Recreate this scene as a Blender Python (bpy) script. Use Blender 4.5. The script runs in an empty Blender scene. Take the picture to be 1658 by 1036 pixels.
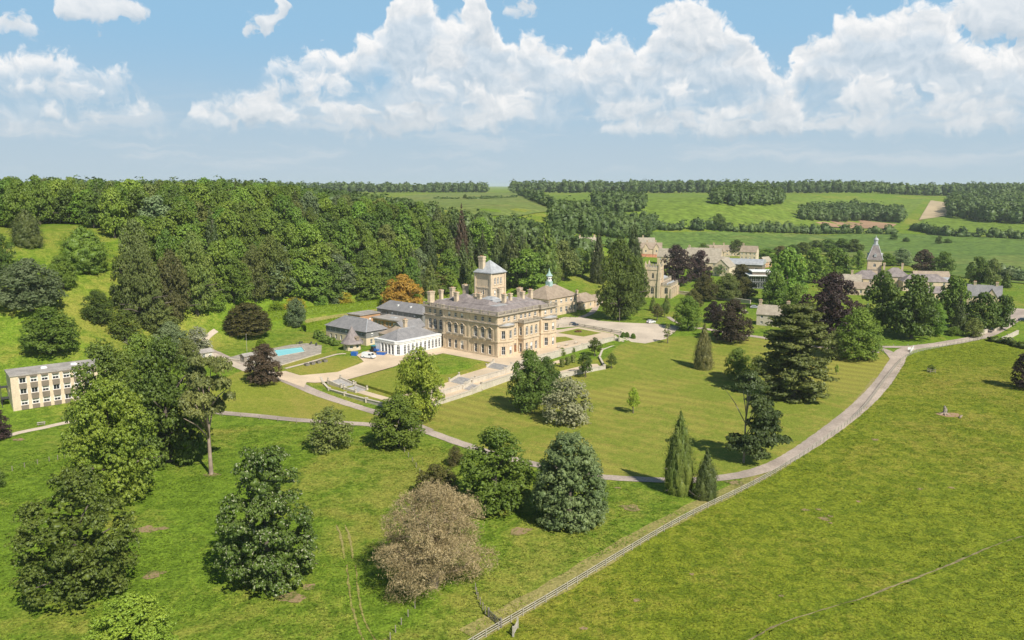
import bpy, bmesh, math, random
import numpy as np
from mathutils import Vector, Matrix, Euler
from mathutils.geometry import delaunay_2d_cdt

SC = bpy.context.scene
COL = SC.collection
R = math.radians

# ------------------------------------------------------------------ camera
F_PX, CX, CY, CAM_H = 1290.0, 829.0, 518.0, 60.0     # photograph is 1658 x 1036
PITCH = math.atan(218.0 / F_PX)
cam_d = bpy.data.cameras.new('camera')
cam_d.sensor_width = 36.0
cam_d.sensor_fit = 'HORIZONTAL'
cam_d.lens = F_PX / 1658.0 * 36.0
cam_d.clip_start = 1.0
cam_d.clip_end = 60000.0
cam = bpy.data.objects.new('camera', cam_d)
COL.objects.link(cam)
cam.location = (0, 0, CAM_H)
cam.rotation_euler = (math.pi / 2 - PITCH, 0, 0)
SC.camera = cam

# ------------------------------------------------------------------ view
SC.view_settings.view_transform = 'Standard'
SC.view_settings.look = 'None'
SC.view_settings.gamma = 1.0
SC.view_settings.exposure = 0.20
SC.view_settings.use_curve_mapping = False
SC.render.engine = 'CYCLES'
SC.cycles.max_bounces = 6
SC.cycles.diffuse_bounces = 3
SC.cycles.glossy_bounces = 2
SC.cycles.transmission_bounces = 3
SC.cycles.transparent_max_bounces = 6
SC.cycles.volume_bounces = 1
SC.cycles.use_denoising = True

# ------------------------------------------------------------------ sun
SUN_EL, SUN_H = R(45), (0.56, -0.83)
SUN_AZ = math.atan2(SUN_H[0], SUN_H[1])
sun_d = bpy.data.lights.new('sun', 'SUN')
sun_d.energy = 5.0
sun_d.angle = R(0.53)
sun_d.color = (1.0, 0.94, 0.84)
sun = bpy.data.objects.new('sun', sun_d)
COL.objects.link(sun)
to_sun = Vector((math.sin(SUN_AZ) * math.cos(SUN_EL), math.cos(SUN_AZ) * math.cos(SUN_EL), math.sin(SUN_EL)))
sun.rotation_euler = to_sun.to_track_quat('Z', 'Y').to_euler()
sun.location = to_sun * 500

# ------------------------------------------------------------------ sky with cumulus
world = bpy.data.worlds.new('World')
SC.world = world
world.use_nodes = True
WT = world.node_tree
WT.nodes.clear()


class NB:
    """tiny node builder"""
    def __init__(s, tree): s.t = tree
    def n(s, typ, **kw):
        nd = s.t.nodes.new(typ)
        for k, v in kw.items(): setattr(nd, k, v)
        return nd
    def link(s, a, b): s.t.links.new(a, b)
    def put(s, sock, v):
        if isinstance(v, bpy.types.NodeSocket): s.link(v, sock)
        elif v is not None: sock.default_value = v
    def math(s, op, a, b=None, c=None, clamp=False):
        nd = s.n('ShaderNodeMath', operation=op, use_clamp=clamp)
        for i, v in enumerate((a, b, c)): s.put(nd.inputs[i], v) if v is not None else None
        return nd.outputs[0]
    def vmath(s, op, a, b=None, c=None, out=0):
        nd = s.n('ShaderNodeVectorMath', operation=op)
        for i, v in enumerate((a, b, c)): s.put(nd.inputs[i], v) if v is not None else None
        return nd.outputs[out]
    def ramp(s, v, a, b, lo=0.0, hi=1.0, smooth=True):
        nd = s.n('ShaderNodeMapRange', interpolation_type='SMOOTHSTEP' if smooth else 'LINEAR')
        s.put(nd.inputs[0], v)
        for i, q in zip((1, 2, 3, 4), (a, b, lo, hi)): s.put(nd.inputs[i], q)
        return nd.outputs[0]
    def mix(s, f, a, b, typ='MIX'):
        nd = s.n('ShaderNodeMix', data_type='RGBA', blend_type=typ)
        s.put(nd.inputs[0], f); s.put(nd.inputs[6], a); s.put(nd.inputs[7], b)
        return nd.outputs[2]
    def noise(s, vec, scale, detail=2.0, rough=0.5, dist=0.0, dim='3D', out=0):
        nd = s.n('ShaderNodeTexNoise', noise_dimensions=dim)
        if vec is not None: s.link(vec, nd.inputs['Vector'])
        nd.inputs['Scale'].default_value = scale
        nd.inputs['Detail'].default_value = detail
        nd.inputs['Roughness'].default_value = rough
        nd.inputs['Distortion'].default_value = dist
        return nd.outputs[out]
    def comb(s, x, y, z=0.0):
        nd = s.n('ShaderNodeCombineXYZ')
        for i, v in enumerate((x, y, z)): s.put(nd.inputs[i], v)
        return nd.outputs[0]
    def sep(s, v):
        nd = s.n('ShaderNodeSeparateXYZ'); s.link(v, nd.inputs[0]); return nd.outputs


def px_dir(px, py):
    a, b = (px - CX) / F_PX, (CY - py) / F_PX
    c, s = math.cos(PITCH), math.sin(PITCH)
    v = Vector((a, c + b * s, -s + b * c))
    return v.normalized()


def px_azel(px, py):
    d = px_dir(px, py)
    return math.degrees(math.atan2(d.x, d.y)), math.degrees(math.asin(d.z))


# cumulus banks: skyline of each bank as (photograph x, top y, base y); far bank first
BANKS = [
    dict(edge=1.3, con=0.8, pts=[(0, 150, 222), (50, 150, 222), (100, 168, 224), (150, 172, 224), (190, 158, 224), (230, 148, 224), (262, 168, 224), (280, 196, 224), (296, 205, 226),
        (312, 158, 226), (360, 148, 226), (400, 140, 226), (436, 116, 226), (452, 150, 226), (480, 142, 226), (520, 134, 226), (560, 150, 226), (620, 122, 226),
        (660, 122, 226), (700, 140, 226), (750, 160, 226), (850, 140, 226), (900, 152, 226), (920, 190, 226), (945, 205, 226), (1000, 180, 226), (1100, 172, 226),
        (1280, 130, 226), (1320, 168, 226), (1500, 160, 226), (1658, 158, 226)]),
    dict(edge=0.75, con=0.9, pts=[(0, 88, 146), (60, 78, 150), (100, 84, 152), (150, 104, 158), (215, 118, 158), (240, 128, 150), (255, 168, 146), (300, 190, 130), (420, 180, 120),
        (436, 100, 128), (480, 82, 136), (520, 74, 142), (555, 84, 146), (580, 66, 146), (606, 42, 140), (622, 30, 150), (636, -25, 178), (680, -30, 186), (700, 8, 190),
        (728, 26, 192), (752, -2, 194), (775, -25, 196), (796, 14, 196), (815, 44, 196), (834, 64, 196), (854, 44, 196), (900, 76, 196), (945, 86, 194),
        (975, 56, 192), (1010, 60, 190), (1040, 66, 190), (1056, 30, 190), (1080, 2, 190), (1112, -12, 190), (1150, 4, 188), (1190, 30, 186), (1230, 84, 186),
        (1262, 104, 186), (1282, 116, 180), (1294, 62, 178), (1340, 46, 180), (1380, 12, 182), (1420, 22, 184), (1470, 0, 184), (1530, 10, 184), (1562, 44, 186),
        (1600, 66, 186), (1658, 62, 186)]),
    dict(edge=0.9, con=0.8, pts=[(0, 128, 160), (60, 118, 164), (110, 112, 166), (150, 140, 168), (190, 175, 160), (300, 190, 150), (430, 170, 150), (450, 128, 160), (500, 112, 166), (540, 104, 168), (575, 128, 168), (610, 150, 170), (640, 150, 205), (668, 122, 206), (700, 112, 208), (730, 140, 208), (765, 128, 208), (800, 146, 210), (850, 142, 210), (890, 136, 210),
        (918, 176, 205), (945, 176, 200), (975, 140, 204), (1010, 122, 204), (1050, 140, 204), (1090, 118, 204), (1130, 142, 204), (1165, 162, 202), (1200, 146, 200), (1245, 120, 200), (1275, 130, 200), (1300, 172, 198),
        (1330, 168, 198), (1360, 136, 200), (1410, 108, 200), (1450, 132, 200), (1490, 144, 200), (1540, 112, 202), (1580, 120, 202), (1615, 140, 202), (1658, 110, 202)]),
    dict(edge=0.6, con=0.6, pts=[(0, 22, 66), (40, 30, 66), (66, 58, 60), (78, 60, 20), (92, 0, 32), (120, -20, 40), (190, -20, 40), (228, 6, 34), (246, 40, 10), (300, 60, 0), (376, 60, 30),
        (390, 26, 62), (420, 18, 64), (440, 16, 62), (452, -14, 40), (464, -6, 24), (476, 40, 0), (700, 60, -20), (812, 50, 0), (828, 0, 26), (850, -6, 30), (864, 6, 26), (878, 40, 0), (1200, 60, -20), (1500, 50, 0),
        (1540, 4, 44), (1580, -20, 70), (1620, -30, 78), (1658, -34, 82)]),
]


def build_sky():
    b = NB(WT)
    tc = b.n('ShaderNodeTexCoord')
    d = b.sep(tc.outputs['Generated'])
    az = b.math('MULTIPLY', b.math('ARCTAN2', d[0], d[1]), 180 / math.pi)
    el = b.math('MULTIPLY', b.math('ARCSINE', d[2]), 180 / math.pi)
    P = b.comb(az, el, 0.0)
    # domain warp so the heaps lean and billow
    w1 = b.vmath('SUBTRACT', b.noise(P, 0.42, 3.0, 0.55, dim='2D', out=1), (0.5, 0.5, 0.5))
    P1 = b.vmath('MULTIPLY_ADD', w1, (2.2, 1.2, 0.0), P)

    def billow(pv):
        vo = b.n('ShaderNodeTexVoronoi', voronoi_dimensions='2D', feature='F1')
        b.link(pv, vo.inputs['Vector']); vo.inputs['Scale'].default_value = 1.1
        n3 = b.noise(pv, 0.9, 8.0, 0.60, dim='2D')
        v = b.math('MULTIPLY_ADD', vo.outputs[0], -0.55, 0.26)
        return b.math('MULTIPLY_ADD', n3, 2.3, b.math('SUBTRACT', v, 1.15))
    B0 = billow(P1)

    def lump(pv):
        return b.math('ADD', b.noise(pv, 0.45, 2.0, 0.5, dim='2D'), b.math('MULTIPLY', b.noise(pv, 1.5, 4.0, 0.6, dim='2D'), 0.5))
    relief = b.math('SUBTRACT', lump(P1), lump(b.vmath('ADD', P1, (0.22, 0.42, 0.0))))
    s1 = b.sep(P1)
    u = b.math('MULTIPLY_ADD', s1[0], 1 / 66.0, 0.5)          # azimuth -33..33 degrees -> 0..1
    u = b.math('PINGPONG', u, 1.0)                            # the banks go on round the horizon

    sky = b.n('ShaderNodeTexSky', sky_type='NISHITA')
    sky.sun_disc = False
    sky.sun_elevation = SUN_EL
    sky.sun_rotation = SUN_AZ
    sky.altitude = 150
    sky.air_density = 1.0
    sky.dust_density = 0.6
    sky.ozone_density = 2.0
    nd = b.n('ShaderNodeVectorMath', operation='SCALE'); b.link(sky.outputs[0], nd.inputs[0])
    nd.inputs['Scale'].default_value = SKY_STRENGTH
    hs = b.n('ShaderNodeHueSaturation'); hs.inputs['Saturation'].default_value = 1.12; hs.inputs['Hue'].default_value = 0.485
    b.link(nd.outputs[0], hs.inputs['Color'])
    col = hs.outputs[0]
    air = (0.435, 0.535, 0.61, 1)
    blue = (0.27, 0.47, 0.66, 1)
    low = b.mix(b.ramp(el, 0.0, 11.0, 0.0, 1.0), air, blue)        # damp summer air thins out upwards
    col = b.mix(b.ramp(el, 10.0, 32.0, 1.0, 0.0), col, low)

    wob = b.math('SUBTRACT', b.noise(b.vmath('MULTIPLY', P, (0.16, 0.4, 0.0)), 1.0, 2.0, 0.5, dim='2D'), 0.5)
    gaps = b.noise(b.vmath('MULTIPLY', P1, (0.2, 0.42, 0.0)), 1.0, 3.0, 0.55, dim='2D')
    for k, bk in enumerate(BANKS):
        tops, bases = [], []
        for (x, t, bs) in bk['pts']:
            a_, e_ = px_azel(x, t); _, e2 = px_azel(x, bs)
            tops.append((a_ / 66 + 0.5, e_ / 20)); bases.append((a_ / 66 + 0.5, e2 / 20))
        outs = []
        for pts in (tops, bases):
            fc = b.n('ShaderNodeFloatCurve')
            cm = fc.mapping; cv = cm.curves[0]
            cm.clip_min_x, cm.clip_max_x, cm.clip_min_y, cm.clip_max_y = 0, 1, 0, 1
            cm.use_clip = False
            cv.points[0].location = pts[0]; cv.points[1].location = pts[-1]
            for p_ in pts[1:-1]: cv.points.new(*p_)
            cm.update()
            b.link(u, fc.inputs['Value'])
            outs.append(b.math('MULTIPLY', fc.outputs[0], 20.0))
        top, base = outs
        dt = b.math('SUBTRACT', top, s1[1])                    # degrees below the skyline
        db = b.math('SUBTRACT', b.math('MULTIPLY_ADD', wob, 1.6, b.math('MULTIPLY_ADD', B0, 0.6, s1[1])), base)                   # degrees above the base
        D = b.math('SMOOTH_MIN', dt, b.math('MULTIPLY', db, 1.5), 0.5)
        D = b.math('ADD', D, b.math('MULTIPLY', B0, 1.0))
        alpha = b.ramp(D, -0.05, bk['edge'])
        alpha = b.math('MULTIPLY', alpha, (0.95, 0.93, 0.8, 0.85)[k])
        if k == 0: alpha = b.math('MULTIPLY', alpha, b.ramp(gaps, 0.40, 0.54, 0.3, 1.0))
        if k == 2: alpha = b.math('MULTIPLY', alpha, b.ramp(gaps, 0.36, 0.52, 0.1, 1.0))
        if k == 1: alpha = b.math('MULTIPLY', alpha, b.ramp(b.math('MULTIPLY_ADD', dt, -0.10, gaps), 0.12, 0.36, 0.74, 1.0))
        alpha = b.math('MULTIPLY', alpha, b.ramp(el, 1.2, 3.2, 0.0, 1.0))
        alpha = b.math('MULTIPLY', alpha, b.ramp(db, -0.2, (1.3, 2.6, 1.8, 0.8)[k], (0.1, 0.1, 0.2, 0.3)[k], 1.0))   # bases dissolve into the haze
        # towards the sun: crowns bright, hollows and bases grey
        lit = b.math('MULTIPLY_ADD', relief, 1.35, 0.66)
        lit = b.math('ADD', lit, b.ramp(dt, -0.3, 2.8, 0.40, -0.34, False))
        lit = b.math('ADD', lit, b.ramp(db, 0.0, 1.8, -0.34, 0.04))
        if k == 3: lit = b.math('SUBTRACT', lit, 0.12)
        lit = b.math('MULTIPLY_ADD', b.math('SUBTRACT', lit, 0.6), bk['con'], 0.6, clamp=True)
        shade = b.mix(lit, (0.46, 0.53, 0.595, 1), (0.88, 0.865, 0.85, 1))
        shade = b.mix(b.ramp(el, 1.5, 8.0, 0.4, 0.0), shade, air)
        col = b.mix(alpha, col, shade)
    veil = b.noise(b.vmath('MULTIPLY', P1, (0.09, 0.85, 0.0)), 1.0, 4.0, 0.6, dim='2D')
    veil = b.math('MULTIPLY', b.ramp(veil, 0.45, 0.75), b.math('MULTIPLY', b.ramp(el, 0.3, 2.0), b.ramp(el, 4.0, 7.0, 0.5, 0.0)))
    col = b.mix(veil, col, (0.60, 0.64, 0.675, 1))
    bg = b.n('ShaderNodeBackground')
    b.link(col, bg.inputs[0]); bg.inputs[1].default_value = 1.0
    out = b.n('ShaderNodeOutputWorld'); b.link(bg.outputs[0], out.inputs[0])
    world.cycles.sampling_method = 'MANUAL'
    world.cycles.sample_map_resolution = 256


SKY_STRENGTH = 0.06
HAZE = 0.00007
build_sky()

# ------------------------------------------------------------------ helpers
def link(o, parent=None):
    COL.objects.link(o)
    if parent is not None: o.parent = parent
    return o


def tag(o, label=None, cat=None, group=None, kind=None):
    if label: o['label'] = label
    if cat: o['category'] = cat
    if group: o['group'] = group
    if kind: o['kind'] = kind
    return o


def thing(name, label, cat, loc=(0, 0, 0), rz=0.0, group=None):
    o = bpy.data.objects.new(name, None)
    o.empty_display_size = 0.5
    o.location = loc; o.rotation_euler = (0, 0, rz)
    link(o)
    return tag(o, label, cat, group)


class MB:
    """collects boxes, prisms, tubes ... and builds ONE mesh object"""
    def __init__(s): s.v, s.f = [], []
    def add(s, vs, fs):
        o = len(s.v); s.v += [tuple(v) for v in vs]; s.f += [tuple(i + o for i in q) for q in fs]; return s
    def box(s, x0, x1, y0, y1, z0, z1):
        return s.add([(x0, y0, z0), (x1, y0, z0), (x1, y1, z0), (x0, y1, z0), (x0, y0, z1), (x1, y0, z1), (x1, y1, z1), (x0, y1, z1)],
                     [(0, 3, 2, 1), (4, 5, 6, 7), (0, 1, 5, 4), (1, 2, 6, 5), (2, 3, 7, 6), (3, 0, 4, 7)])
    def prism(s, poly, z0, z1, caps=True):
        n = len(poly)
        if sum(poly[i][0] * poly[(i + 1) % n][1] - poly[(i + 1) % n][0] * poly[i][1] for i in range(n)) < 0: poly = poly[::-1]
        vs = [(x, y, z0) for x, y in poly] + [(x, y, z1) for x, y in poly]
        fs = [(i, (i + 1) % n, (i + 1) % n + n, i + n) for i in range(n)]
        if caps: fs += [tuple(range(n - 1, -1, -1)), tuple(range(n, 2 * n))]
        return s.add(vs, fs)
    def frustum(s, x0, x1, y0, y1, z0, X0, X1, Y0, Y1, z1):
        return s.add([(x0, y0, z0), (x1, y0, z0), (x1, y1, z0), (x0, y1, z0), (X0, Y0, z1), (X1, Y0, z1), (X1, Y1, z1), (X0, Y1, z1)],
                     [(0, 3, 2, 1), (4, 5, 6, 7), (0, 1, 5, 4), (1, 2, 6, 5), (2, 3, 7, 6), (3, 0, 4, 7)])
    def hip(s, x0, x1, y0, y1, z0, h, e=0.0, axis='x', inset=None, gable=False, lip=0.18):
        """hipped (or gabled) roof with ridge along axis over the rectangle, eaves overhang e"""
        x0 -= e; x1 += e; y0 -= e; y1 += e
        if axis == 'x':
            i = 0 if gable else ((y1 - y0) / 2 if inset is None else inset); my = (y0 + y1) / 2
            r0, r1 = (x0 + i, my, z0 + h), (x1 - i, my, z0 + h)
            vs = [(x0, y0, z0), (x1, y0, z0), (x1, y1, z0), (x0, y1, z0), r0, r1]
            fs = [(0, 1, 5, 4), (1, 2, 5), (2, 3, 4, 5), (3, 0, 4)]
        else:
            i = 0 if gable else ((x1 - x0) / 2 if inset is None else inset); mx = (x0 + x1) / 2
            r0, r1 = (mx, y0 + i, z0 + h), (mx, y1 - i, z0 + h)
            vs = [(x0, y0, z0), (x1, y0, z0), (x1, y1, z0), (x0, y1, z0), r0, r1]
            fs = [(0, 1, 4), (1, 2, 5, 4), (2, 3, 5), (3, 0, 4, 5)]
        s.add(vs, fs + [(3, 2, 1, 0)])
        return s
    def tube(s, pts, rads, n=6, cap=True):
        rings = []
        up = Vector((0, 0, 1))
        base = len(s.v)
        for k, p in enumerate(pts):
            p = Vector(p)
            a = Vector(pts[max(k - 1, 0)]); c = Vector(pts[min(k + 1, len(pts) - 1)])
            t = (c - a)
            t = t.normalized() if t.length > 1e-9 else Vector((0, 0, 1))
            x = t.cross(up)
            x = x.normalized() if x.length > 1e-3 else Vector((1, 0, 0))
            y = t.cross(x)
            r = rads[k] if hasattr(rads, '__len__') else rads
            for j in range(n):
                q = 2 * math.pi * j / n
                s.v.append(tuple(p + (x * math.cos(q) + y * math.sin(q)) * r))
        m = len(pts)
        for k in range(m - 1):
            for j in range(n):
                j2 = (j + 1) % n
                s.f.append((base + k * n + j, base + (k + 1) * n + j, base + (k + 1) * n + j2, base + k * n + j2))
        if cap:
            s.f.append(tuple(base + j for j in range(n)))
            s.f.append(tuple(base + (m - 1) * n + j for j in range(n - 1, -1, -1)))
        return s
    def lathe(s, prof, n=16, c=(0, 0), a0=0.0, sx=1.0, sy=1.0):
        base = len(s.v)
        for (r, z) in prof:
            for j in range(n):
                q = 2 * math.pi * j / n + a0
                s.v.append((c[0] + r * sx * math.cos(q), c[1] + r * sy * math.sin(q), z))
        m = len(prof)
        for k in range(m - 1):
            for j in range(n):
                j2 = (j + 1) % n
                s.f.append((base + k * n + j, base + k * n + j2, base + (k + 1) * n + j2, base + (k + 1) * n + j))
        s.f.append(tuple(base + j for j in range(n - 1, -1, -1)))
        s.f.append(tuple(base + (m - 1) * n + j for j in range(n)))
        return s
    def xf(s, m, start=0):
        for i in range(start, len(s.v)): s.v[i] = tuple(m @ Vector(s.v[i]))
        return s
    def mesh(s, name):
        me = bpy.data.meshes.new(name)
        me.from_pydata(s.v, [], s.f); me.validate(); me.update()
        return me
    def build(s, name, mat, parent=None, smooth=False, loc=None, rz=None, kind=None):
        me = s.mesh(name)
        if mat: me.materials.append(mat)
        if smooth: me.shade_smooth()
        o = bpy.data.objects.new(name, me)
        if loc is not None: o.location = loc
        if rz is not None: o.rotation_euler = (0, 0, rz)
        link(o, parent)
        if kind: o['kind'] = kind
        return o


def inst(name, me, parent=None, loc=(0, 0, 0), rz=0.0, scale=None, rot=None):
    o = bpy.data.objects.new(name, me)
    o.location = loc
    o.rotation_euler = rot if rot is not None else (0, 0, rz)
    if scale is not None: o.scale = scale
    return link(o, parent)


# ------------------------------------------------------------------ materials
MATS = {}


def new_mat(name):
    m = bpy.data.materials.new(name); m.use_nodes = True
    m.node_tree.nodes.clear()
    MATS[name] = m
    return m, NB(m.node_tree)


def finish(b, color, rough=0.8, bump=None, bump_d=0.05, bump_s=0.5, spec=0.3, metal=0.0, extra=None):
    p = b.n('ShaderNodeBsdfPrincipled')
    b.put(p.inputs['Base Color'], color)
    b.put(p.inputs['Roughness'], rough)
    b.put(p.inputs['Specular IOR Level'], spec)
    b.put(p.inputs['Metallic'], metal)
    if bump is not None:
        bn = b.n('ShaderNodeBump'); b.link(bump, bn.inputs['Height'])
        bn.inputs['Distance'].default_value = bump_d; bn.inputs['Strength'].default_value = bump_s
        b.link(bn.outputs[0], p.inputs['Normal'])
    o = b.n('ShaderNodeOutputMaterial')
    b.link(p.outputs[0], o.inputs[0])
    return p


def c4(c): return (c[0], c[1], c[2], 1.0)


def coords(b, kind='Object'):
    return b.n('ShaderNodeTexCoord').outputs[kind]


def mat_plain(name, col, var=0.12, scale=0.6, rough=0.8, detail=4.0, fine=None, spec=0.3, metal=0.0, tint=None, bump=0.0):
    """one colour broken up by two sizes of noise"""
    m, b = new_mat(name)
    co = coords(b)
    n1 = b.noise(co, scale, detail, 0.55)
    n2 = b.noise(co, (fine or scale * 7), 2.0, 0.5)
    lo = tuple(c * (1 - var * 1.6) for c in col); hi = tuple(min(1, c * (1 + var * 1.6)) for c in col)
    if tint: hi = tint
    c = b.mix(b.ramp(n1, 0.3, 0.7), c4(lo), c4(hi))
    d = b.mix(b.ramp(n2, 0.3, 0.7), (1 - var, 1 - var, 1 - var, 1), (1 + var, 1 + var, 1 + var, 1))
    c = b.mix(1.0, c, d, 'MULTIPLY')
    finish(b, c, rough, n2 if bump else None, bump, 0.6, spec, metal)
    return m


def mat_grass(name, fresh, dry, dark, stripe=None, coarse=1.0, drymix=(0.48, 0.66), bump=0.3, tuft=1.0, soil=0.0):
    m, b = new_mat(name)
    co = coords(b)
    big = b.noise(co, 0.012 * coarse, 4.0, 0.55, 0.6)
    mid = b.noise(co, 0.06 * coarse, 5.0, 0.6, 0.8)
    sm = b.noise(co, 0.42 * tuft, 6.0, 0.72, 0.5)
    fine = b.noise(co, 2.2 * tuft, 4.0, 0.7)
    dk = b.mix(b.ramp(sm, 0.40, 0.58), c4(dark), c4(fresh))
    mm = b.math('MULTIPLY_ADD', big, 0.62, b.math('MULTIPLY_ADD', mid, 0.5, b.math('MULTIPLY', sm, 0.45)))
    c = b.mix(b.math('MULTIPLY', b.ramp(mm, drymix[0] + 0.27, drymix[1] + 0.27), 0.85), dk, c4(dry))
    if stripe:
        ang, wid, amt = stripe
        s = b.sep(co)
        t = b.math('ADD', b.math('MULTIPLY', s[0], math.cos(ang) / wid * math.pi), b.math('MULTIPLY', s[1], math.sin(ang) / wid * math.pi))
        t = b.math('ADD', t, b.math('MULTIPLY', mid, 3.5))
        st = b.ramp(b.math('SINE', t), -0.8, 0.8)
        amtn = b.math('MULTIPLY', b.ramp(b.math('MULTIPLY_ADD', mid, 0.6, b.math('MULTIPLY', big, 0.6)), 0.42, 0.75), amt)
        c = b.mix(b.math('MULTIPLY', st, amtn), c, c4(tuple(q * 1.30 for q in fresh[:2]) + (fresh[2] * 1.25,)))
        c = b.mix(b.math('MULTIPLY', b.math('SUBTRACT', 1.0, st), amtn), c, c4(tuple(q * 0.74 for q in fresh)))
    f = b.mix(b.ramp(fine, 0.34, 0.66), (0.66, 0.68, 0.62, 1), (1.34, 1.32, 1.36, 1))
    c = b.mix(1.0, c, f, 'MULTIPLY')
    if soil: c = b.mix(b.ramp(b.math('MULTIPLY_ADD', fine, 0.5, b.math('MULTIPLY', sm, 0.5)), 0.5 - soil, 0.6 - soil), c, (0.33, 0.225, 0.135, 1))
    finish(b, c, 0.9, b.math('MULTIPLY_ADD', fine, 0.45, sm), bump, 0.9, 0.1)
    return m

# ------------------------------------------------------------------ terrain
def sst(t, a, b):
    t = np.clip((t - a) / (b - a), 0, 1); return t * t * (3 - 2 * t)


def terrain(x, y):
    x = np.asarray(x, float); y = np.asarray(y, float)
    # wooded hill rising to the left and behind the house
    q = -0.9 * x + 0.6 * (y - 330)
    a = sst(q, 22, 190) * (1 - sst(x, -10, 170) * (1 - sst(y, 700, 1100))) * sst(y, 130, 300)
    # opposite side of the valley
    d = y + 0.06 * x
    f = np.interp(d, [0, 800, 880, 960, 1250, 1500, 1720, 2100, 3000, 60000], [0, 0, 2, 6.5, 18.5, 28.5, 38, 42, 44, 44]) / 45.0
    # soften the kinks of the profile
    f2 = (np.interp(d - 60, [0, 800, 880, 960, 1250, 1500, 1720, 2100, 3000, 60000], [0, 0, 2, 6.5, 18.5, 28.5, 38, 42, 44, 44]) +
          np.interp(d + 60, [0, 800, 880, 960, 1250, 1500, 1720, 2100, 3000, 60000], [0, 0, 2, 6.5, 18.5, 28.5, 38, 42, 44, 44])) / 90.0
    f = (f + f2) / 2
    h = 44.0 * (1 - (1 - a * 0.97) * (1 - f))
    # ground below the terraces and towards the camera lies lower than the house
    t = y - 0.55 * np.abs(x + 5)
    h = h - 3.2 * (1 - sst(y - 0.25 * x, 225, 330)) * (1 - sst(-x, 60, 130) * sst(y, 200, 280))
    # roll of the parkland
    roll =  0.5 * np.sin(x * 0.021 + 1.3) * np.sin(y * 0.017 + 0.4) + 0.22 * np.sin(x * 0.06 + y * 0.045)
    h = h + roll
    # the house, its yards and the car park stand on levelled ground
    lx = (x + 4.98) * 0.6451 + (y - 275.24) * 0.7641; ly = -(x + 4.98) * 0.7641 + (y - 275.24) * 0.6451
    ex = np.where(lx > 46, lx - 116, (-24 - lx) * 0.6); ey = np.where(ly > 48, (ly - 93) * 0.16, -ly)
    dd = np.hypot(np.maximum(ex, 0), np.maximum(ey, 0))
    w = 1 - sst(dd, 0, 9)
    h = h * (1 - w) - 0.10 * w
    # platform of the swimming pool
    dd = np.hypot(np.maximum(np.abs(lx + 47) - 20, 0), np.maximum(np.abs(ly - 68) - 16, 0))
    w = 1 - sst(dd, 0, 40)
    return h * (1 - w) + 0.2 * w


def tz(x, y): return float(terrain(x, y))


def ground(px, py, lift=0.0):
    """photograph pixel -> point where its ray meets the terrain"""
    d = px_dir(px, py)
    t = np.linspace(60, 2600, 900)
    z = CAM_H + d.z * t
    g = terrain(d.x * t, d.y * t) + lift
    k = np.argmax(z < g)
    if not (z < g).any(): k = len(t) - 1
    lo, hi = t[max(k - 1, 0)], t[k]
    for _ in range(24):
        m = (lo + hi) / 2
        if CAM_H + d.z * m < tz(d.x * m, d.y * m) + lift: hi = m
        else: lo = m
    m = (lo + hi) / 2
    return Vector((d.x * m, d.y * m, CAM_H + d.z * m))


def plane(px, py, z=0.0):
    """photograph pixel -> point on the level plane at height z"""
    d = px_dir(px, py)
    t = (z - CAM_H) / d.z
    return Vector((d.x * t, d.y * t, z))


def depth_of(p):
    return p[1] * math.cos(PITCH) + (CAM_H - p[2]) * math.sin(PITCH)


def grid_sheet(name, xs, ys, mat):
    X, Y = np.meshgrid(xs, ys)
    Z = terrain(X, Y)
    v = np.stack([X.ravel(), Y.ravel(), Z.ravel()], 1)
    nx, ny = len(xs), len(ys)
    i = np.arange(nx * ny).reshape(ny, nx)
    f = np.stack([i[:-1, :-1].ravel(), i[:-1, 1:].ravel(), i[1:, 1:].ravel(), i[1:, :-1].ravel()], 1)
    me = bpy.data.meshes.new(name)
    me.from_pydata(v.tolist(), [], f.tolist())
    me.shade_smooth(); me.materials.append(mat)
    return link(bpy.data.objects.new(name, me))


def smooth_line(pts, step):
    """Catmull-Rom through xy points, resampled at about step metres"""
    P = [np.array(p[:2], float) for p in pts]
    P = [2 * P[0] - P[1]] + P + [2 * P[-1] - P[-2]]
    out = []
    for i in range(1, len(P) - 2):
        a, b_, c, d = P[i - 1], P[i], P[i + 1], P[i + 2]
        n = max(2, int(np.linalg.norm(c - b_) / step))
        for k in range(n):
            t = k / n
            out.append(0.5 * ((2 * b_) + (c - a) * t + (2 * a - 5 * b_ + 4 * c - d) * t * t + (3 * b_ - a - 3 * c + d) * t ** 3))
    out.append(P[-2])
    return np.array(out)


def in_poly(x, y, poly):
    c = False; n = len(poly)
    for i in range(n):
        x0, y0 = poly[i]; x1, y1 = poly[(i + 1) % n]
        if (y0 > y) != (y1 > y) and x < (x1 - x0) * (y - y0) / (y1 - y0) + x0: c = not c
    return c


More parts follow.
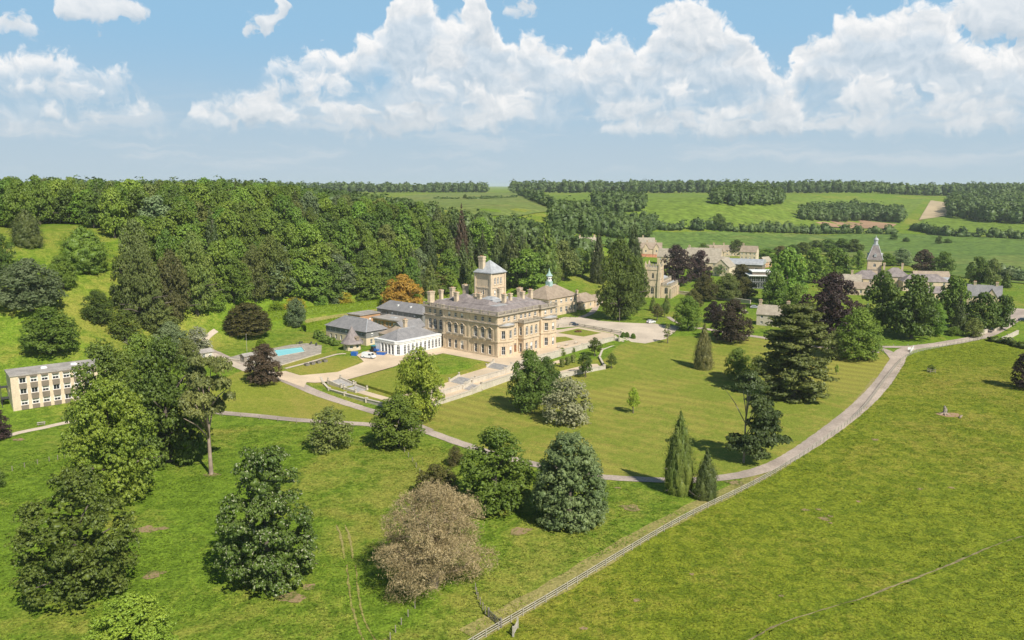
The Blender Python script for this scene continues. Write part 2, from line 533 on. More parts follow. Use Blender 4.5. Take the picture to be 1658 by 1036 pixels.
def drape(name, poly, mat, lift=0.04, step=6.0, zfun=None, kind='structure', parent=None):
    """sheet over the terrain inside a world-space polygon"""
    P = [Vector((p[0], p[1])) for p in poly]
    # resample the border
    B = []
    for i in range(len(P)):
        a, c = P[i], P[(i + 1) % len(P)]
        n = max(1, int((c - a).length / step))
        for k in range(n): B.append(a.lerp(c, k / n))
    nb = len(B)
    ax = np.array([p[:] for p in P])
    x0, y0 = ax.min(0); x1, y1 = ax.max(0)
    gx, gy = np.meshgrid(np.arange(x0 + step / 2, x1, step), np.arange(y0 + step / 2, y1, step))
    gx, gy = gx.ravel(), gy.ravel()
    ins = np.zeros(len(gx), bool)
    for i in range(len(ax)):
        a, c = ax[i], ax[(i + 1) % len(ax)]
        if a[1] == c[1]: continue
        cr = ((a[1] > gy) != (c[1] > gy)) & (gx < (c[0] - a[0]) * (gy - a[1]) / (c[1] - a[1]) + a[0])
        ins ^= cr
    pts = B + [Vector((float(a), float(c))) for a, c in zip(gx[ins], gy[ins])]
    r = delaunay_2d_cdt(pts, [(i, (i + 1) % nb) for i in range(nb)], [list(range(nb))], 1, 1e-4)
    vs, fs = r[0], r[2]
    xy = np.array([v[:] for v in vs])
    z = (terrain(xy[:, 0], xy[:, 1]) if zfun is None else np.array([zfun(a, c) for a, c in xy])) + lift
    me = bpy.data.meshes.new(name)
    me.from_pydata([(a, c, d) for (a, c), d in zip(xy.tolist(), z.tolist())], [], [tuple(q) for q in fs])
    me.update()
    if me.polygons and me.polygons[0].normal.z < 0: me.flip_normals()
    me.shade_smooth(); me.materials.append(mat)
    o = link(bpy.data.objects.new(name, me), parent)
    if kind: o['kind'] = kind
    return o


def ribbon(name, pts, width, mat, lift=0.07, step=2.5, zfun=None, parent=None, kind='structure', wob=0.0):
    L = smooth_line(pts, step)
    T = np.gradient(L, axis=0); T /= np.linalg.norm(T, axis=1)[:, None] + 1e-9
    N = np.stack([-T[:, 1], T[:, 0]], 1)
    rs = np.random.RandomState(len(L))
    w = np.asarray(width if hasattr(width, '__len__') else [width, width], float)
    W = np.interp(np.linspace(0, 1, len(L)), np.linspace(0, 1, len(w)), w)[:, None] / 2
    cols = []
    for q in (-1, -0.5, 0, 0.5, 1):
        cols.append(L + N * (W + (rs.rand(len(L), 1) - 0.5) * wob) * q)
    A = np.stack(cols, 1)
    Z = terrain(A[..., 0], A[..., 1]) if zfun is None else zfun(A[..., 0], A[..., 1])
    v = np.concatenate([A, Z[..., None] + lift], 2).reshape(-1, 3)
    n = len(L); f = []
    for i in range(n - 1):
        for j in range(4):
            f.append((i * 5 + j + 1, i * 5 + j, (i + 1) * 5 + j, (i + 1) * 5 + j + 1))
    me = bpy.data.meshes.new(name); me.from_pydata(v.tolist(), [], f); me.update()
    if me.polygons[0].normal.z < 0: me.flip_normals()
    me.shade_smooth(); me.materials.append(mat)
    o = link(bpy.data.objects.new(name, me), parent)
    if kind: o['kind'] = kind
    return o


def G(*pp): return [tuple(ground(a, b)[:2]) for a, b in pp]


# colours of the ground
mat_grass('meadow', (0.165, 0.255, 0.022), (0.285, 0.275, 0.052), (0.106, 0.175, 0.014), drymix=(0.46, 0.68), bump=0.5)
mat_grass('lawn', (0.195, 0.235, 0.032), (0.330, 0.268, 0.064), (0.165, 0.205, 0.026), stripe=(R(52), 2.9, 0.42), drymix=(0.44, 0.60), bump=0.05, tuft=1.6)
mat_grass('garden_lawn', (0.215, 0.250, 0.032), (0.300, 0.262, 0.056), (0.180, 0.216, 0.026), drymix=(0.44, 0.66), bump=0.05, tuft=1.6)
mat_grass('pasture', (0.212, 0.250, 0.020), (0.305, 0.265, 0.048), (0.125, 0.170, 0.012), drymix=(0.48, 0.72), bump=0.6)
mat_grass('verge', (0.235, 0.225, 0.062), (0.310, 0.270, 0.100), (0.205, 0.205, 0.052), drymix=(0.36, 0.58), bump=0.1)
mat_grass('far_field', (0.125, 0.195, 0.038), (0.195, 0.215, 0.060), (0.098, 0.160, 0.034), coarse=0.4, drymix=(0.50, 0.72), bump=0.0, tuft=0.08)
mat_grass('bright_field', (0.155, 0.225, 0.030), (0.205, 0.235, 0.048), (0.140, 0.205, 0.028), coarse=0.3, drymix=(0.52, 0.74), bump=0.0, tuft=0.06)
mat_grass('pale_field', (0.165, 0.215, 0.050), (0.230, 0.225, 0.070), (0.150, 0.195, 0.046), coarse=0.3, drymix=(0.46, 0.68), bump=0.0, tuft=0.06)
mat_grass('worn_turf', (0.20, 0.21, 0.055), (0.29, 0.25, 0.09), (0.13, 0.15, 0.035), soil=0.05, bump=0.2)
mat_grass('sunk_grass', (0.160, 0.200, 0.014), (0.22, 0.22, 0.03), (0.10, 0.145, 0.010), bump=0.3)
mat_plain('bare_soil', (0.36, 0.225, 0.135), 0.10, 0.02, 0.95)
mat_plain('wheel_rut', (0.24, 0.20, 0.10), 0.2, 0.6, 0.95)
mat_plain('ripe_crop', (0.46, 0.36, 0.22), 0.08, 0.02, 0.95)
mat_plain('asphalt', (0.42, 0.345, 0.285), 0.13, 0.10, 0.9, fine=2.2)
mat_plain('gravel', (0.60, 0.475, 0.335), 0.07, 0.12, 0.95, fine=3.0)
mat_plain('pale_gravel', (0.56, 0.47, 0.37), 0.08, 0.08, 0.95, fine=2.0)
mat_plain('worn_earth', (0.40, 0.30, 0.18), 0.15, 0.4, 0.95, fine=3.0)

grounds = []
xs = np.concatenate([np.arange(-3200, -420, 60), np.arange(-420, 420, 5), np.arange(420, 3300, 60)])
ys = np.concatenate([np.arange(-260, 40, 20), np.arange(40, 700, 5), np.arange(700, 2300, 20), np.arange(2300, 12000, 400)])
tag(grid_sheet('ground', xs, ys, MATS['meadow']), kind='structure')

# the railed fence between drive and pasture, as a world line
FENCE = smooth_line(G((700, 1085), (780, 1036), (900, 966), (1000, 905), (1120, 836), (1240, 776), (1330, 718), (1390, 672), (1437, 612), (1474, 575), (1532, 561), (1600, 548)), 2.0)
far_right = [(420, 470), (420, 60), (-20, 20)]
drape('pasture', [tuple(p) for p in FENCE[::3]] + [tuple(FENCE[-1])] + G((1625, 548), (1658, 562), (1720, 580)) + far_right, MATS['pasture'], 0.04, 6)

# mown park lawn in front of the house
drape('lawn', G((690, 693), (760, 721), (870, 750), (980, 771), (1090, 776), (1160, 773), (1220, 763), (1270, 743), (1330, 706), (1380, 668), (1425, 623), (1443, 582), (1425, 568),
               (1360, 556), (1290, 548), (1200, 546), (1100, 544), (1035, 546), (1000, 560), (960, 600), (830, 606), (715, 645), (660, 670)), MATS['lawn'], 0.04, 5)
drape('lawn', G((455, 616), (540, 648), (600, 666), (690, 691), (640, 690), (600, 686), (480, 677), (365, 666), (320, 640), (380, 605), (420, 590)), MATS['garden_lawn'], 0.04, 5)
# sandy mown strip beside the fence
ribbon('verge', [tuple(p + np.array([-1.7, 1.0])) for p in FENCE[4:102:4]], [4.2, 4.0, 3.6, 4.2], MATS['verge'], 0.06, 3, wob=0.7)
# far fields
drape('field', G((930, 384), (1060, 376), (1300, 380), (1450, 378), (1658, 388), (1760, 400), (1760, 470), (1560, 450), (1420, 420), (1250, 405), (1100, 405), (1000, 402)), MATS['far_field'], 0.5, 25)
drape('field', G((1060, 368), (1160, 372), (1300, 375), (1450, 374), (1470, 352), (1500, 321), (1300, 319), (885, 316), (900, 324), (960, 345), (1000, 360)), MATS['bright_field'], 0.6, 25)
drape('field', G((1470, 372), (1658, 384), (1760, 384), (1760, 350), (1560, 348), (1500, 352)), MATS['bright_field'], 0.6, 25)
drape('field', G((640, 320), (700, 314), (830, 312), (870, 326), (915, 348), (840, 352), (760, 350), (690, 340)), MATS['pale_field'], 0.6, 25)
drape('field', G((1320, 361), (1390, 357), (1452, 364), (1440, 371), (1380, 371), (1330, 367)), MATS['bare_soil'], 1.0, 20)
drape('field', G((1507, 325), (1548, 331), (1532, 350), (1488, 357)), MATS['ripe_crop'], 1.0, 20)

# drives and paths
drive = G((1655, 500), (1640, 516), (1598, 542), (1530, 556), (1468, 566), (1448, 592), (1424, 626), (1380, 669), (1330, 707), (1272, 744), (1222, 764), (1160, 775), (1090, 778), (980, 773), (925, 764), (866, 752), (805, 737), (757, 722), (690, 698))
ribbon('drive', drive, [7, 6.5, 5.5, 5.0, 4.8, 5.2, 5.2, 5.0, 4.6, 3.6, 3.2, 3.2, 3.2], MATS['asphalt'], 0.10, 1.5, wob=0.22)
ribbon('path', G((690, 698), (600, 688), (480, 680), (420, 674), (355, 668), (315, 662)), 3.0, MATS['asphalt'], 0.11, 1.5, wob=0.18)
ribbon('path', G((695, 698), (655, 682), (605, 667), (545, 648), (495, 629), (455, 612), (415, 597), (378, 586), (345, 570), (325, 560)), [3.2, 3.2, 4.2, 4.2, 3.4], MATS['asphalt'], 0.12, 1.5, wob=0.18)
ribbon('path', G((1424, 562), (1500, 561), (1560, 553), (1600, 542)), 3.2, MATS['asphalt'], 0.13)
ribbon('path', G((1420, 563), (1440, 571), (1452, 585)), 3.6, MATS['asphalt'], 0.14)
ribbon('path', G((-20, 716), (30, 701), (70, 693), (110, 684), (150, 680)), 2.2, MATS['pale_gravel'], 0.10)
ribbon('path', G((440, 586), (500, 574), (545, 568)), 1.6, MATS['pale_gravel'], 0.08) if False else None
ribbon('path', G((350, 535), (337, 545), (320, 565)), 2.0, MATS['pale_gravel'], 0.10)

# ------------------------------------------------------------------ foliage
def mat_leaf(name, col, col2=None, trans=0.28, hue=0.016, val=0.28, scale=3.0, spots=None):
    m, b = new_mat(name)
    co = coords(b)
    oi = b.n('ShaderNodeObjectInfo')
    n1 = b.noise(co, scale, 3.0, 0.6)
    n2 = b.noise(co, 55.0, 1.0, 0.5)
    c2 = col2 or tuple(min(1, c * 1.5) for c in col)
    c = b.mix(b.ramp(n1, 0.32, 0.70), c4(col), c4(c2))
    c = b.mix(1.0, c, b.mix(b.ramp(n2, 0.3, 0.7), (0.70, 0.72, 0.7, 1), (1.28, 1.26, 1.2, 1)), 'MULTIPLY')
    if spots:
        sp, amount = spots
        n3 = b.noise(co, 46.0, 0.0, 0.5)
        c = b.mix(b.ramp(n3, amount, amount + 0.06), c, c4(sp))
    hs = b.n('ShaderNodeHueSaturation')
    b.link(b.math('MULTIPLY_ADD', oi.outputs['Random'], 2 * hue, 0.5 - hue), hs.inputs['Hue'])
    r2 = b.math('FRACT', b.math('MULTIPLY', oi.outputs['Random'], 17.3))
    b.link(b.math('MULTIPLY_ADD', r2, 2 * val, 1.0 - val), hs.inputs['Value'])
    b.link(c, hs.inputs['Color'])
    df = b.n('ShaderNodeBsdfDiffuse'); b.link(hs.outputs[0], df.inputs[0])
    tr = b.n('ShaderNodeBsdfTranslucent'); b.link(hs.outputs[0], tr.inputs[0])
    ms = b.n('ShaderNodeMixShader'); ms.inputs[0].default_value = trans
    b.link(df.outputs[0], ms.inputs[1]); b.link(tr.outputs[0], ms.inputs[2])
    gl = b.n('ShaderNodeBsdfGlossy'); gl.inputs['Roughness'].default_value = 0.5
    gl.inputs['Color'].default_value = (0.6, 0.65, 0.6, 1)
    m2 = b.n('ShaderNodeMixShader'); m2.inputs[0].default_value = 0.04
    b.link(ms.outputs[0], m2.inputs[1]); b.link(gl.outputs[0], m2.inputs[2])
    o = b.n('ShaderNodeOutputMaterial'); b.link(m2.outputs[0], o.inputs[0])
    return m


mat_leaf('leaf_mid', (0.150, 0.245, 0.030), (0.235, 0.335, 0.045))
mat_leaf('leaf_dark', (0.102, 0.160, 0.024), (0.165, 0.230, 0.036))
mat_leaf('leaf_bright', (0.165, 0.275, 0.034), (0.244, 0.354, 0.046))
mat_leaf('leaf_lime', (0.225, 0.325, 0.034), (0.325, 0.410, 0.048))
mat_leaf('leaf_olive', (0.171, 0.213, 0.051), (0.244, 0.281, 0.071))
mat_leaf('leaf_grey', (0.183, 0.244, 0.104), (0.262, 0.323, 0.146))
mat_leaf('leaf_pale', (0.340, 0.335, 0.180), (0.490, 0.460, 0.280))
mat_leaf('leaf_blossom', (0.213, 0.242, 0.121), (0.468, 0.468, 0.340))
mat_leaf('leaf_conifer', (0.072, 0.100, 0.026), (0.120, 0.150, 0.038))
mat_leaf('leaf_conifer_green', (0.142, 0.196, 0.039), (0.235, 0.273, 0.052))
mat_leaf('leaf_conifer_brown', (0.116, 0.122, 0.037), (0.177, 0.171, 0.051))
mat_leaf('leaf_yew', (0.109, 0.107, 0.030), (0.184, 0.167, 0.043))
mat_leaf('leaf_copper', (0.047, 0.028, 0.028), (0.082, 0.044, 0.041), trans=0.15)
mat_leaf('leaf_copper_brown', (0.066, 0.044, 0.028), (0.110, 0.071, 0.041), trans=0.15)
mat_leaf('leaf_orange', (0.417, 0.231, 0.045), (0.599, 0.329, 0.060))
mat_leaf('leaf_yellow', (0.599, 0.461, 0.037), (0.362, 0.379, 0.048))
mat_leaf('leaf_chestnut', (0.120, 0.185, 0.028), (0.190, 0.260, 0.042), spots=((0.62, 0.62, 0.40), 0.67))
mat_leaf('leaf_holm', (0.165, 0.215, 0.076), (0.265, 0.310, 0.120), val=0.05)
mat_leaf('leaf_hedge', (0.190, 0.290, 0.012), (0.265, 0.370, 0.018), val=0.05, hue=0.0)
mat_leaf('leaf_cedar', (0.120, 0.150, 0.036), (0.190, 0.215, 0.052), val=0.05)
mat_leaf('leaf_pine', (0.165, 0.182, 0.052), (0.294, 0.288, 0.081), val=0.05)
mat_leaf('twig_brown', (0.335, 0.260, 0.135), (0.480, 0.375, 0.205), trans=0.1, val=0.05, hue=0.0)
mat_leaf('leaf_spring', (0.330, 0.420, 0.030), (0.440, 0.510, 0.045), val=0.0)
mat_leaf('leaf_far', (0.091, 0.146, 0.041), (0.146, 0.207, 0.056), scale=0.02, val=0.0, hue=0.0)
mat_plain('bark', (0.150, 0.125, 0.100), 0.2, 3.0, 0.95)
mat_plain('bark_pale', (0.330, 0.255, 0.195), 0.2, 3.0, 0.95)
mat_plain('bark_grey', (0.260, 0.230, 0.190), 0.2, 3.0, 0.95)


def sphere_dirs(rs, n):
    z = rs.uniform(-1, 1, n); a = rs.uniform(0, 2 * math.pi, n); r = np.sqrt(1 - z * z)
    return np.stack([r * np.cos(a), r * np.sin(a), z], 1)


ICO = None


def ico():
    global ICO
    if ICO is None:
        bm = bmesh.new(); bmesh.ops.create_icosphere(bm, subdivisions=2, radius=1.0)
        ICO = (np.array([v.co[:] for v in bm.verts]), np.array([[v.index for v in f.verts] for f in bm.faces])); bm.free()
    return ICO


def quads_mesh(name, V, nquads, coreV=None, coreF=None, mat=None):
    """V: (4*nquads,3) quads followed by optional triangles"""
    me = bpy.data.meshes.new(name)
    nc = 0 if coreV is None else len(coreV)
    A = V if nc == 0 else np.concatenate([V, coreV])
    nt = 0 if coreF is None else len(coreF)
    me.vertices.add(len(A)); me.vertices.foreach_set('co', A.astype(np.float32).ravel())
    loops = np.arange(4 * nquads)
    if nt: loops = np.concatenate([loops, coreF.ravel() + 4 * nquads])
    me.loops.add(len(loops)); me.loops.foreach_set('vertex_index', loops.astype(np.int32))
    st = np.arange(nquads) * 4
    if nt: st = np.concatenate([st, 4 * nquads + np.arange(nt) * 3])
    me.polygons.add(len(st)); me.polygons.foreach_set('loop_start', st.astype(np.int32))
    me.update(calc_edges=True); me.validate()
    if mat: me.materials.append(mat)
    return me


def leaf_cloud(rs, L, subs, per, leaf, sub_r=0.25, squash=0.8, core=0.34, up=0.2, aspect=0.72, rnd=0.5, under=-0.55, shell=(0.55, 1.05), rough=(0.62, 1.12), fill=0.0):
    """L: lobes (n,6) centre + radii. Leaves sit in small tufts scattered over the lobes, with dark gaps between the tufts."""
    n = len(L)
    area = (L[:, 3] * L[:, 4] + L[:, 3] * L[:, 5] + L[:, 4] * L[:, 5])
    cnt = np.maximum(3, (subs * n * area / area.sum()).astype(int))
    li = np.repeat(np.arange(n), cnt)
    d = sphere_dirs(rs, len(li))
    d[:, 2] += up; d /= np.linalg.norm(d, axis=1)[:, None]
    bad = d[:, 2] < under
    d[bad, 2] *= -0.6; d /= np.linalg.norm(d, axis=1)[:, None]
    rad = L[li, 3:6]
    cen = L[li, 0:3] + d * rad * rs.uniform(rough[0], rough[1], (len(li), 1))
    rs_ = np.minimum(rad.min(1), np.median(rad)) * sub_r * rs.uniform(0.6, 1.5, len(li))
    k = np.repeat(np.arange(len(li)), per)
    ax = d[k] * 0.6 + np.array([0, 0, 0.55])
    e = sphere_dirs(rs, len(k)) + ax
    e /= np.linalg.norm(e, axis=1)[:, None]
    p = cen[k] + e * (rs_[k] * rs.uniform(shell[0], shell[1], len(k)))[:, None] * np.array([1, 1, squash])
    nrm = e * 0.75 + ax * 0.35 + sphere_dirs(rs, len(k)) * rnd
    nrm /= np.linalg.norm(nrm, axis=1)[:, None]
    t = np.cross(nrm, sphere_dirs(rs, len(k))); t /= np.linalg.norm(t, axis=1)[:, None] + 1e-9
    bt = np.cross(nrm, t)
    s = (leaf * rs.uniform(0.6, 1.35, len(k)))[:, None]
    t = t * s; bt = bt * s * aspect
    V = np.stack([p - t, p - bt, p + t, p + bt], 1).reshape(-1, 3)
    cv = cf = None
    if core:
        iv, if_ = ico()
        C = L * np.array([1, 1, 1, core, core, core])
        if fill:
            F = L.copy(); F[:, 0:2] *= fill; F[:, 3:6] *= 0.45; F[:, 2] = F[:, 2] * 0.9
            C = np.concatenate([C, F])
        m = len(C)
        jit = 1 + rs.uniform(-0.4, 0.4, (m, len(iv), 1))
        cv = (C[:, None, 0:3] + iv[None] * jit * C[:, None, 3:6]).reshape(-1, 3)
        cf = (if_[None] + (np.arange(m) * len(iv))[:, None, None]).reshape(-1, 3)
    return V, len(k), cv, cf


def env_lobes(rs, n, prof, r_lobe=(0.13, 0.20), z0=0.12, zsq=0.8, inner=0.25, gap=0.0, ang0=None):
    """lobes filling an envelope: prof = list of (t, radius 0..0.5); unit tree, height 1"""
    T = np.array([p[0] for p in prof]); Rr = np.array([p[1] for p in prof])
    tt = np.linspace(0, 1, 200); w = np.interp(tt, T, Rr); cw = np.cumsum(w + 0.02); cw /= cw[-1]
    out = []
    tries = 0
    while len(out) < n and tries < n * 40:
        tries += 1
        t = np.interp(rs.rand(), cw, tt)
        r = np.interp(t, T, Rr)
        rl = rs.uniform(*r_lobe)
        rl = min(rl, max(0.06, r * 0.85))
        f = (1.0 if rs.rand() > inner else rs.uniform(0, 0.7))
        rad = max(0, r - rl * 0.9) * f
        a = rs.uniform(0, 2 * math.pi)
        z = z0 + t * (1 - z0)
        z = min(max(z, z0 + rl * 0.5), 1 - rl * zsq * 0.9)
        c = np.array([rad * math.cos(a), rad * math.sin(a), z])
        if any(np.linalg.norm((c - q[:3]) * (1, 1, 1.1)) < 0.62 * (rl + q[3]) - gap for q in out) and tries < n * 30: continue
        out.append(np.array([c[0], c[1], c[2], rl, rl, rl * zsq]))
    # top lobe
    rl = min(r_lobe[1], max(0.07, np.interp(0.88, T, Rr)))
    out.append(np.array([0, 0, 1 - rl * zsq, rl, rl, rl * zsq]))
    return np.array(out)


BROAD = [(0, 0.30), (0.12, 0.44), (0.35, 0.50), (0.6, 0.45), (0.82, 0.30), (1, 0.10)]
DOME = [(0, 0.40), (0.2, 0.50), (0.5, 0.47), (0.75, 0.36), (1, 0.12)]
TALL = [(0, 0.26), (0.15, 0.44), (0.4, 0.50), (0.65, 0.42), (0.85, 0.26), (1, 0.07)]
SPIRE = [(0, 0.42), (0.1, 0.50), (0.35, 0.46), (0.6, 0.32), (0.8, 0.18), (1, 0.02)]
CONE = [(0, 0.40), (0.08, 0.50), (0.3, 0.42), (0.6, 0.27), (0.85, 0.11), (1, 0.01)]
EGG = [(0, 0.36), (0.15, 0.48), (0.35, 0.50), (0.6, 0.44), (0.8, 0.31), (1, 0.10)]


def trunk_mesh(name, rs, L, h_clear=0.3, r=0.022, limbs=6, lean=0.0, bark='bark', twig=0):
    mb = MB()
    top = np.array([lean, 0, 0.75])
    pts = [(0, 0, -0.02), (0, 0, 0.02), (lean * 0.2, 0, 0.2), (lean * 0.5, 0.004, 0.45), tuple(top)]
    mb.tube(pts, [r * 1.7, r * 1.25, r, r * 0.75, r * 0.3], 7)
    if len(L):
        idx = rs.permutation(len(L))[:limbs]
        for i in idx:
            c = L[i][:3]
            z0 = max(0.08, min(c[2] * 0.7, 0.6)) * rs.uniform(0.75, 1.0)
            s = np.array([lean * z0, 0, z0])
            m = (s + c) / 2 + np.array([0, 0, 0.03])
            mb.tube([tuple(s), tuple(m), tuple(c)], [r * 0.55, r * 0.36, r * 0.12], 5)
    me = mb.mesh(name); me.shade_smooth(); me.materials.append(MATS[bark])
    return me


PROTO = {}


def proto(key, seed, lobes, subs, per, leaf, trunk=None, **kw):
    rs = np.random.RandomState(seed)
    L = lobes(rs)
    V, n, cv, cf = leaf_cloud(rs, L, subs, per, leaf, **kw)
    me = quads_mesh('crown_' + key, V, n, cv, cf, MATS['leaf_mid'])
    PROTO[key] = (me, trunk_mesh('trunk_' + key, rs, L, **(trunk or {})))


E_ = env_lobes
# near trees (fine leaves)
NEAR = dict(sub_r=0.27, fill=0.5)
proto('chestnut', 3, lambda rs: E_(rs, 74, [(0, 0.46), (0.2, 0.50), (0.45, 0.48), (0.6, 0.41), (0.8, 0.35), (1, 0.20)], (0.07, 0.13), 0.03, 0.7), 56, 14, 0.0086, under=-0.3, **NEAR)
proto('oak', 5, lambda rs: E_(rs, 66, [(0, 0.40), (0.2, 0.49), (0.5, 0.50), (0.7, 0.42), (1, 0.20)], (0.06, 0.13), 0.03, 0.6), 58, 14, 0.0082, sub_r=0.30, squash=0.6, fill=0.45, core=0.4, rough=(0.62, 1.25))
proto('lime', 8, lambda rs: E_(rs, 70, TALL, (0.06, 0.12), 0.04, 0.85), 56, 14, 0.0088, rough=(0.7, 1.25), **NEAR)
proto('lime_b', 18, lambda rs: E_(rs, 66, BROAD, (0.07, 0.13), 0.05, 0.8), 54, 14, 0.0092, **NEAR)
proto('sycamore', 11, lambda rs: E_(rs, 52, DOME, (0.09, 0.15), 0.08, 0.8), 70, 14, 0.0096, sub_r=0.22, fill=0.5)
proto('beech', 12, lambda rs: E_(rs, 70, EGG, (0.07, 0.13), 0.03, 0.7), 56, 14, 0.0090, squash=0.6, rough=(0.7, 1.28), **NEAR)
proto('holm', 14, lambda rs: E_(rs, 110, [(0, 0.44), (0.15, 0.50), (0.4, 0.48), (0.65, 0.40), (0.85, 0.27), (1, 0.14)], (0.07, 0.10), 0.02, 0.8, inner=0.05), 44, 12, 0.0082, sub_r=0.30, core=0.6, fill=0.7, rough=(0.8, 1.15))
proto('copper', 16, lambda rs: E_(rs, 66, DOME, (0.07, 0.13), 0.06, 0.75), 56, 14, 0.0092, **NEAR)
proto('young', 21, lambda rs: E_(rs, 18, TALL, (0.09, 0.15), 0.28, 0.9), 34, 9, 0.020, sub_r=0.30, core=0.5, rough=(0.7, 1.3))
proto('bush', 22, lambda rs: E_(rs, 40, DOME, (0.09, 0.15), 0.02, 0.9), 44, 9, 0.0150, sub_r=0.28, rough=(0.7, 1.3))
proto('thin', 23, lambda rs: E_(rs, 9, TALL, (0.07, 0.12), 0.30, 0.9), 14, 10, 0.024, sub_r=0.55, core=0.0)


def conifer_lobes(rs, levels=16, prof=CONE, z0=0.03, per=6, droop=0.05, flat=0.42, width=0.55):
    T = [p[0] for p in prof]; Rr = [p[1] for p in prof]
    out = []
    for k in range(levels):
        t = (k + 0.3) / levels
        r = np.interp(t, T, Rr)
        n = max(3, int(per * (0.45 + r * 1.6)))
        a0 = rs.uniform(0, 6.28)
        for j in range(n):
            a = a0 + 6.283 * j / n + rs.uniform(-0.3, 0.3)
            rr = r * rs.uniform(0.74, 1.16)
            ln = rr * 0.42 + 0.012
            c = rr * 0.58
            out.append([c * math.cos(a), c * math.sin(a), z0 + t * (1 - z0) - droop * rr + rs.uniform(-0.012, 0.012), ln, ln, ln * flat + 0.008])
    out.append([0, 0, 0.975, 0.03, 0.03, 0.05])
    return np.array(out)


proto('thuja', 31, lambda rs: conifer_lobes(rs, 22, SPIRE, 0.01, 7, 0.02, 1.0), 17, 9, 0.0105, sub_r=0.42, squash=1.3, core=0.66, rough=(0.75, 1.25))
proto('cypress', 32, lambda rs: conifer_lobes(rs, 20, CONE, 0.01, 7, 0.02, 0.9), 17, 9, 0.0115, sub_r=0.42, squash=1.3, core=0.66, rough=(0.75, 1.25))
proto('conifer', 33, lambda rs: conifer_lobes(rs, 20, SPIRE, 0.03, 6, 0.10, 0.6), 15, 10, 0.012, sub_r=0.45, squash=0.6, core=0.55)
proto('redwood', 34, lambda rs: conifer_lobes(rs, 22, [(0, 0.36), (0.1, 0.46), (0.4, 0.50), (0.7, 0.36), (0.9, 0.2), (1, 0.06)], 0.03, 6, 0.08, 0.7), 16, 10, 0.012, sub_r=0.45, squash=0.7, core=0.6, rough=(0.7, 1.2))


def cedar_lobes(rs):
    out = []
    for k, (z, r) in enumerate([(0.06, .44), (0.12, .49), (0.18, .47), (0.24, .50), (0.30, .48), (0.36, .49), (0.42, .44), (0.48, .40), (0.54, .36), (0.60, .37), (0.66, .42), (0.72, .40), (0.78, .37), (0.84, .35), (0.90, .29), (0.96, .19)]):
        n = int(7 + r * 22)
        for j in range(n):
            a = rs.uniform(0, 6.283); f = math.sqrt(rs.uniform(0.05, 1)) * rs.uniform(0.75, 0.98)
            s = rs.uniform(0.07, 0.125)
            out.append([r * f * math.cos(a), r * f * math.sin(a), z - 0.05 * f * r + rs.uniform(-0.018, 0.018), s, s, 0.026])
    return np.array(out)


proto('cedar', 36, cedar_lobes, 24, 9, 0.0105, sub_r=0.8, squash=0.5, core=0.72, up=0.35, under=-0.2)


def pine_lobes(rs):
    out = []
    for k in range(26):
        z = rs.uniform(0.50, 0.97); r = np.interp(z, [0.5, 0.6, 0.75, 0.9, 1.0], [0.34, 0.5, 0.46, 0.36, 0.12])
        a = rs.uniform(0, 6.283); f = rs.uniform(0.25, 0.85); s = rs.uniform(0.085, 0.15)
        out.append([r * f * math.cos(a), r * f * math.sin(a), z, s, s, s * 0.38])
    return np.array(out)


def flag_pine_lobes(rs):
    out = []
    # crown tuft, a bite on one side, long plates on the other side and low down
    for (x, z, s) in [(0.0, .96, .09), (.06, .93, .10), (-.06, .91, .09), (.10, .88, .12), (-.12, .86, .08), (.02, .85, .12), (.16, .84, .09), (-.24, .80, .06), (-.18, .78, .05), (.05, .80, .07),
                      (.10, .68, .09), (.18, .66, .12), (.26, .62, .12), (.20, .58, .13), (.30, .55, .12), (.22, .50, .12), (.33, .48, .10), (.12, .44, .10), (.30, .40, .14), (.20, .36, .13), (.38, .36, .10),
                      (.05, .30, .10), (.26, .28, .13), (.40, .27, .12), (.52, .26, .10), (-.08, .24, .12), (.10, .22, .13), (.00, .17, .13), (-.14, .17, .10), (.16, .14, .12), (.30, .20, .10)]:
        out.append([x, rs.uniform(-0.16, 0.16), z, s * 1.05, s * 1.05, s * 0.36])
    return np.array(out)


proto('pine', 41, pine_lobes, 80, 14, 0.0115, sub_r=0.8, squash=0.6, core=0.45, trunk=dict(r=0.016, limbs=12, bark='bark_grey'))
proto('flag_pine', 42, flag_pine_lobes, 64, 14, 0.0115, sub_r=0.8, squash=0.6, core=0.6, trunk=dict(r=0.012, limbs=16, bark='bark_grey'))


def twig_tree(key, seed):
    """leafless crown: limbs forking into a haze of twigs"""
    rs = np.random.RandomState(seed)
    L = E_(rs, 34, DOME, (0.10, 0.16), 0.06, 0.85, inner=0.35)
    V, n, cv, cf = leaf_cloud(rs, L, 120, 15, 0.0145, sub_r=0.5, core=0.0, aspect=0.13, rnd=1.2, shell=(0.3, 1.15), under=-1.0)
    me = quads_mesh('crown_' + key, V, n, None, None, MATS['twig_brown'])
    mb = MB()
    mb.tube([(0, 0, -0.02), (0, 0, 0.05), (0.01, 0, 0.2), (0.02, 0.01, 0.5), (0.0, 0.0, 0.9)], [0.05, 0.036, 0.03, 0.016, 0.004], 8)
    for c in L:
        z0 = max(0.1, c[2] * rs.uniform(0.4, 0.65)); s = np.array([0.01, 0, z0]); e = c[:3] * np.array([1.05, 1.05, 1.02])
        m = (s + e) / 2 + rs.uniform(-0.03, 0.03, 3)
        mb.tube([tuple(s), tuple(m), tuple(e)], [0.012, 0.008, 0.0025], 5)
        for _ in range(5):
            q = e + rs.uniform(-1, 1, 3) * c[3]
            mb.tube([tuple(m + (e - m) * rs.uniform(0, 0.8)), tuple(q)], [0.005, 0.0012], 3, False)
    t = mb.mesh('trunk_' + key); t.shade_smooth(); t.materials.append(MATS['bark_pale'])
    PROTO[key] = (me, t)


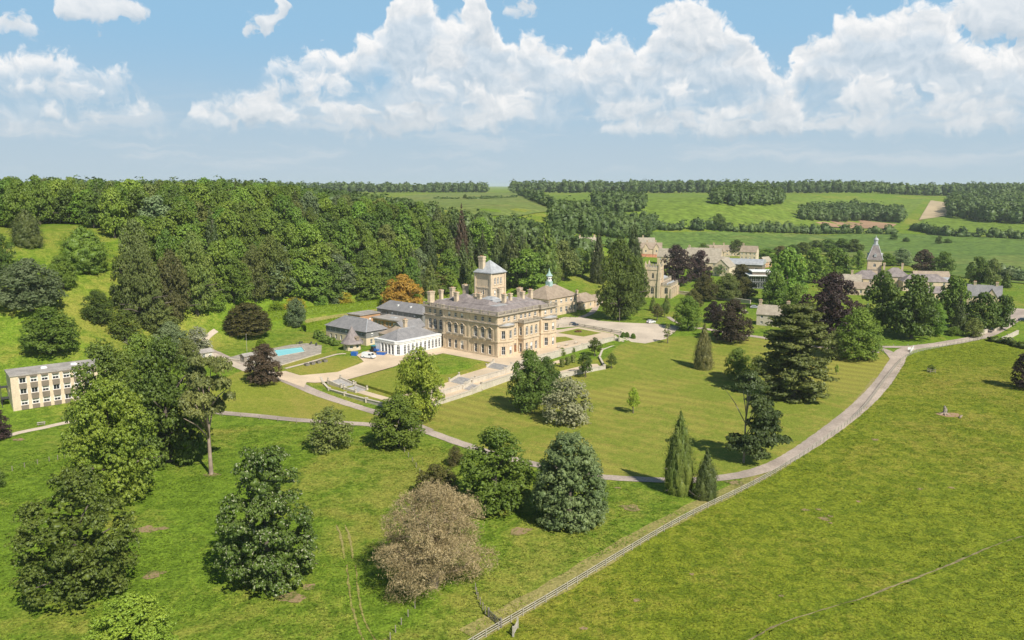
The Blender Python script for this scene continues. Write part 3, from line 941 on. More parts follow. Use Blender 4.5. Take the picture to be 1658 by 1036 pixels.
twig_tree('twiggy', 44)

# woodland trees (coarser leaves, shared many times)
for i in range(5):
    proto('wood%d' % i, 60 + i, (lambda i: lambda rs: E_(rs, 34 + i, [DOME, BROAD, TALL, EGG, DOME][i], (0.09, 0.16), 0.08, 0.8))(i), 44, 9, 0.0185, sub_r=0.28, fill=0.5, rough=(0.75, 1.2))
for i in range(2):
    proto('woodfir%d' % i, 70 + i, lambda rs: conifer_lobes(rs, 14, SPIRE, 0.04, 6, 0.10, 0.6), 11, 8, 0.019, sub_r=0.55, squash=0.6, core=0.55)


def plant_tree(name, label, key, mat, p, w, h, rz=None, group=None, cat='tree', trunk=None, d=None):
    rr = random.Random(int(p[0] * 131 + p[1] * 17))
    t = thing(name, label, cat, (p[0], p[1], p[2] - 0.15), rr.uniform(0, 6.28) if rz is None else rz, group)
    cm, tm = PROTO[key]
    s = (w, (d or w), h)
    c = inst('crown', cm, t, scale=s)
    c.material_slots[0].link = 'OBJECT'; c.material_slots[0].material = MATS[mat]
    k = inst('trunk', tm, t, scale=(h * 0.9, h * 0.9, h))
    if trunk: k.material_slots[0].link = 'OBJECT'; k.material_slots[0].material = MATS[trunk]
    return t


def tree_px(name, label, key, mat, bx, by, top, w, low=False, **kw):
    """bx,by: foot in the photograph, top: topmost pixel row, w: crown width in pixels"""
    p = ground(bx, by)
    W = w * depth_of(p) / F_PX
    if low:                                     # by is the front hem of a crown that hangs to the ground
        q = p.xy.normalized() * W * 0.36
        p = Vector((p.x + q.x, p.y + q.y, 0)); p.z = tz(p.x, p.y)
        W = w * depth_of(p) / F_PX
    d = px_dir(bx, top)
    h = CAM_H + d.z / d.y * p.y - p.z
    return plant_tree(name, label, key, mat, p, W, max(h, 1.0) * 1.0, **kw)

# ------------------------------------------------------------------ building kit
def mat_stone(name, col, stain=(0.30, 0.26, 0.20), var=0.10, amount=0.45, scale=0.35):
    m, b = new_mat(name)
    co = coords(b)
    n1 = b.noise(co, scale, 5.0, 0.6)
    n2 = b.noise(co, 2.4, 3.0, 0.6)
    s = b.sep(co)
    streak = b.noise(b.comb(b.math('MULTIPLY', s[0], 1.6), b.math('MULTIPLY', s[1], 1.6), b.math('MULTIPLY', s[2], 0.18)), 1.0, 4.0, 0.6)
    c = b.mix(b.ramp(n1, 0.3, 0.7), c4(tuple(q * (1 - var) for q in col)), c4(tuple(min(1, q * (1 + var)) for q in col)))
    c = b.mix(1.0, c, b.mix(b.ramp(n2, 0.3, 0.7), (0.9, 0.9, 0.9, 1), (1.08, 1.07, 1.05, 1)), 'MULTIPLY')
    c = b.mix(b.math('MULTIPLY', b.ramp(streak, 0.50, 0.78), amount), c, c4(stain))
    finish(b, c, 0.9, n2, 0.02, 0.5, 0.2)
    return m


def mat_roof(name, col, col2, course=0.32):
    """slates or stone tiles laid in courses: fine relief only"""
    m, b = new_mat(name)
    co = coords(b)
    n1 = b.noise(co, 0.5, 4.0, 0.6); n2 = b.noise(co, 3.2, 2.0, 0.6)
    s = b.sep(co)
    t = b.math('FRACT', b.math('DIVIDE', s[2], course * 0.5))
    c = b.mix(b.ramp(n1, 0.3, 0.7), c4(col), c4(col2))
    c = b.mix(1.0, c, b.mix(b.ramp(n2, 0.3, 0.7), (0.82, 0.82, 0.84, 1), (1.16, 1.15, 1.12, 1)), 'MULTIPLY')
    c = b.mix(b.math('MULTIPLY', b.ramp(t, 0.78, 0.95), 0.3), c, c4(tuple(q * 0.55 for q in col)))
    finish(b, c, 0.75, t, 0.03, 0.4, 0.3)
    return m


mat_stone('stone', (0.64, 0.51, 0.36), (0.30, 0.235, 0.165), amount=0.6)
mat_stone('stone_trim', (0.62, 0.505, 0.36), (0.26, 0.22, 0.17), amount=0.6)
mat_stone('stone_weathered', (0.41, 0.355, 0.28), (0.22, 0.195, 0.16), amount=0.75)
mat_stone('stone_grey', (0.56, 0.50, 0.41), (0.28, 0.25, 0.21), amount=0.6)
mat_stone('garden_stone', (0.55, 0.50, 0.42), (0.30, 0.27, 0.22), amount=0.55)
mat_plain('step_stone', (0.40, 0.38, 0.36), 0.1, 1.0, 0.9)
mat_stone('render_cream', (0.68, 0.56, 0.41), (0.5, 0.42, 0.32), amount=0.25)
mat_stone('brick_orange', (0.52, 0.31, 0.17), (0.36, 0.22, 0.13), amount=0.4)
mat_stone('panel_brown', (0.24, 0.20, 0.16), (0.15, 0.13, 0.11), amount=0.4)
mat_stone('slate_hung', (0.24, 0.24, 0.23), (0.16, 0.16, 0.16), amount=0.4)
mat_roof('roof_slate', (0.22, 0.215, 0.22), (0.29, 0.28, 0.28))
mat_roof('roof_purple', (0.20, 0.17, 0.165), (0.32, 0.275, 0.26))
mat_roof('roof_brown', (0.30, 0.235, 0.175), (0.40, 0.32, 0.24))
mat_roof('roof_stone', (0.33, 0.285, 0.22), (0.44, 0.385, 0.30))
mat_plain('roof_lead', (0.40, 0.41, 0.42), 0.10, 0.6, 0.45, spec=0.5)
mat_plain('roof_felt', (0.36, 0.33, 0.30), 0.12, 0.3, 0.9)
mat_plain('roof_red', (0.45, 0.20, 0.12), 0.12, 0.6, 0.9)
mat_plain('white_paint', (0.80, 0.80, 0.78), 0.04, 1.0, 0.55)
mat_plain('blind', (0.75, 0.73, 0.68), 0.04, 1.0, 0.8)
mat_plain('door_wood', (0.22, 0.10, 0.05), 0.15, 2.0, 0.6)
mat_plain('lead_green', (0.36, 0.50, 0.46), 0.10, 1.0, 0.6)
mat_plain('iron', (0.06, 0.06, 0.06), 0.2, 2.0, 0.6)
mat_plain('terracotta', (0.45, 0.22, 0.12), 0.15, 2.0, 0.9)
mat_plain('fence_wood', (0.44, 0.40, 0.33), 0.12, 2.0, 0.9)
mat_plain('gate_wood', (0.22, 0.20, 0.17), 0.15, 2.0, 0.9)
mat_plain('post_wood', (0.30, 0.26, 0.21), 0.15, 2.0, 0.9)


def mk_glass():
    m, b = new_mat('glass')
    co = coords(b)
    n = b.noise(co, 0.7, 1.0)
    c = b.mix(n, (0.016, 0.020, 0.026, 1), (0.05, 0.055, 0.062, 1))
    finish(b, c, 0.12, None, spec=0.6)
mk_glass()


def off_poly(poly, d):
    """offset a counter-clockwise polygon outwards"""
    n = len(poly); out = []
    for i in range(n):
        p0, p1, p2 = [Vector(poly[(i + k) % n][:2]) for k in (-1, 0, 1)]
        a = (p1 - p0).normalized(); c = (p2 - p1).normalized()
        n1 = Vector((a.y, -a.x)); n2 = Vector((c.y, -c.x))
        m = n1 + n2
        k = d / max(0.35, (1 + n1.dot(n2)) / 2) / 2
        out.append(tuple(p1 + m * k))
    return out


WIN = {}


def win_mesh(w, h, arch, nx, nz, bar=0.07):
    key = (round(w, 2), round(h, 2), arch, nx, nz)
    if key in WIN: return WIN[key]
    fr = MB(); fw = 0.10; d0, d1 = 0.10, 0.24          # frame sits in the reveal, y inwards
    hs = h - (w / 2 if arch else 0)                    # springing height
    fr.box(-w / 2, -w / 2 + fw, d0, d1, 0, hs); fr.box(w / 2 - fw, w / 2, d0, d1, 0, hs)
    fr.box(-w / 2 + fw, w / 2 - fw, d0, d1, 0, fw)
    if arch:
        pts_o = [(w / 2 * math.cos(a), hs + w / 2 * math.sin(a)) for a in np.linspace(0, math.pi, 13)]
        pts_i = [((w / 2 - fw) * math.cos(a), hs + (w / 2 - fw) * math.sin(a)) for a in np.linspace(0, math.pi, 13)]
        for k in range(12):
            q = [pts_i[k], pts_o[k], pts_o[k + 1], pts_i[k + 1]]
            fr.add([(x, d0, z) for x, z in q] + [(x, d1, z) for x, z in q], [(0, 1, 2, 3), (7, 6, 5, 4), (0, 4, 5, 1), (1, 5, 6, 2), (2, 6, 7, 3), (3, 7, 4, 0)])
        fr.box(-w / 2 + fw, w / 2 - fw, d0 + 0.02, d1 - 0.02, hs - bar / 2, hs + bar / 2)
    else:
        fr.box(-w / 2 + fw, w / 2 - fw, d0, d1, h - fw, h)
    for i in range(1, nx):
        x = -w / 2 + w * i / nx
        fr.box(x - bar / 2, x + bar / 2, d0 + 0.03, d1 - 0.03, fw, (h - 0.12) if not arch else hs + math.sqrt(max(0, (w / 2 - fw) ** 2 - x * x)))
    for j in range(1, nz):
        z = hs * j / nz
        fr.box(-w / 2 + fw, w / 2 - fw, d0 + 0.025, d1 - 0.035, z - bar / 2, z + bar / 2)
    gl = MB()
    if arch:
        out = [(-w / 2 + .02, 0.02), (w / 2 - .02, 0.02)] + [((w / 2 - .02) * math.cos(a), hs + (w / 2 - .02) * math.sin(a)) for a in np.linspace(0, math.pi, 13)]
    else:
        out = [(-w / 2 + .02, .02), (w / 2 - .02, .02), (w / 2 - .02, h - .02), (-w / 2 + .02, h - .02)]
    n = len(out)
    gl.add([(x, 0.20, z) for x, z in out] + [(x, 0.22, z) for x, z in out], [tuple(range(n)), tuple(range(2 * n - 1, n - 1, -1))] + [(i, i + n, (i + 1) % n + n, (i + 1) % n) for i in range(n)])
    bl = MB().box(-w / 2 + .1, w / 2 - .1, 0.175, 0.19, hs * 0.5, hs - 0.02)
    ms = [fr.mesh('window'), gl.mesh('pane'), bl.mesh('blind')]
    for q, mm in zip(ms, ('white_paint', 'glass', 'blind')): q.materials.append(MATS[mm])
    WIN[key] = ms
    return ms


SUR = {}


def sur_mesh(w, h, arch, mat):
    """raised stone surround, origin at the sill centre, y inwards"""
    key = (round(w, 2), round(h, 2), arch, mat)
    if key in SUR: return SUR[key]
    sm = MB(); t = 0.22; r = w / 2; hs = h - r if arch else h
    sm.box(-r - t, -r, -0.09, 0.05, -0.05, hs); sm.box(r, r + t, -0.09, 0.05, -0.05, hs)
    sm.box(-r - t - .08, r + t + .08, -0.18, 0.05, -0.24, -0.06)
    if arch:
        A = np.linspace(0, math.pi, 11)
        for i in range(10):
            q4 = [(rr * math.cos(t_), hs + rr * math.sin(t_)) for rr, t_ in ((r, A[i]), (r + t, A[i]), (r + t, A[i + 1]), (r, A[i + 1]))]
            sm.add([(x, -0.09, z) for x, z in q4] + [(x, 0.05, z) for x, z in q4], [(0, 1, 2, 3), (0, 4, 5, 1), (1, 5, 6, 2), (2, 6, 7, 3), (3, 7, 4, 0)])
    else: sm.box(-r - t - .04, r + t + .04, -0.13, 0.05, h, h + 0.26)
    me = sm.mesh('surround'); me.materials.append(MATS[mat]); SUR[key] = me
    return me


class Building:
    """walls with real openings, in the building's own axes. Wall runs go counter-clockwise seen from above."""
    def __init__(s, name, label, cat, loc=(0, 0, 0), rz=0.0, group=None, seed=0):
        s.root = thing(name, label, cat, loc, rz, group)
        s.walls = {}
        s.rr = random.Random(seed + int(abs(loc[0]) * 7))
    def mb(s, mat): return s.walls.setdefault(mat, MB())
    def part(s, name, mat, mb, smooth=False, parent=None): return mb.build(name, MATS[mat], parent or s.root, smooth)
    def wall(s, p0, p1, z0, z1, wins=(), mat='stone', depth=0.32, blinds=0.2, surround=None, frame=None):
        """wins: (centre along run, sill z, w, h, arch, nx, nz)"""
        p0 = Vector(p0); p1 = Vector(p1); L = (p1 - p0).length; dr = (p1 - p0) / L; nrm = Vector((dr.y, -dr.x))
        m = s.mb(mat)
        def P(a, z, d=0.0): q = p0 + dr * a - nrm * d; return (q.x, q.y, z)
        xs = sorted({0.0, L} | {round(w[0] - w[2] / 2, 4) for w in wins} | {round(w[0] + w[2] / 2, 4) for w in wins})
        zs = sorted({z0, z1} | {round(w[1], 4) for w in wins} | {round(w[1] + w[3], 4) for w in wins})
        for i in range(len(xs) - 1):
            for j in range(len(zs) - 1):
                xm, zm = (xs[i] + xs[i + 1]) / 2, (zs[j] + zs[j + 1]) / 2
                if any(abs(xm - w[0]) < w[2] / 2 and w[1] < zm < w[1] + w[3] for w in wins): continue
                m.add([P(xs[i], zs[j]), P(xs[i + 1], zs[j]), P(xs[i + 1], zs[j + 1]), P(xs[i], zs[j + 1])], [(0, 1, 2, 3)])
        for w in wins:
            a, b_ = w[0] - w[2] / 2, w[0] + w[2] / 2; c, e = w[1], w[1] + w[3]
            arch = len(w) > 4 and w[4]
            nx = w[5] if len(w) > 5 else 2; nz = w[6] if len(w) > 6 else 2
            m.add([P(a, c), P(b_, c), P(b_, e), P(a, e), P(a, c, depth), P(b_, c, depth), P(b_, e, depth), P(a, e, depth)],
                  [(0, 4, 5, 1), (1, 5, 6, 2), (2, 6, 7, 3), (3, 7, 4, 0), (4, 7, 6, 5)])
            if arch:                                   # spandrels
                r = w[2] / 2; hs = e - r
                for sg in (-1, 1):
                    pts = [(w[0] + sg * r * math.cos(t), hs + r * math.sin(t)) for t in np.linspace(0, math.pi / 2, 7)]
                    poly = pts + [(w[0] + sg * r, e)]
                    f = [P(x, z, 0.004) for x, z in poly] + [P(x, z, depth - 0.02) for x, z in poly]
                    n = len(poly)
                    fs = [tuple(range(n)) if sg > 0 else tuple(range(n - 1, -1, -1))]
                    fs += [((i, i + n, i + 1 + n, i + 1) if sg > 0 else (i, i + 1, i + 1 + n, i + n)) for i in range(n - 1)]
                    m.add(f, fs)
            ms = win_mesh(w[2], w[3], arch, nx, nz)
            ang = math.atan2(dr.y, dr.x)
            q = p0 + dr * w[0]
            o = inst('window', ms[0], s.root, (q.x, q.y, c), ang)
            if frame: o.material_slots[0].link = 'OBJECT'; o.material_slots[0].material = MATS[frame]
            inst('pane', ms[1], o)
            if s.rr.random() < blinds: inst('blind', ms[2], o)
            if surround: inst('surround', sur_mesh(w[2], w[3], arch, surround), o)
    def ring(s, poly, z0, z1, wins={}, mat='stone', **kw):
        """closed run of walls; wins: edge index -> list of openings"""
        n = len(poly)
        for i in range(n): s.wall(poly[i], poly[(i + 1) % n], z0, z1, wins.get(i, ()), mat, **kw)
    def band(s, poly, z0, z1, out, mat='stone_trim', name='cornice'):
        return s.part(name, mat, MB().prism(off_poly(poly, out), z0, z1))
    def done(s):
        for k, m in s.walls.items():
            s.part('wall', k, m)
        return s.root
    def chimney(s, x, y, z0, z1, w=1.2, d=1.2, mat='stone_trim', pots=2, rz=0.0):
        m = MB(); h = z1 - z0
        m.box(-w / 2, w / 2, -d / 2, d / 2, 0, h * 0.78)
        m.box(-w / 2 - .12, w / 2 + .12, -d / 2 - .12, d / 2 + .12, h * 0.78, h * 0.86)
        m.box(-w / 2 - .02, w / 2 + .02, -d / 2 - .02, d / 2 + .02, h * 0.86, h * 0.92)
        m.box(-w / 2 - .2, w / 2 + .2, -d / 2 - .2, d / 2 + .2, h * 0.92, h)
        m.box(-w / 2 - .1, w / 2 + .1, -d / 2 - .1, d / 2 + .1, 0.02, h * 0.14)
        o = m.build('chimney', MATS[mat], s.root, loc=(x, y, z0), rz=rz)
        for i in range(pots):
            t = (i + 0.5) / pots - 0.5
            MB().lathe([(0.16, h - .01), (0.13, h + 0.35), (0.16, h + 0.4)], 8, (t * w, 0)).build('chimney_pot', MATS['terracotta'], o)
        return o


def roof_hip(b, x0, x1, y0, y1, z, h, e, axis, mat, gable=False, inset=None, name='roof', ridge=True, trim='roof_lead'):
    o = b.part(name, mat, MB().hip(x0, x1, y0, y1, z, h, e, axis, inset, gable))
    return o


def simple_house(name, label, loc, rz, L, W, ez, rh, wall='stone', roof='roof_stone', gable=True, chim=((0.1, 0.5), (0.9, 0.5)), rows=2, nwin=4, cat='house', axis='x', chh=1.8, seed=0, group=None, gables=()):
    """cottage L along local x, W along local y, origin at its middle"""
    b = Building(name, label, cat, loc, rz, group, seed)
    P = [(-L / 2, -W / 2), (L / 2, -W / 2), (L / 2, W / 2), (-L / 2, W / 2)]
    fh = ez / rows
    W_ = {}
    for i, ln in ((0, L), (2, L), (1, W), (3, W)):
        n = nwin if i in (0, 2) else max(1, int(W / 3.5))
        W_[i] = [(ln * (k + 0.5) / n, fh * r + fh * 0.32, 1.1, fh * 0.48, False, 2, 2) for k in range(n) for r in range(rows)]
    b.ring(P, -0.5, ez, W_, wall)
    if gable:
        m = b.mb(wall)
        for sx in (-1, 1):
            x = sx * L / 2
            m.add([(x, -W / 2, ez), (x, W / 2, ez), (x, 0, ez + rh)], [(0, 1, 2) if sx > 0 else (2, 1, 0)])
        e = 0.3; t = 0.22
        r = MB()
        for sy in (-1, 1):
            z0_ = ez - e * rh / (W / 2)
            q = [(-L / 2 - e, sy * (W / 2 + e), z0_), (L / 2 + e, sy * (W / 2 + e), z0_), (L / 2 + e, 0, ez + rh), (-L / 2 - e, 0, ez + rh)]
            r.add(q + [(x, y, z + t) for x, y, z in q], [(0, 1, 2, 3), (7, 6, 5, 4), (0, 4, 5, 1), (1, 5, 6, 2), (2, 6, 7, 3), (3, 7, 4, 0)] if sy > 0 else [(3, 2, 1, 0), (4, 5, 6, 7), (1, 5, 4, 0), (2, 6, 5, 1), (3, 7, 6, 2), (0, 4, 7, 3)])
        b.part('roof', roof, r)
    else:
        b.part('roof', roof, MB().hip(-L / 2, L / 2, -W / 2, W / 2, ez + 0.004, rh, 0.4, 'x'))
    for (gx, gw, gh) in gables:                      # cross gables on the front
        m = MB(); y0 = -W / 2 - 0.6; x = -L / 2 + gx * L
        b.wall((x - gw / 2, y0), (x + gw / 2, y0), -0.4, ez, [(gw / 2, ez * 0.55, 1.2, ez * 0.3, False, 2, 2)], wall)
        q = b.mb(wall); q.add([(x - gw / 2, y0, ez), (x + gw / 2, y0, ez), (x, y0, ez + gh)], [(0, 1, 2)])
        q.add([(x - gw / 2, y0, -0.4), (x - gw / 2, y0 + .7, -0.4), (x - gw / 2, y0 + .7, ez), (x - gw / 2, y0, ez)], [(0, 3, 2, 1)])
        q.add([(x + gw / 2, y0, -0.4), (x + gw / 2, y0 + .7, -0.4), (x + gw / 2, y0 + .7, ez), (x + gw / 2, y0, ez)], [(0, 1, 2, 3)])
        yb = -W / 2 + W / 2 * min(1, gh / rh)
        for sg in (-1, 1):
            a = [(x + sg * (gw / 2 + .25), y0 - .25, ez - .2), (x, y0 - .25, ez + gh + .05), (x, yb, ez + gh + .05), (x + sg * (gw / 2 + .25), -W / 2 + .3, ez - .2)]
            m.add(a + [(p[0], p[1], p[2] + .2) for p in a], [(0, 1, 2, 3), (4, 5, 6, 7), (0, 1, 5, 4), (1, 2, 6, 5), (2, 3, 7, 6), (3, 0, 4, 7)])
        b.part('gable_roof', roof, m)
    for (t, v) in chim:
        b.chimney(-L / 2 + t * L, -W / 2 + v * W, ez + rh * 0.4, ez + rh + chh, 1.1, 0.8, 'stone_trim' if wall != 'brick_orange' else 'brick_orange', 2)
    b.done()
    return b

# ------------------------------------------------------------------ the mansion and its garden front
HA = 0.70126
HO = Vector((-4.98, 275.24, 0.0))
HU = Vector((math.sin(HA), math.cos(HA), 0)); HV = Vector((-math.cos(HA), math.sin(HA), 0))
HRZ = math.pi / 2 - HA


def hw(x, y, z=0.0): return HO + HU * x + HV * y + Vector((0, 0, z))
def hl(p): d = Vector((p[0], p[1], 0)) - HO; return (d.dot(HU), d.dot(HV))


b = Building('country_house', 'large honey-coloured stone mansion with balustraded roof, many chimneys and square tower', 'mansion', HO, HRZ)
PM = [(0, 0), (23.3, 0), (23.3, -1.0), (32.2, -1.0), (32.2, 38), (1.2, 38), (1.2, 27.3), (0, 27.3)]
LW = [3.8, 7.2, 10.6, 17.4, 20.6, 23.8]                 # window axes on the garden front, metres from the near corner
L3 = [29.6, 32.5, 35.2]
GW = lambda s: (s, 0.75, 1.55, 3.2, False, 2, 2)
FW = lambda s: (s, 6.4, 1.8, 4.0, True, 2, 2)
AW = lambda s: (s, 12.35, 1.3, 1.7, False, 2, 2)
left = [27.3 - y for y in LW][::-1]; left3 = [38 - y for y in L3][::-1]
w_left = [f(s) for s in left for f in (GW, FW, AW)]
w_left3 = [f(s) for s in left3 for f in (GW, FW, AW)]
back = [(s, z, 1.3, 2.2, False, 2, 2) for s in (4, 9, 14, 19, 24) for z in (1, 6.8, 12.2)]
right_main = [(9.4, 0.15, 1.4, 3.6, False, 2, 3), (9.4, 6.6, 1.3, 2.9, True, 2, 2)] + [AW(x) for x in (3.4, 5.9, 9.2, 12.8, 15.2, 17.7, 21.0)]
right_wing = [AW(2.6), AW(6.2)]
side = [(s, z, 1.3, 2.4, False, 2, 2) for s in (5, 11, 18, 25, 32) for z in (1, 6.8, 12.2)]
b.ring(PM, -0.6, 14.8, {0: right_main, 2: right_wing, 3: side, 4: back, 5: w_left3, 7: w_left}, 'stone', surround='stone_trim')
b.band(PM, -0.6, 0.55, 0.22, 'stone_trim', 'plinth')
b.band(PM, 5.35, 5.80, 0.30, 'stone_trim', 'string_course')
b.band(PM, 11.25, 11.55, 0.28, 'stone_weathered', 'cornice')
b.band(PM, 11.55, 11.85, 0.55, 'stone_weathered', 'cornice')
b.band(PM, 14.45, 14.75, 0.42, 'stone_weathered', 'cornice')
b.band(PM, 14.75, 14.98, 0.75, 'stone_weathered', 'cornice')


def balustrade(parent, poly, z, h=1.3, closed=True, name='balustrade', mat='stone_weathered', step=0.42, pier=4.0, thick=0.34, out=0.25):
    """piers, rails and balusters along a line of points"""
    pts = [Vector(p[:2]) for p in (off_poly(poly, out) if closed and out else poly)]
    rail, bal, piers = MB(), MB(), []
    n = len(pts)
    for i in range(n if closed else n - 1):
        a, c = pts[i], pts[(i + 1) % n]
        L = (c - a).length; d = (c - a) / L; ang = math.atan2(d.y, d.x)
        M = Matrix.Translation((a.x, a.y, z)) @ Matrix.Rotation(ang, 4, 'Z')
        k = len(rail.v)
        rail.box(0, L, -thick / 2, thick / 2, h - 0.2, h); rail.box(0, L, -thick / 2, thick / 2, 0, 0.22); rail.xf(M, k)
        k = len(bal.v); m = max(1, int(L / step))
        for j in range(m):
            s_ = (j + 0.5) * L / m
            bal.lathe([(0.06, 0.2), (0.11, 0.42), (0.07, 0.8), (0.09, h - 0.2)], 4, (s_, 0))
        bal.xf(M, k)
        m = max(1, round(L / pier))
        for j in range(m + (1 if not closed and i == n - 2 else 0)):
            q_ = a + d * (j * L / m); piers.append((q_.x, q_.y, ang))
    o = rail.build(name, MATS[mat], parent)
    q = bal.build('balusters', MATS[mat], o); q['kind'] = 'stuff'
    pm = MB().box(-0.28, 0.28, -0.27, 0.27, 0.01, h + 0.06).mesh('pier'); pm.materials.append(MATS[mat])
    for (x, y, an) in piers: inst('pier', pm, o, (x, y, z), an)
    return o


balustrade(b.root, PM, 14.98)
# pilaster strips, rainwater pipes and balcony shelves on the garden front
for y in (0.55, 13.9, 26.6):
    for z0, z1 in ((0.55, 5.35), (5.8, 11.25), (11.85, 14.45)): b.part('pilaster', 'stone_trim', MB().box(-0.16, 0.05, y - 0.45, y + 0.45, z0, z1))
for y in (2.1, 5.5, 8.9, 12.3, 15.7, 19.0, 22.2, 25.4):
    b.part('pilaster', 'stone_trim', MB().box(-0.12, 0.05, y - 0.16, y + 0.16, 5.8, 11.25)); b.part('pilaster', 'stone_trim', MB().box(-0.08, 0.05, y - 0.13, y + 0.13, 0.55, 5.35))
for x in (10.6, 22.8):
    for z0, z1 in ((0.55, 5.35), (5.8, 11.25), (11.85, 14.45)): b.part('pilaster', 'stone_trim', MB().box(x - 0.4, x + 0.4, -0.16, 0.05, z0, z1))
for y in LW:
    m = MB().box(-0.75, 0.05, y - 1.25, y + 1.25, 6.02, 6.22).box(-0.6, 0.05, y - 1.0, y - 0.8, 5.82, 6.02).box(-0.6, 0.05, y + 0.8, y + 1.0, 5.82, 6.02)
    m.box(-0.75, -0.65, y - 1.25, y + 1.25, 6.22, 6.55)
    b.part('balcony', 'stone_weathered', m)
    h = MB()
    A = np.linspace(0.25, math.pi - 0.25, 9); r0, r1 = 1.25, 1.46
    for i in range(8):
        q4 = [(y + rr * math.cos(t), 9.35 + rr * math.sin(t) * 0.9) for rr, t in ((r0, A[i]), (r1, A[i]), (r1, A[i + 1]), (r0, A[i + 1]))]
        h.add([(-0.42, yy, z) for yy, z in q4] + [(0.03, yy, z) for yy, z in q4], [(0, 1, 2, 3), (0, 4, 5, 1), (1, 5, 6, 2), (2, 6, 7, 3), (3, 7, 4, 0), (7, 6, 5, 4)])
    b.part('hood_mould', 'stone_trim', h)


def canted_bay(x0, yb, w_c, w_f, p):
    P = [(x0, yb + .3), (x0, yb), (x0 + w_c, yb - p), (x0 + w_c + w_f, yb - p), (x0 + 2 * w_c + w_f, yb), (x0 + 2 * w_c + w_f, yb + .3)]
    lc = math.hypot(w_c, p)
    W = {1: [(lc / 2, 0.8, 1.3, 3.0, False, 2, 2), (lc / 2, 6.5, 1.3, 2.9, False, 2, 2)],
         2: [(w_f * 0.5, 0.8, 1.3, 3.0, False, 2, 2), (w_f * 0.5, 6.5, 1.3, 2.9, False, 2, 2)],
         3: [(lc / 2, 0.8, 1.3, 3.0, False, 2, 2), (lc / 2, 6.5, 1.3, 2.9, False, 2, 2)]}
    for i in range(1, 4): b.wall(P[i], P[i + 1], -0.6, 11.0, W[i], 'stone', blinds=0.5, surround='stone_trim')
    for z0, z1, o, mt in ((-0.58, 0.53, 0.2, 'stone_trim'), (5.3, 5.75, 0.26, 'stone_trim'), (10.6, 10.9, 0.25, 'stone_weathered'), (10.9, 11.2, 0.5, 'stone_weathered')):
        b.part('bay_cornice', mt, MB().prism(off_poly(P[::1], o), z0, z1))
    q = off_poly(P, 0.1)
    r = MB(); n = len(q)
    top = [(x0 + w_c + w_f / 2, yb - 0.05, 11.9)]
    r.add([(x, y, 11.2) for x, y in q] + top, [(i, (i + 1) % n, n) for i in range(n)])
    b.part('bay_roof', 'roof_lead', r)


canted_bay(0.9, 0.0, 1.9, 3.8, 1.9)
canted_bay(24.2, -1.0, 2.0, 3.8, 2.0)
# projecting three-bay porch block
CB = [(11.1, 0.3), (11.1, -2.7), (19.9, -2.7), (19.9, 0.3)]
b.wall(CB[0], CB[1], -0.6, 11.2, [(1.5, 0.3, 1.2, 3.4, False, 2, 2), (1.5, 6.6, 1.2, 3.2, True, 2, 2)], 'stone', surround='stone_trim')
b.wall(CB[1], CB[2], -0.6, 11.2, [(x, 0.8, 1.35, 3.0, False, 2, 2) for x in (1.7, 4.4, 7.1)] + [(x, 6.6, 1.35, 3.3, True, 2, 2) for x in (1.7, 4.4, 7.1)], 'stone', surround='stone_trim')
b.wall(CB[2], CB[3], -0.6, 11.2, [(1.5, 0.8, 1.2, 3.0), (1.5, 6.6, 1.2, 3.2, True)], 'stone', surround='stone_trim')
for z0, z1, o, mt in ((-0.57, 0.52, 0.2, 'stone_trim'), (5.32, 5.78, 0.28, 'stone_trim'), (10.9, 11.2, 0.25, 'stone_weathered'), (11.2, 11.5, 0.5, 'stone_weathered')):
    b.part('porch_cornice', mt, MB().prism(off_poly(CB, o), z0, z1))
balustrade(b.root, CB, 11.5, 0.9, True, 'balustrade', pier=3.0, out=0.1)
d = b.part('door', 'door_wood', MB().box(8.72, 10.08, 0.10, 0.18, 0.16, 3.1))
b.part('handle', 'iron', MB().box(9.9, 9.97, 0.02, 0.12, 1.2, 1.4), parent=d)
# roofs behind the parapet
r = MB().frustum(0.7, 31.6, 0.5, 37.4, 15.02, 4.2, 28.0, 4.2, 33.6, 17.2)
b.part('roof', 'roof_purple', r)
b.part('roof_flat', 'roof_lead', MB().box(4.9, 27.3, 4.9, 32.9, 17.1, 17.26))
for (x0, x1, y0, y1, ax) in ((4.6, 10.2, 8, 31, 'y'), (11.4, 27, 4.9, 10.6, 'x'), (12, 17, 26, 32.8, 'y')):
    b.part('roof', 'roof_purple', MB().hip(x0, x1, y0, y1, 17.28, 1.5, 0.0, ax))
b.part('roof_lantern', 'roof_lead', MB().box(12, 16.5, 13, 18.5, 17.27, 18.0).frustum(11.9, 16.6, 12.9, 18.6, 18.0, 13.4, 15.1, 14.4, 17.1, 18.9))
for (x, y, w, d_, z1) in ((2.2, 35.6, 2.3, 1.5, 20.4), (5.6, 33.6, 1.3, 1.1, 20.8), (14.6, 36.4, 1.7, 1.3, 20.6), (4.9, 24.8, 1.5, 1.2, 20.8), (20.2, 34.6, 2.0, 1.4, 21.4), (8.4, 18.6, 1.0, 1.0, 20.4),
                       (7.6, 15.6, 1.5, 1.2, 20.8), (16.6, 13.8, 1.4, 1.2, 22.0), (12.2, 7.6, 1.5, 1.1, 20.8), (15.0, 7.0, 1.1, 1.1, 20.8), (29.6, 14.6, 1.7, 1.3, 20.8), (22.0, 7.0, 1.5, 1.2, 20.8), (31.0, 10.3, 1.4, 1.2, 20.4)):
    b.chimney(x, y, 16.0, z1, w, d_, 'stone_trim', 2 if w > 1.3 else 1, math.pi / 2 if w < 1.6 else 0)
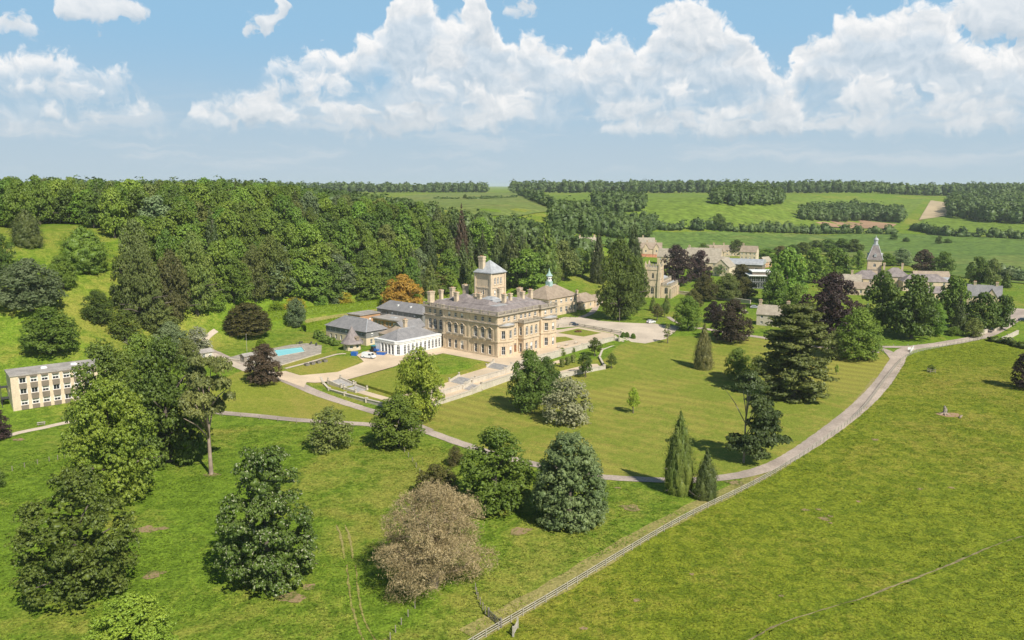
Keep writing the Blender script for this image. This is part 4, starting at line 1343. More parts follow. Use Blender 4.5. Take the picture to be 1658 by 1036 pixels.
# tower
TX, TY, TS = 17.8, 19.0, 8.0
TP = [(TX, TY), (TX + TS, TY), (TX + TS, TY + TS), (TX, TY + TS)]
tri = [(x, 22.6, 0.95, 2.6, True, 2, 2) for x in (2.3, 4.0, 5.7)] + [(x, 18.4, 0.95, 2.2, True, 2, 2) for x in (2.3, 5.0)]
b.ring(TP, 14.0, 27.2, {0: tri, 3: [(4.0, 18.6, 0.9, 2.0, True, 2, 2)]}, 'stone', surround='stone_trim')
b.band(TP, 21.2, 21.6, 0.22, 'stone_trim', 'tower_string'); b.band(TP, 26.6, 26.95, 0.35, 'stone_weathered', 'tower_cornice'); b.band(TP, 17.4, 17.75, 0.2, 'stone_trim', 'tower_string')
for (cx_, cy_) in TP: b.part('tower_quoin', 'stone_trim', MB().box(cx_ - 0.35, cx_ + 0.35, cy_ - 0.35, cy_ + 0.35, 16.0, 26.6))
b.part('tower_roof', 'roof_lead', MB().frustum(TX - 0.7, TX + TS + 0.7, TY - 0.7, TY + TS + 0.7, 26.95, TX - 0.7, TX + TS + 0.7, TY - 0.7, TY + TS + 0.7, 27.2)
       .frustum(TX - 0.6, TX + TS + 0.6, TY - 0.6, TY + TS + 0.6, 27.21, TX + TS / 2 - .1, TX + TS / 2 + .1, TY + TS / 2 - .1, TY + TS / 2 + .1, 31.6))
b.chimney(TX + 1.2, TY + 5.6, 26.0, 33.2, 2.2, 1.5, 'stone_trim', 2, math.pi / 2)
b.done()

# ---- orangery
o = Building('orangery', 'white glazed orangery with slate roof joined to the mansion', 'orangery', hw(-21.8, 28.0), HRZ)
OP = [(0, 1.6), (1.8, 0), (21.6, -0.6), (22.7, 8.2), (22.7, 12.5), (0, 12.5)]
arc = [(s, 0.5, 1.25, 3.4, True, 2, 3) for s in (4.0, 5.9, 9.0, 11.6, 13.4, 15.6, 17.4, 19.2) if s < 19.4]
o.wall((0, 12.5), (0, 1.6), -0.4, 5.0, [(s, 0.45, 1.3, 3.6, True, 2, 3) for s in (4.2, 6.0, 7.8, 9.6)], 'white_paint', blinds=0)
o.wall((0, 1.6), (1.8, 0), -0.4, 5.0, [(1.2, 0.45, 1.2, 3.6, True, 2, 3)], 'white_paint', blinds=0)
o.wall((1.8, 0), (21.6, 0), -0.4, 5.0, [(s, 0.45, 1.2, 3.4, True, 2, 3) for s in (1.6, 3.4, 5.4, 7.4, 9.4, 11.6, 13.6, 15.4, 17.2, 18.8)], 'white_paint', blinds=0)
OO = [(0, 1.6), (1.8, 0), (21.4, 0), (21.4, 12.5), (0, 12.5)]
o.band(OO, 4.45, 4.7, 0.25, 'white_paint', 'cornice'); o.band(OO, 5.0, 5.3, 0.32, 'white_paint', 'parapet'); o.band(OO, -0.4, 0.3, 0.15, 'stone_grey', 'plinth')
for s in (0.6, 2.5, 4.4, 6.4, 8.4, 10.5, 12.6, 14.5, 16.3, 18.0): o.part('pilaster', 'white_paint', MB().box(1.8 + s - 0.16, 1.8 + s + 0.16, -0.14, 0.05, 0.3, 4.45))
for s in (2.0, 3.8, 5.6, 7.4, 9.2): o.part('pilaster', 'white_paint', MB().box(-0.14, 0.05, s - 0.14, s + 0.14, 0.3, 4.45))
o.part('roof', 'roof_slate', MB().hip(1.0, 21.2, 1.6, 12.2, 5.32, 3.0, 0.0, 'x'))
o.part('ridge', 'roof_lead', MB().box(6.6, 15.6, 6.8, 7.0, 8.26, 8.40))
o.done()

# ---- two-storey slate-roofed wing
w = Building('slate_wing', 'two-storey wing with hipped slate roof and slate-hung upper floor', 'building', hw(-16.8, 51.4), HRZ)
WP = [(0, 0), (10.5, 0), (10.5, 24.6), (0, 24.6)]
ws = [3.0, 6.2, 9.4, 12.6, 15.8, 19.0, 22.0]
w.ring(WP, -0.5, 2.9, {3: [(s, 0.5, 1.2, 1.9, False, 2, 2) for s in ws], 0: [(s, 0.6, 1.1, 1.8, False, 2, 2) for s in (2.6, 7.6)]}, 'render_cream', blinds=0.3)
w.ring(WP, 2.9, 5.4, {3: [(s, 3.5, 1.1, 1.3, False, 2, 2) for s in ws], 0: [(3, 3.6, 1.1, 1.3, False, 2, 2)]}, 'slate_hung', blinds=0.2)
w.part('roof', 'roof_slate', MB().hip(0, 10.5, 0, 24.6, 5.41, 3.7, 0.5, 'y'))
w.part('hip_ridge', 'roof_lead', MB().tube([(-0.5, -0.5, 5.5), (5.25, 5.25, 9.15)], 0.16, 5).tube([(5.25, 5.25, 9.15), (5.25, 19.3, 9.15)], 0.16, 5))
w.done()
k = Building('slate_wing', 'low connecting range with brown roof between orangery and slate-roofed wing', 'building', hw(-10.5, 40.6), HRZ)
k.ring([(0, 0), (9, 0), (9, 10.6), (0, 10.6)], -0.4, 4.2, {3: [(3, 1, 1.1, 1.6), (7, 1, 1.1, 1.6)]}, 'stone_grey')
k.part('roof', 'roof_brown', MB().hip(0, 9, 0, 10.6, 4.21, 2.6, 0.3, 'y'))
k.chimney(6.5, 3.0, 4.5, 9.6, 1.3, 1.1, 'stone_trim', 2)
k.done()
# conical-roofed porch
cn = Building('conical_hut', 'small round hut with tall conical tiled roof beside the white van', 'hut', hw(-24.4, 50.2), HRZ)
O8 = [(3.3 * math.cos(a), 3.3 * math.sin(a)) for a in np.linspace(0, 2 * math.pi, 9)[:-1] + math.pi / 8]
cn.ring(O8, -0.4, 2.9, {i: [(1.26, 1.0, 1.1, 1.3, False, 2, 2)] for i in (3, 4, 5, 6)}, 'render_cream')
cn.part('roof', 'roof_purple', MB().lathe([(4.3, 2.7), (4.25, 2.85), (3.0, 4.2), (1.6, 6.2), (0.3, 8.5), (0.05, 9.0)], 12))
dm = MB().box(-0.7, 0.7, -3.4, -1.6, 4.0, 5.0).hip(-0.7, 0.7, -3.4, -1.2, 5.0, 0.6, 0.15, 'y', gable=True)
cn.part('dormer', 'roof_brown', dm)
cn.done()
# flat-roofed blocks and rear slate range
f1 = Building('flat_block', 'orange brick block with flat felt roof behind the slate wing', 'building', hw(9.2, 87.0), HRZ)
f1.ring([(0, 0), (11.5, 0), (11.5, 8), (0, 8)], -0.5, 4.6, {0: [(5.6, 1.4, 1.2, 1.8, False, 1, 2)], 3: [(4, 1.6, 1.4, 1.4)]}, 'brick_orange')
f1.part('roof', 'roof_felt', MB().box(-0.4, 11.9, -0.4, 8.4, 4.61, 5.0)); f1.done()
f2 = Building('flat_block', 'flat-roofed block with a band of white-framed windows between the slate ranges', 'building', hw(11.4, 64.6), HRZ)
f2.ring([(0, 0), (9.6, 0), (9.6, 16.4), (0, 16.4)], -0.5, 4.1, {3: [(s, 1.5, 1.7, 1.9, False, 3, 2) for s in (2, 4, 6, 9, 11, 13.6)], 0: [(s, 1.8, 1.3, 1.4, False, 2, 2) for s in (2, 4.5, 7)]}, 'brick_orange', blinds=0.2)
f2.part('roof', 'roof_felt', MB().box(-0.5, 10.1, -0.5, 16.9, 4.11, 4.6)); f2.part('skylight', 'roof_lead', MB().frustum(3, 5, 6, 9, 4.6, 3.3, 4.7, 6.3, 8.7, 5.0)); f2.done()
f3 = Building('slate_range', 'long grey slate-roofed range against the orange tree', 'building', hw(20.6, 60.0), HRZ)
f3.ring([(0, 0), (8.4, 0), (8.4, 29), (0, 29)], -0.5, 6.6, {3: [(s, z, 1.1, 1.4, False, 2, 2) for s in (3, 6.5, 10, 13.5, 17, 20.5, 24, 27) for z in (1.2, 4.3)]}, 'slate_hung', blinds=0.3)
f3.part('roof', 'roof_slate', MB().hip(0, 8.4, 0, 29, 6.61, 3.4, 0.5, 'y'))
for y in (9, 17): f3.part('rooflight', 'white_paint', MB().box(1.6, 2.6, y, y + 0.7, 8.2, 8.9))
f3.done()
f4 = simple_house('slate_range', 'low gabled slate roof tucked between mansion and window block', hw(9.0, 56.0), HRZ, 12, 7, 3.4, 2.6, 'stone_grey', 'roof_slate', True, (), 1, 3, 'building')

# ---- clock turret building behind the mansion
c = Building('clock_house', 'stone block with brown hipped roof and white clock turret', 'building', hw(80.5, 40.0), HRZ)
CPn = [(0, 0), (23, 0), (23, 15), (0, 15)]
cw = [(s, z, 1.6, h_, False, 3, 2) for s in (2.5, 6.5, 10.5, 14.5, 18.5, 21.2) for z, h_ in ((1.2, 2.4), (5.6, 1.8))]
c.ring(CPn, -1.0, 8.2, {0: cw, 3: [(s, z, 1.5, 1.9, False, 2, 2) for s in (3, 7.5, 12) for z in (1.2, 5.4)]}, 'stone')
c.band(CPn, 4.3, 4.6, 0.15, 'stone_trim', 'string_course')
c.part('roof', 'roof_brown', MB().hip(0, 23, 0, 15, 8.21, 5.2, 0.6, 'x'))
c.part('ridge', 'roof_lead', MB().box(8, 15.5, 7.2, 7.8, 13.15, 13.5))
tm = MB().box(9.6, 12.0, 6.3, 8.7, 12.8, 15.2)
ct = c.part('clock_turret', 'lead_green', tm)
q = MB().prism([(10.8 + 1.25 * math.cos(a), 7.5 + 1.25 * math.sin(a)) for a in np.linspace(0, 2 * math.pi, 9)[:-1] + math.pi / 8], 15.21, 17.8)
c.part('lantern', 'white_paint', q, parent=ct)
q = MB()
for a in np.linspace(0, 2 * math.pi, 9)[:-1]:
    k0 = len(q.v); q.lathe([(0.36, 0), (0.36, 0.06)], 12); q.xf(Matrix.Translation((10.8 + 1.14 * math.cos(a), 7.5 + 1.14 * math.sin(a), 16.5)) @ Matrix.Rotation(a, 4, 'Z') @ Matrix.Rotation(math.pi / 2, 4, 'Y'), k0)
c.part('clock_face', 'iron', q, parent=ct)
c.part('turret_roof', 'lead_green', MB().lathe([(1.75, 17.8), (1.6, 18.0), (0.8, 18.9), (0.25, 20.2), (0.05, 21.4)], 8, (10.8, 7.5), math.pi / 8), parent=ct)
c.done()
simple_house('cottage', 'low brown-roofed cottage beside the clock turret building', plane(944, 499, 0.0) + Vector((0, 4, 0)), HRZ, 16, 10, 3.6, 3.6, 'stone', 'roof_brown', False, ((0.2, 0.5),), 1, 3)
simple_house('cottage', 'small brown-roofed outbuilding at the end of the low cottage', plane(962, 497, 0.0) + Vector((0, 4, 0)), HRZ, 7, 7, 3.0, 2.6, 'stone', 'roof_brown', True, (), 1, 2, 'outbuilding')

# ------------------------------------------------------------------ terraces, steps and yards
def HP(*pp): return [tuple(hw(x, y)[:2]) for x, y in pp]
def PX(*pp, z=0.0): return [tuple(plane(a, b_, z)[:2]) for a, b_ in pp]


def slab(name, poly, top, mat, bottom=-5.0, kind='structure'):
    """raised ground; top is a height or a function of house coordinates"""
    n = len(poly)
    if sum(poly[i][0] * poly[(i + 1) % n][1] - poly[(i + 1) % n][0] * poly[i][1] for i in range(n)) < 0: poly = poly[::-1]
    f = top if callable(top) else (lambda x, y: top)
    vs = [tuple(hw(x, y, f(x, y))) for x, y in poly] + [tuple(hw(x, y, bottom)) for x, y in poly]
    fs = [tuple(range(n))] + [(i, i + n, (i + 1) % n + n, (i + 1) % n) for i in range(n)]
    me = bpy.data.meshes.new(name); me.from_pydata(vs, [], fs); me.materials.append(MATS[mat])
    return tag(link(bpy.data.objects.new(name, me)), kind=kind)


LWZ = lambda x, y: float(np.interp(x, [-62, -51, -7], [-2.5, -1.55, -0.2]))
slab('terrace', [(-7, -10.4), (58, -10.9), (58, -2), (33, 2), (2, 2), (1.5, 28.2), (-7, 27.6)], 0.0, 'gravel')
drape('forecourt', HP((-7.2, 27.8), (-7, 20), (-22, 19.6), (-50, 19.8), (-60, 24), (-66, 31), (-60, 33), (-48, 28.5), (-34, 32), (-30, 41), (-21, 44), (-10, 44), (-10, 39), (-22, 30), (-20, 28)), MATS['gravel'], 0.16, 3,
      zfun=lambda x, y: max(tz(x, y), float(np.interp(hl((x, y))[0], [-62, -51, -20, -7], [-2.6, -1.7, -0.35, -0.12]))))
slab('garden_lawn', [(-50.5, 19.6), (-7.02, 19.8), (-7.02, -4.0), (-28, -5.6), (-52.5, -6.8)], LWZ, 'garden_lawn')
slab('terrace_walk', [(-26, -13.0), (-10.6, -12.4), (-10.6, -4.1), (-26, -5.5)], -1.0, 'gravel')
slab('terrace_walk', [(-30.4, -13.2), (-30.4, -5.85), (-52.5, -6.9), (-52.5, -13.8)], -2.0, 'gravel')
slab('terrace_walk', [(-28, -17.2), (-28, -13.3), (4, -12.0), (4, -16.5), (-10, -15.9)], -1.9, 'gravel')
slab('terrace_walk', [(-54, -19.6), (-54, -14.2), (-32.2, -13.5), (-32.2, -18.0)], -2.75, 'gravel')
slab('garden_lawn', [(-60, 21), (-51, 19), (-53, -14), (-60.5, -14)], lambda x, y: float(np.interp(y, [-14, 21], [-2.7, -2.0])), 'garden_lawn')
slab('terrace_walk', [(-57.5, 7), (-54.6, 8), (-54.6, -13.9), (-57.5, -13.9)], lambda x, y: float(np.interp(y, [-14, 21], [-2.7, -2.0])) + 0.06, 'gravel')
# lower garden with the bastion on the right
slab('lower_garden', [(-1, -26.8), (18.5, -32.4), (29.5, -23.0), (41, -16.6), (70, -13.9), (70, -11.3), (4.02, -10.8)], -2.0, 'garden_lawn')
slab('terrace_walk', [(6, -14.2), (4.2, -16.4), (30, -16.2), (57, -13.9), (57, -12.6), (26, -13.0)], -1.93, 'gravel')
slab('terrace_walk', [(2.5, -27.2), (18, -31.6), (21.5, -27.6), (19, -25.6), (3, -24.2)], -1.92, 'gravel')
# panels of grass on the upper terrace beside the entrance front
drape('garden_lawn', PX((903, 539), (936, 532), (974, 539), (945, 545)), MATS['garden_lawn'], 0.02, 4, zfun=lambda x, y: 0.04)
drape('garden_lawn', PX((896, 546), (896, 556), (930, 549.5), (915, 545)), MATS['garden_lawn'], 0.02, 4, zfun=lambda x, y: 0.04)
drape('terrace', PX((893, 562), (1000, 545), (992, 540), (936, 529), (895, 535)), MATS['gravel'], 0.0, 4, zfun=lambda x, y: 0.02)
# car park and forecourt road
drape('car_park', PX((890, 519), (915, 513), (945, 514), (970, 519), (1010, 522), (1060, 524), (1100, 531), (1078, 545), (1045, 551), (1022, 549), (1006, 541), (935, 528), (900, 531), (888, 526)), MATS['pale_gravel'], 0.06, 5)
ribbon('path', PX((1075, 528), (1130, 531), (1190, 539), (1245, 545), (1290, 552), (1330, 556), (1380, 560), (1424, 562)), 3.4, MATS['asphalt'], 0.10)
ribbon('path', PX((940, 514), (958, 506), (968, 492), (972, 482)), 3.0, MATS['asphalt'], 0.10)
ribbon('path', PX((1082, 513), (1092, 521), (1108, 526)), 2.0, MATS['asphalt'], 0.12)
# pool garden lawns and paths
drape('garden_lawn', G((462, 600), (540, 577), (562, 577), (598, 588), (560, 600), (500, 612)), MATS['garden_lawn'], 0.05, 4)
drape('garden_lawn', G((455, 592), (462, 586), (545, 567), (545, 572), (470, 594)), MATS['garden_lawn'], 0.05, 4)
ribbon('path', G((462, 597), (500, 587), (545, 574), (560, 573)), 1.3, MATS['pale_gravel'], 0.12)
drape('forecourt', G((430, 606), (462, 601), (500, 613), (492, 628), (460, 616)), MATS['gravel'], 0.14, 3)
ribbon('path', G((342, 573), (365, 584), (388, 594), (402, 600)), 3.4, MATS['pale_gravel'], 0.13)


def wall_run(name, label, pts, h, th=0.45, mat='garden_stone', cope='stone_grey', base=1.2, group=None, cat='wall'):
    """free-standing wall along (x, y, top z) house-frame points, with a coping stone course"""
    t = thing(name, label, cat, hw(pts[0][0], pts[0][1], pts[0][2] - h), 0, group)
    o0 = t.location
    w_, c_ = MB(), MB()
    for i in range(len(pts) - 1):
        a, d = hw(*pts[i]) - o0, hw(*pts[i + 1]) - o0
        dr = Vector((d.x - a.x, d.y - a.y, 0)).normalized(); nr = Vector((dr.y, -dr.x, 0))
        for mb_, tt, z0, z1 in ((w_, th / 2, -h - base, -0.16), (c_, th / 2 + 0.12, -0.155, 0.0)):
            q = [a - nr * tt, a + nr * tt, d + nr * tt, d - nr * tt]
            vs = [(p.x, p.y, p.z + z0) for p in q] + [(p.x, p.y, p.z + z1) for p in q]
            mb_.add(vs, [(0, 3, 2, 1), (4, 5, 6, 7), (0, 1, 5, 4), (1, 2, 6, 5), (2, 3, 7, 6), (3, 0, 4, 7)])
        c = MB().box(-th / 2 - .14, th / 2 + .14, -th / 2 - .14, th / 2 + .14, -h - .6, 0.22)
        c.box(-th / 2 - .24, th / 2 + .24, -th / 2 - .24, th / 2 + .24, 0.22, 0.36)
        if i > 0: c.build('pier', MATS['stone_grey'], t, loc=a)
    w_.build('wall', MATS[mat], t); c_.build('coping', MATS[cope], t)
    return t


wall_run('garden_wall', 'stone retaining wall along the right side of the upper terrace', [(9.5, -10.5, 0.75), (22, -10.7, 0.75), (36, -10.9, 0.75), (50, -11.1, 0.75), (57, -11.2, 0.75)], 2.6)
wall_run('garden_wall', 'retaining wall between the stepped walk and the lower walk', [(-52, -13.9, -1.3), (-31, -13.4, -1.3), (-27.5, -13.2, -0.3), (-10.6, -12.5, -0.3), (-7, -12.2, 0.7), (9.5, -10.5, 0.75)], 1.6)
wall_run('garden_wall', 'outermost low wall between lower walk and park lawn', [(-54, -19.6, -2.1), (-33, -18.1, -2.1), (-27.5, -17.3, -1.2), (-10, -16.0, -1.2), (-1.2, -26.9, -1.3)], 1.6, cope='white_paint' if False else 'stone_grey')
wall_run('garden_wall', 'curved balustraded wall between garden bank and drive', [(-55.5, 27.5, -0.9), (-58.5, 22, -1.4), (-60.8, 16, -1.9), (-61.0, 8, -1.9), (-61.0, -2, -1.9), (-60.5, -14, -1.9)], 1.0)
wall_run('garden_wall', 'low bastion wall pointing out into the lawn', [(-1.2, -26.9, -1.3), (18.6, -32.6, -1.3), (29.7, -23.1, -1.3), (41, -16.7, -1.3), (58, -15.0, -1.2), (70, -14.0, -0.4)], 1.2)
wall_run('garden_wall', 'short stone wall along the pool lawn', [(-62.5, 38.5, -0.7), (-55, 33.5, -0.7)], 0.8)


def steps(name, label, x0, x1, y0, y1, z0, z1, n, axis='x', mat='step_stone'):
    """flight rising from (x0, z0) to (x1, z1) in house axes between y0 and y1"""
    t = thing(name, label, 'steps', hw(x0, y0, z0), HRZ)
    for i in range(n):
        za = z0 + (z1 - z0) * (i + 1) / n
        if axis == 'x':
            a, c = sorted((x0 + (x1 - x0) * i / n, x1))
            m = MB().box(a - x0, c - x0, 0, y1 - y0, -1.6, za - z0 - 0.003 * (n - i))
        else:
            a, c = sorted((y0 + (y1 - y0) * i / n, y1))
            m = MB().box(0, x1 - x0, a - y0, c - y0, -1.6, za - z0 - 0.003 * (n - i))
        m.build('step', MATS[mat], t)
    for k in (0, 1):
        if axis == 'x':
            y = (-0.42, 0.0)[k] + k * (y1 - y0) + (0.0 if k == 0 else 0.0)
            L = x1 - x0
            q = [(0, y, -1.4), (0, y + .42, -1.4), (L, y + .42, -1.4), (L, y, -1.4), (0, y, 0.6), (0, y + .42, 0.6), (L, y + .42, z1 - z0 + .6), (L, y, z1 - z0 + .6)]
            ends = [(0, y + .21, 0.6), (L, y + .21, z1 - z0 + .6)]
        else:
            x = (-0.42, 0.0)[k] + k * (x1 - x0)
            L = y1 - y0
            q = [(x, 0, -1.4), (x + .42, 0, -1.4), (x + .42, L, -1.4), (x, L, -1.4), (x, 0, 0.6), (x + .42, 0, 0.6), (x + .42, L, z1 - z0 + .6), (x, L, z1 - z0 + .6)]
            ends = [(x + .21, 0, 0.6), (x + .21, L, z1 - z0 + .6)]
        MB().add(q, [(0, 3, 2, 1), (4, 5, 6, 7), (0, 1, 5, 4), (1, 2, 6, 5), (2, 3, 7, 6), (3, 0, 4, 7)]).build('side_wall', MATS['stone_grey'], t)
        for (ex, ey, ez) in ends:
            u_ = MB().box(ex - .3, ex + .3, ey - .3, ey + .3, ez - 1.6, ez + .12)
            pr = u_.build('pier', MATS['stone_grey'], t)
            MB().lathe([(0.12, ez + .12), (0.1, ez + .2), (0.3, ez + .5), (0.34, ez + .72), (0.26, ez + .74)], 8, (ex, ey)).build('urn', MATS['stone_grey'], pr)
    return t


steps('garden_steps', 'wide stone steps down from the gravel terrace at the mansion corner', -10.6, -7.0, -12.0, -4.3, -1.0, 0.0, 7)
steps('garden_steps', 'middle flight of stone steps beside the sunken lawn', -30.4, -26.0, -12.9, -6.2, -2.0, -1.0, 7)
steps('garden_steps', 'lower flight of stone steps on the walk nearest the park', -32.2, -28.0, -17.5, -13.9, -2.75, -1.9, 6)
steps('garden_steps', 'stone steps descending beside the curved wall near the drive', -57.6, -53.6, 7.0, 12.5, -2.3, -1.9, 4, 'y')
steps('garden_steps', 'upper stone steps from the gravel drive to the curved bank', -57.2, -52.8, 14.5, 21.0, -1.95, -1.1, 6, 'y')
steps('garden_steps', 'stone steps at the car park end of the terrace garden', 64.0, 57.2, -13.6, -11.8, -1.9, 0.0, 7)
t = thing('terrace_balustrade', 'long stone balustrade between terrace lawn and car park', 'balustrade', (0, 0, 0), 0)
balustrade(t, PX((905, 529), (933, 527), (962, 532), (1006, 540)), 0.02, 1.05, False, 'rail', 'stone_grey', 0.5, 5.0)

# topiary piers and clipped yews in the bastion garden
for i, (x, y) in enumerate([(910, 594), (919, 591), (928, 587)]):
    p = plane(x, y, -2.0)
    t = thing('topiary_yew', 'clipped square column of yew in the bastion garden', 'topiary', p, HRZ, 'yew columns in the bastion garden')
    rs = np.random.RandomState(i)
    m = MB().box(-0.42, 0.42, -0.42, 0.42, 0, 2.6).build('core', MATS['bark'], t)
    L = np.array([[a, c, z, 0.42, 0.42, 0.5] for a in (-.28, .28) for c in (-.28, .28) for z in (.4, 1.1, 1.8, 2.4)])
    V, n, cv, cf = leaf_cloud(rs, L, 40, 6, 0.14, core=0.9)
    o = bpy.data.objects.new('foliage', quads_mesh('foliage', V, n, cv, cf, MATS['leaf_olive'])); link(o, t)

# ---- swimming pool
PZ = 0.6
pool_corner = [(443, 566.5), (450, 577), (494.5, 569), (489, 561.5)]
deck = PX((362, 581), (404, 588), (452, 591), (520, 571), (521, 559), (496, 555.5), (470, 558), (420, 568), (395, 572), z=PZ)
deck = [(p[0], p[1]) for p in deck]
t = thing('swimming_pool', 'turquoise outdoor swimming pool in stone paving', 'pool', (deck[0][0], deck[0][1], PZ), 0)
loc0 = t.location
wat = PX(*pool_corner, z=PZ); wl = [(p[0] - loc0.x, p[1] - loc0.y) for p in wat]
n0 = len(deck); dl = [Vector((p[0] - loc0.x, p[1] - loc0.y)) for p in deck]; wv = [Vector(p) for p in wl]
r = delaunay_2d_cdt(dl + wv, [], [list(range(n0)), list(range(n0, n0 + 4))], 0, 1e-5)
tri_ = [f for f in r[2] if not in_poly(sum(r[0][i].x for i in f) / 3, sum(r[0][i].y for i in f) / 3, wl) and in_poly(sum(r[0][i].x for i in f) / 3, sum(r[0][i].y for i in f) / 3, [(v.x, v.y) for v in dl])]
mat_plain('paving', (0.36, 0.32, 0.265), 0.12, 0.5, 0.9, fine=2.0)
m, nb_ = new_mat('pool_water')
cc = nb_.mix(nb_.noise(coords(nb_), 0.7, 3.0, 0.6), (0.24, 0.74, 0.84, 1), (0.44, 0.90, 0.94, 1))
finish(nb_, cc, 0.08, nb_.noise(coords(nb_), 1.6, 3.0, 0.6), 0.03, 0.4, 0.5)
pv = MB(); pv.add([(v.x, v.y, 0) for v in r[0]], [tuple(f) for f in tri_]); pv.build('paving', MATS['paving'], t)
ed = MB()
for i in range(n0):
    a, c = dl[i], dl[(i + 1) % n0]; ed.add([(a.x, a.y, 0), (c.x, c.y, 0), (c.x, c.y, -4), (a.x, a.y, -4)], [(0, 1, 2, 3)])
ed.build('edge_wall', MATS['garden_stone'], t)
MB().prism(wl, -0.5, -0.14).build('water', MATS['pool_water'], t)
MB().prism(off_poly(wl if sum(wl[i][0] * wl[(i + 1) % 4][1] - wl[(i + 1) % 4][0] * wl[i][1] for i in range(4)) > 0 else wl[::-1], 0.5), -0.6, -0.52).build('basin', MATS['paving'], t)
kp = MB()
for i in range(4):
    a, c = Vector(wl[i]), Vector(wl[(i + 1) % 4]); d = (c - a).normalized(); nr = Vector((d.y, -d.x)) * 0.16
    q = [a - nr, a + nr, c + nr, c - nr]
    kp.add([(p.x, p.y, 0.01) for p in q] + [(p.x, p.y, 0.09) for p in q], [(0, 3, 2, 1), (4, 5, 6, 7), (0, 1, 5, 4), (1, 2, 6, 5), (2, 3, 7, 6), (3, 0, 4, 7)])
kp.build('kerb', MATS['stone_grey'], t)
wp = PX((424, 577), (436, 574), (437, 569.5), (419, 571.5), z=PZ)
t2 = thing('paddling_pool', 'small turquoise paddling pool half hidden by the round copper tree', 'pool', (wp[0][0], wp[0][1], PZ))
MB().prism([(p[0] - wp[0][0], p[1] - wp[0][1]) for p in wp], 0.02, 0.12).build('water', MATS['pool_water'], t2)
ww = [(p[0] - wp[0][0], p[1] - wp[0][1]) for p in wp]; ww = ww if sum(ww[i][0] * ww[(i + 1) % 4][1] - ww[(i + 1) % 4][0] * ww[i][1] for i in range(4)) > 0 else ww[::-1]
MB().prism(off_poly(ww, 0.4), 0.0, 0.09).build('kerb', MATS['white_paint'], t2)
# pool shed
p = plane(397, 586, PZ)
simple_house('pool_shed', 'small dark timber shed on the pool paving', p + Vector((0, 1.5, 0)), HRZ, 3.2, 2.6, 2.0, 0.6, 'post_wood', 'roof_felt', True, (), 1, 1, 'shed')
# low wall between pool and path
a, c = hl(plane(362, 581, PZ)), hl(plane(452, 591, PZ))
wall_run('garden_wall', 'rough stone wall holding up the pool paving', [(a[0] - .3, a[1], PZ + 0.5), ((a[0] + c[0]) / 2 - .4, (a[1] + c[1]) / 2, PZ + .5), (c[0] - .3, c[1], PZ + 0.5)], 1.8)
for i, (x, y) in enumerate([(483, 556), (487, 556.5), (503, 557), (512, 559)]):
    p = plane(x, y, PZ)
    t = thing('pool_lounger', 'dark slatted lounger on the pool paving', 'lounger', p, HRZ + 0.3 * i, 'loungers on the pool paving')
    MB().box(-0.95, 0.95, -0.32, 0.32, 0.28, 0.36).build('seat', MATS['iron'], t)
    MB().add([(0.4, -.32, .37), (0.4, .32, .37), (1.0, .32, .8), (1.0, -.32, .8), (0.44, -.32, .33), (0.44, .32, .33), (1.04, .32, .76), (1.04, -.32, .76)], [(0, 1, 2, 3), (7, 6, 5, 4), (0, 4, 5, 1), (1, 5, 6, 2), (2, 6, 7, 3), (3, 7, 4, 0)]).build('backrest', MATS['iron'], t)
    for sx in (-.8, .8):
        for sy in (-.28, .28): MB().box(sx - .04, sx + .04, sy - .04, sy + .04, 0, .28).build('leg', MATS['iron'], t)

# ------------------------------------------------------------------ the flat-roofed residence on the left
A_ = ground(22, 666); B_ = ground(120, 650.5)
dv = Vector((B_.x - A_.x, B_.y - A_.y, 0)); rz = math.atan2(dv.y, dv.x); LEN = dv.length * 1.62
res = Building('flat_roofed_residence', 'three-storey cream brick residence with flat roof and rows of projecting windows', 'building', (A_.x, A_.y, A_.z), rz)
HT = 9.6; pitch = dv.length / 5.55
DEP = 9.5
cols = [pitch * (i + 0.72) * (1.0) + 0.9 for i in range(int((LEN - 3) / pitch))]
wn = [(s, z, 1.55, 1.45, False, 2, 1) for s in cols for z in (1.35, 4.45, 7.5)]
res.ring([(0, 0), (LEN, 0), (LEN, DEP), (0, DEP)], -1.5, HT, {0: wn, 3: [(DEP * .5, 4.4, 1.0, 1.5), (DEP * .5, 7.4, 1.0, 1.5)]}, 'render_cream', blinds=0.5)
for s in cols:
    for z0, z1 in ((0.15, 1.3), (2.85, 4.4), (5.95, 7.45), (9.0, 9.58)):
        res.part('spandrel_panel', 'panel_brown', MB().frustum(s - .85, s + .85, -0.32, 0.02, z0, s - .9, s + .9, -0.42, 0.02, z1))
    for z in (1.32, 4.42, 7.47): res.part('window_box', 'white_paint', MB().box(s - .9, s - .78, -0.3, 0.02, z, z + 1.5).box(s + .78, s + .9, -0.3, 0.02, z, z + 1.5))
res.part('roof', 'roof_felt', MB().box(-0.25, LEN + .25, -0.25, DEP + .25, HT + .002, HT + 0.35))
for x in (8, 15.5, 23): res.part('rooflight', 'white_paint', MB().frustum(x, x + 1.6, 4.4, 6.0, HT + .35, x + .2, x + 1.4, 4.6, 5.8, HT + .75))
st = res.part('fire_stair', 'iron', MB().box(-2.2, -0.3, 3.2, 5.8, 3.0, 3.12).box(-2.2, -0.3, 3.2, 5.8, 6.1, 6.22))
res.part('stair_flight', 'iron', MB().add([(-2.1, 5.8, 3.1), (-1.2, 5.8, 3.1), (-1.2, 9.2, 0), (-2.1, 9.2, 0), (-2.1, 5.8, 2.9), (-1.2, 5.8, 2.9), (-1.2, 9.2, -.2), (-2.1, 9.2, -.2)], [(0, 1, 2, 3), (7, 6, 5, 4), (0, 4, 5, 1), (1, 5, 6, 2), (2, 6, 7, 3), (3, 7, 4, 0)]), parent=st)
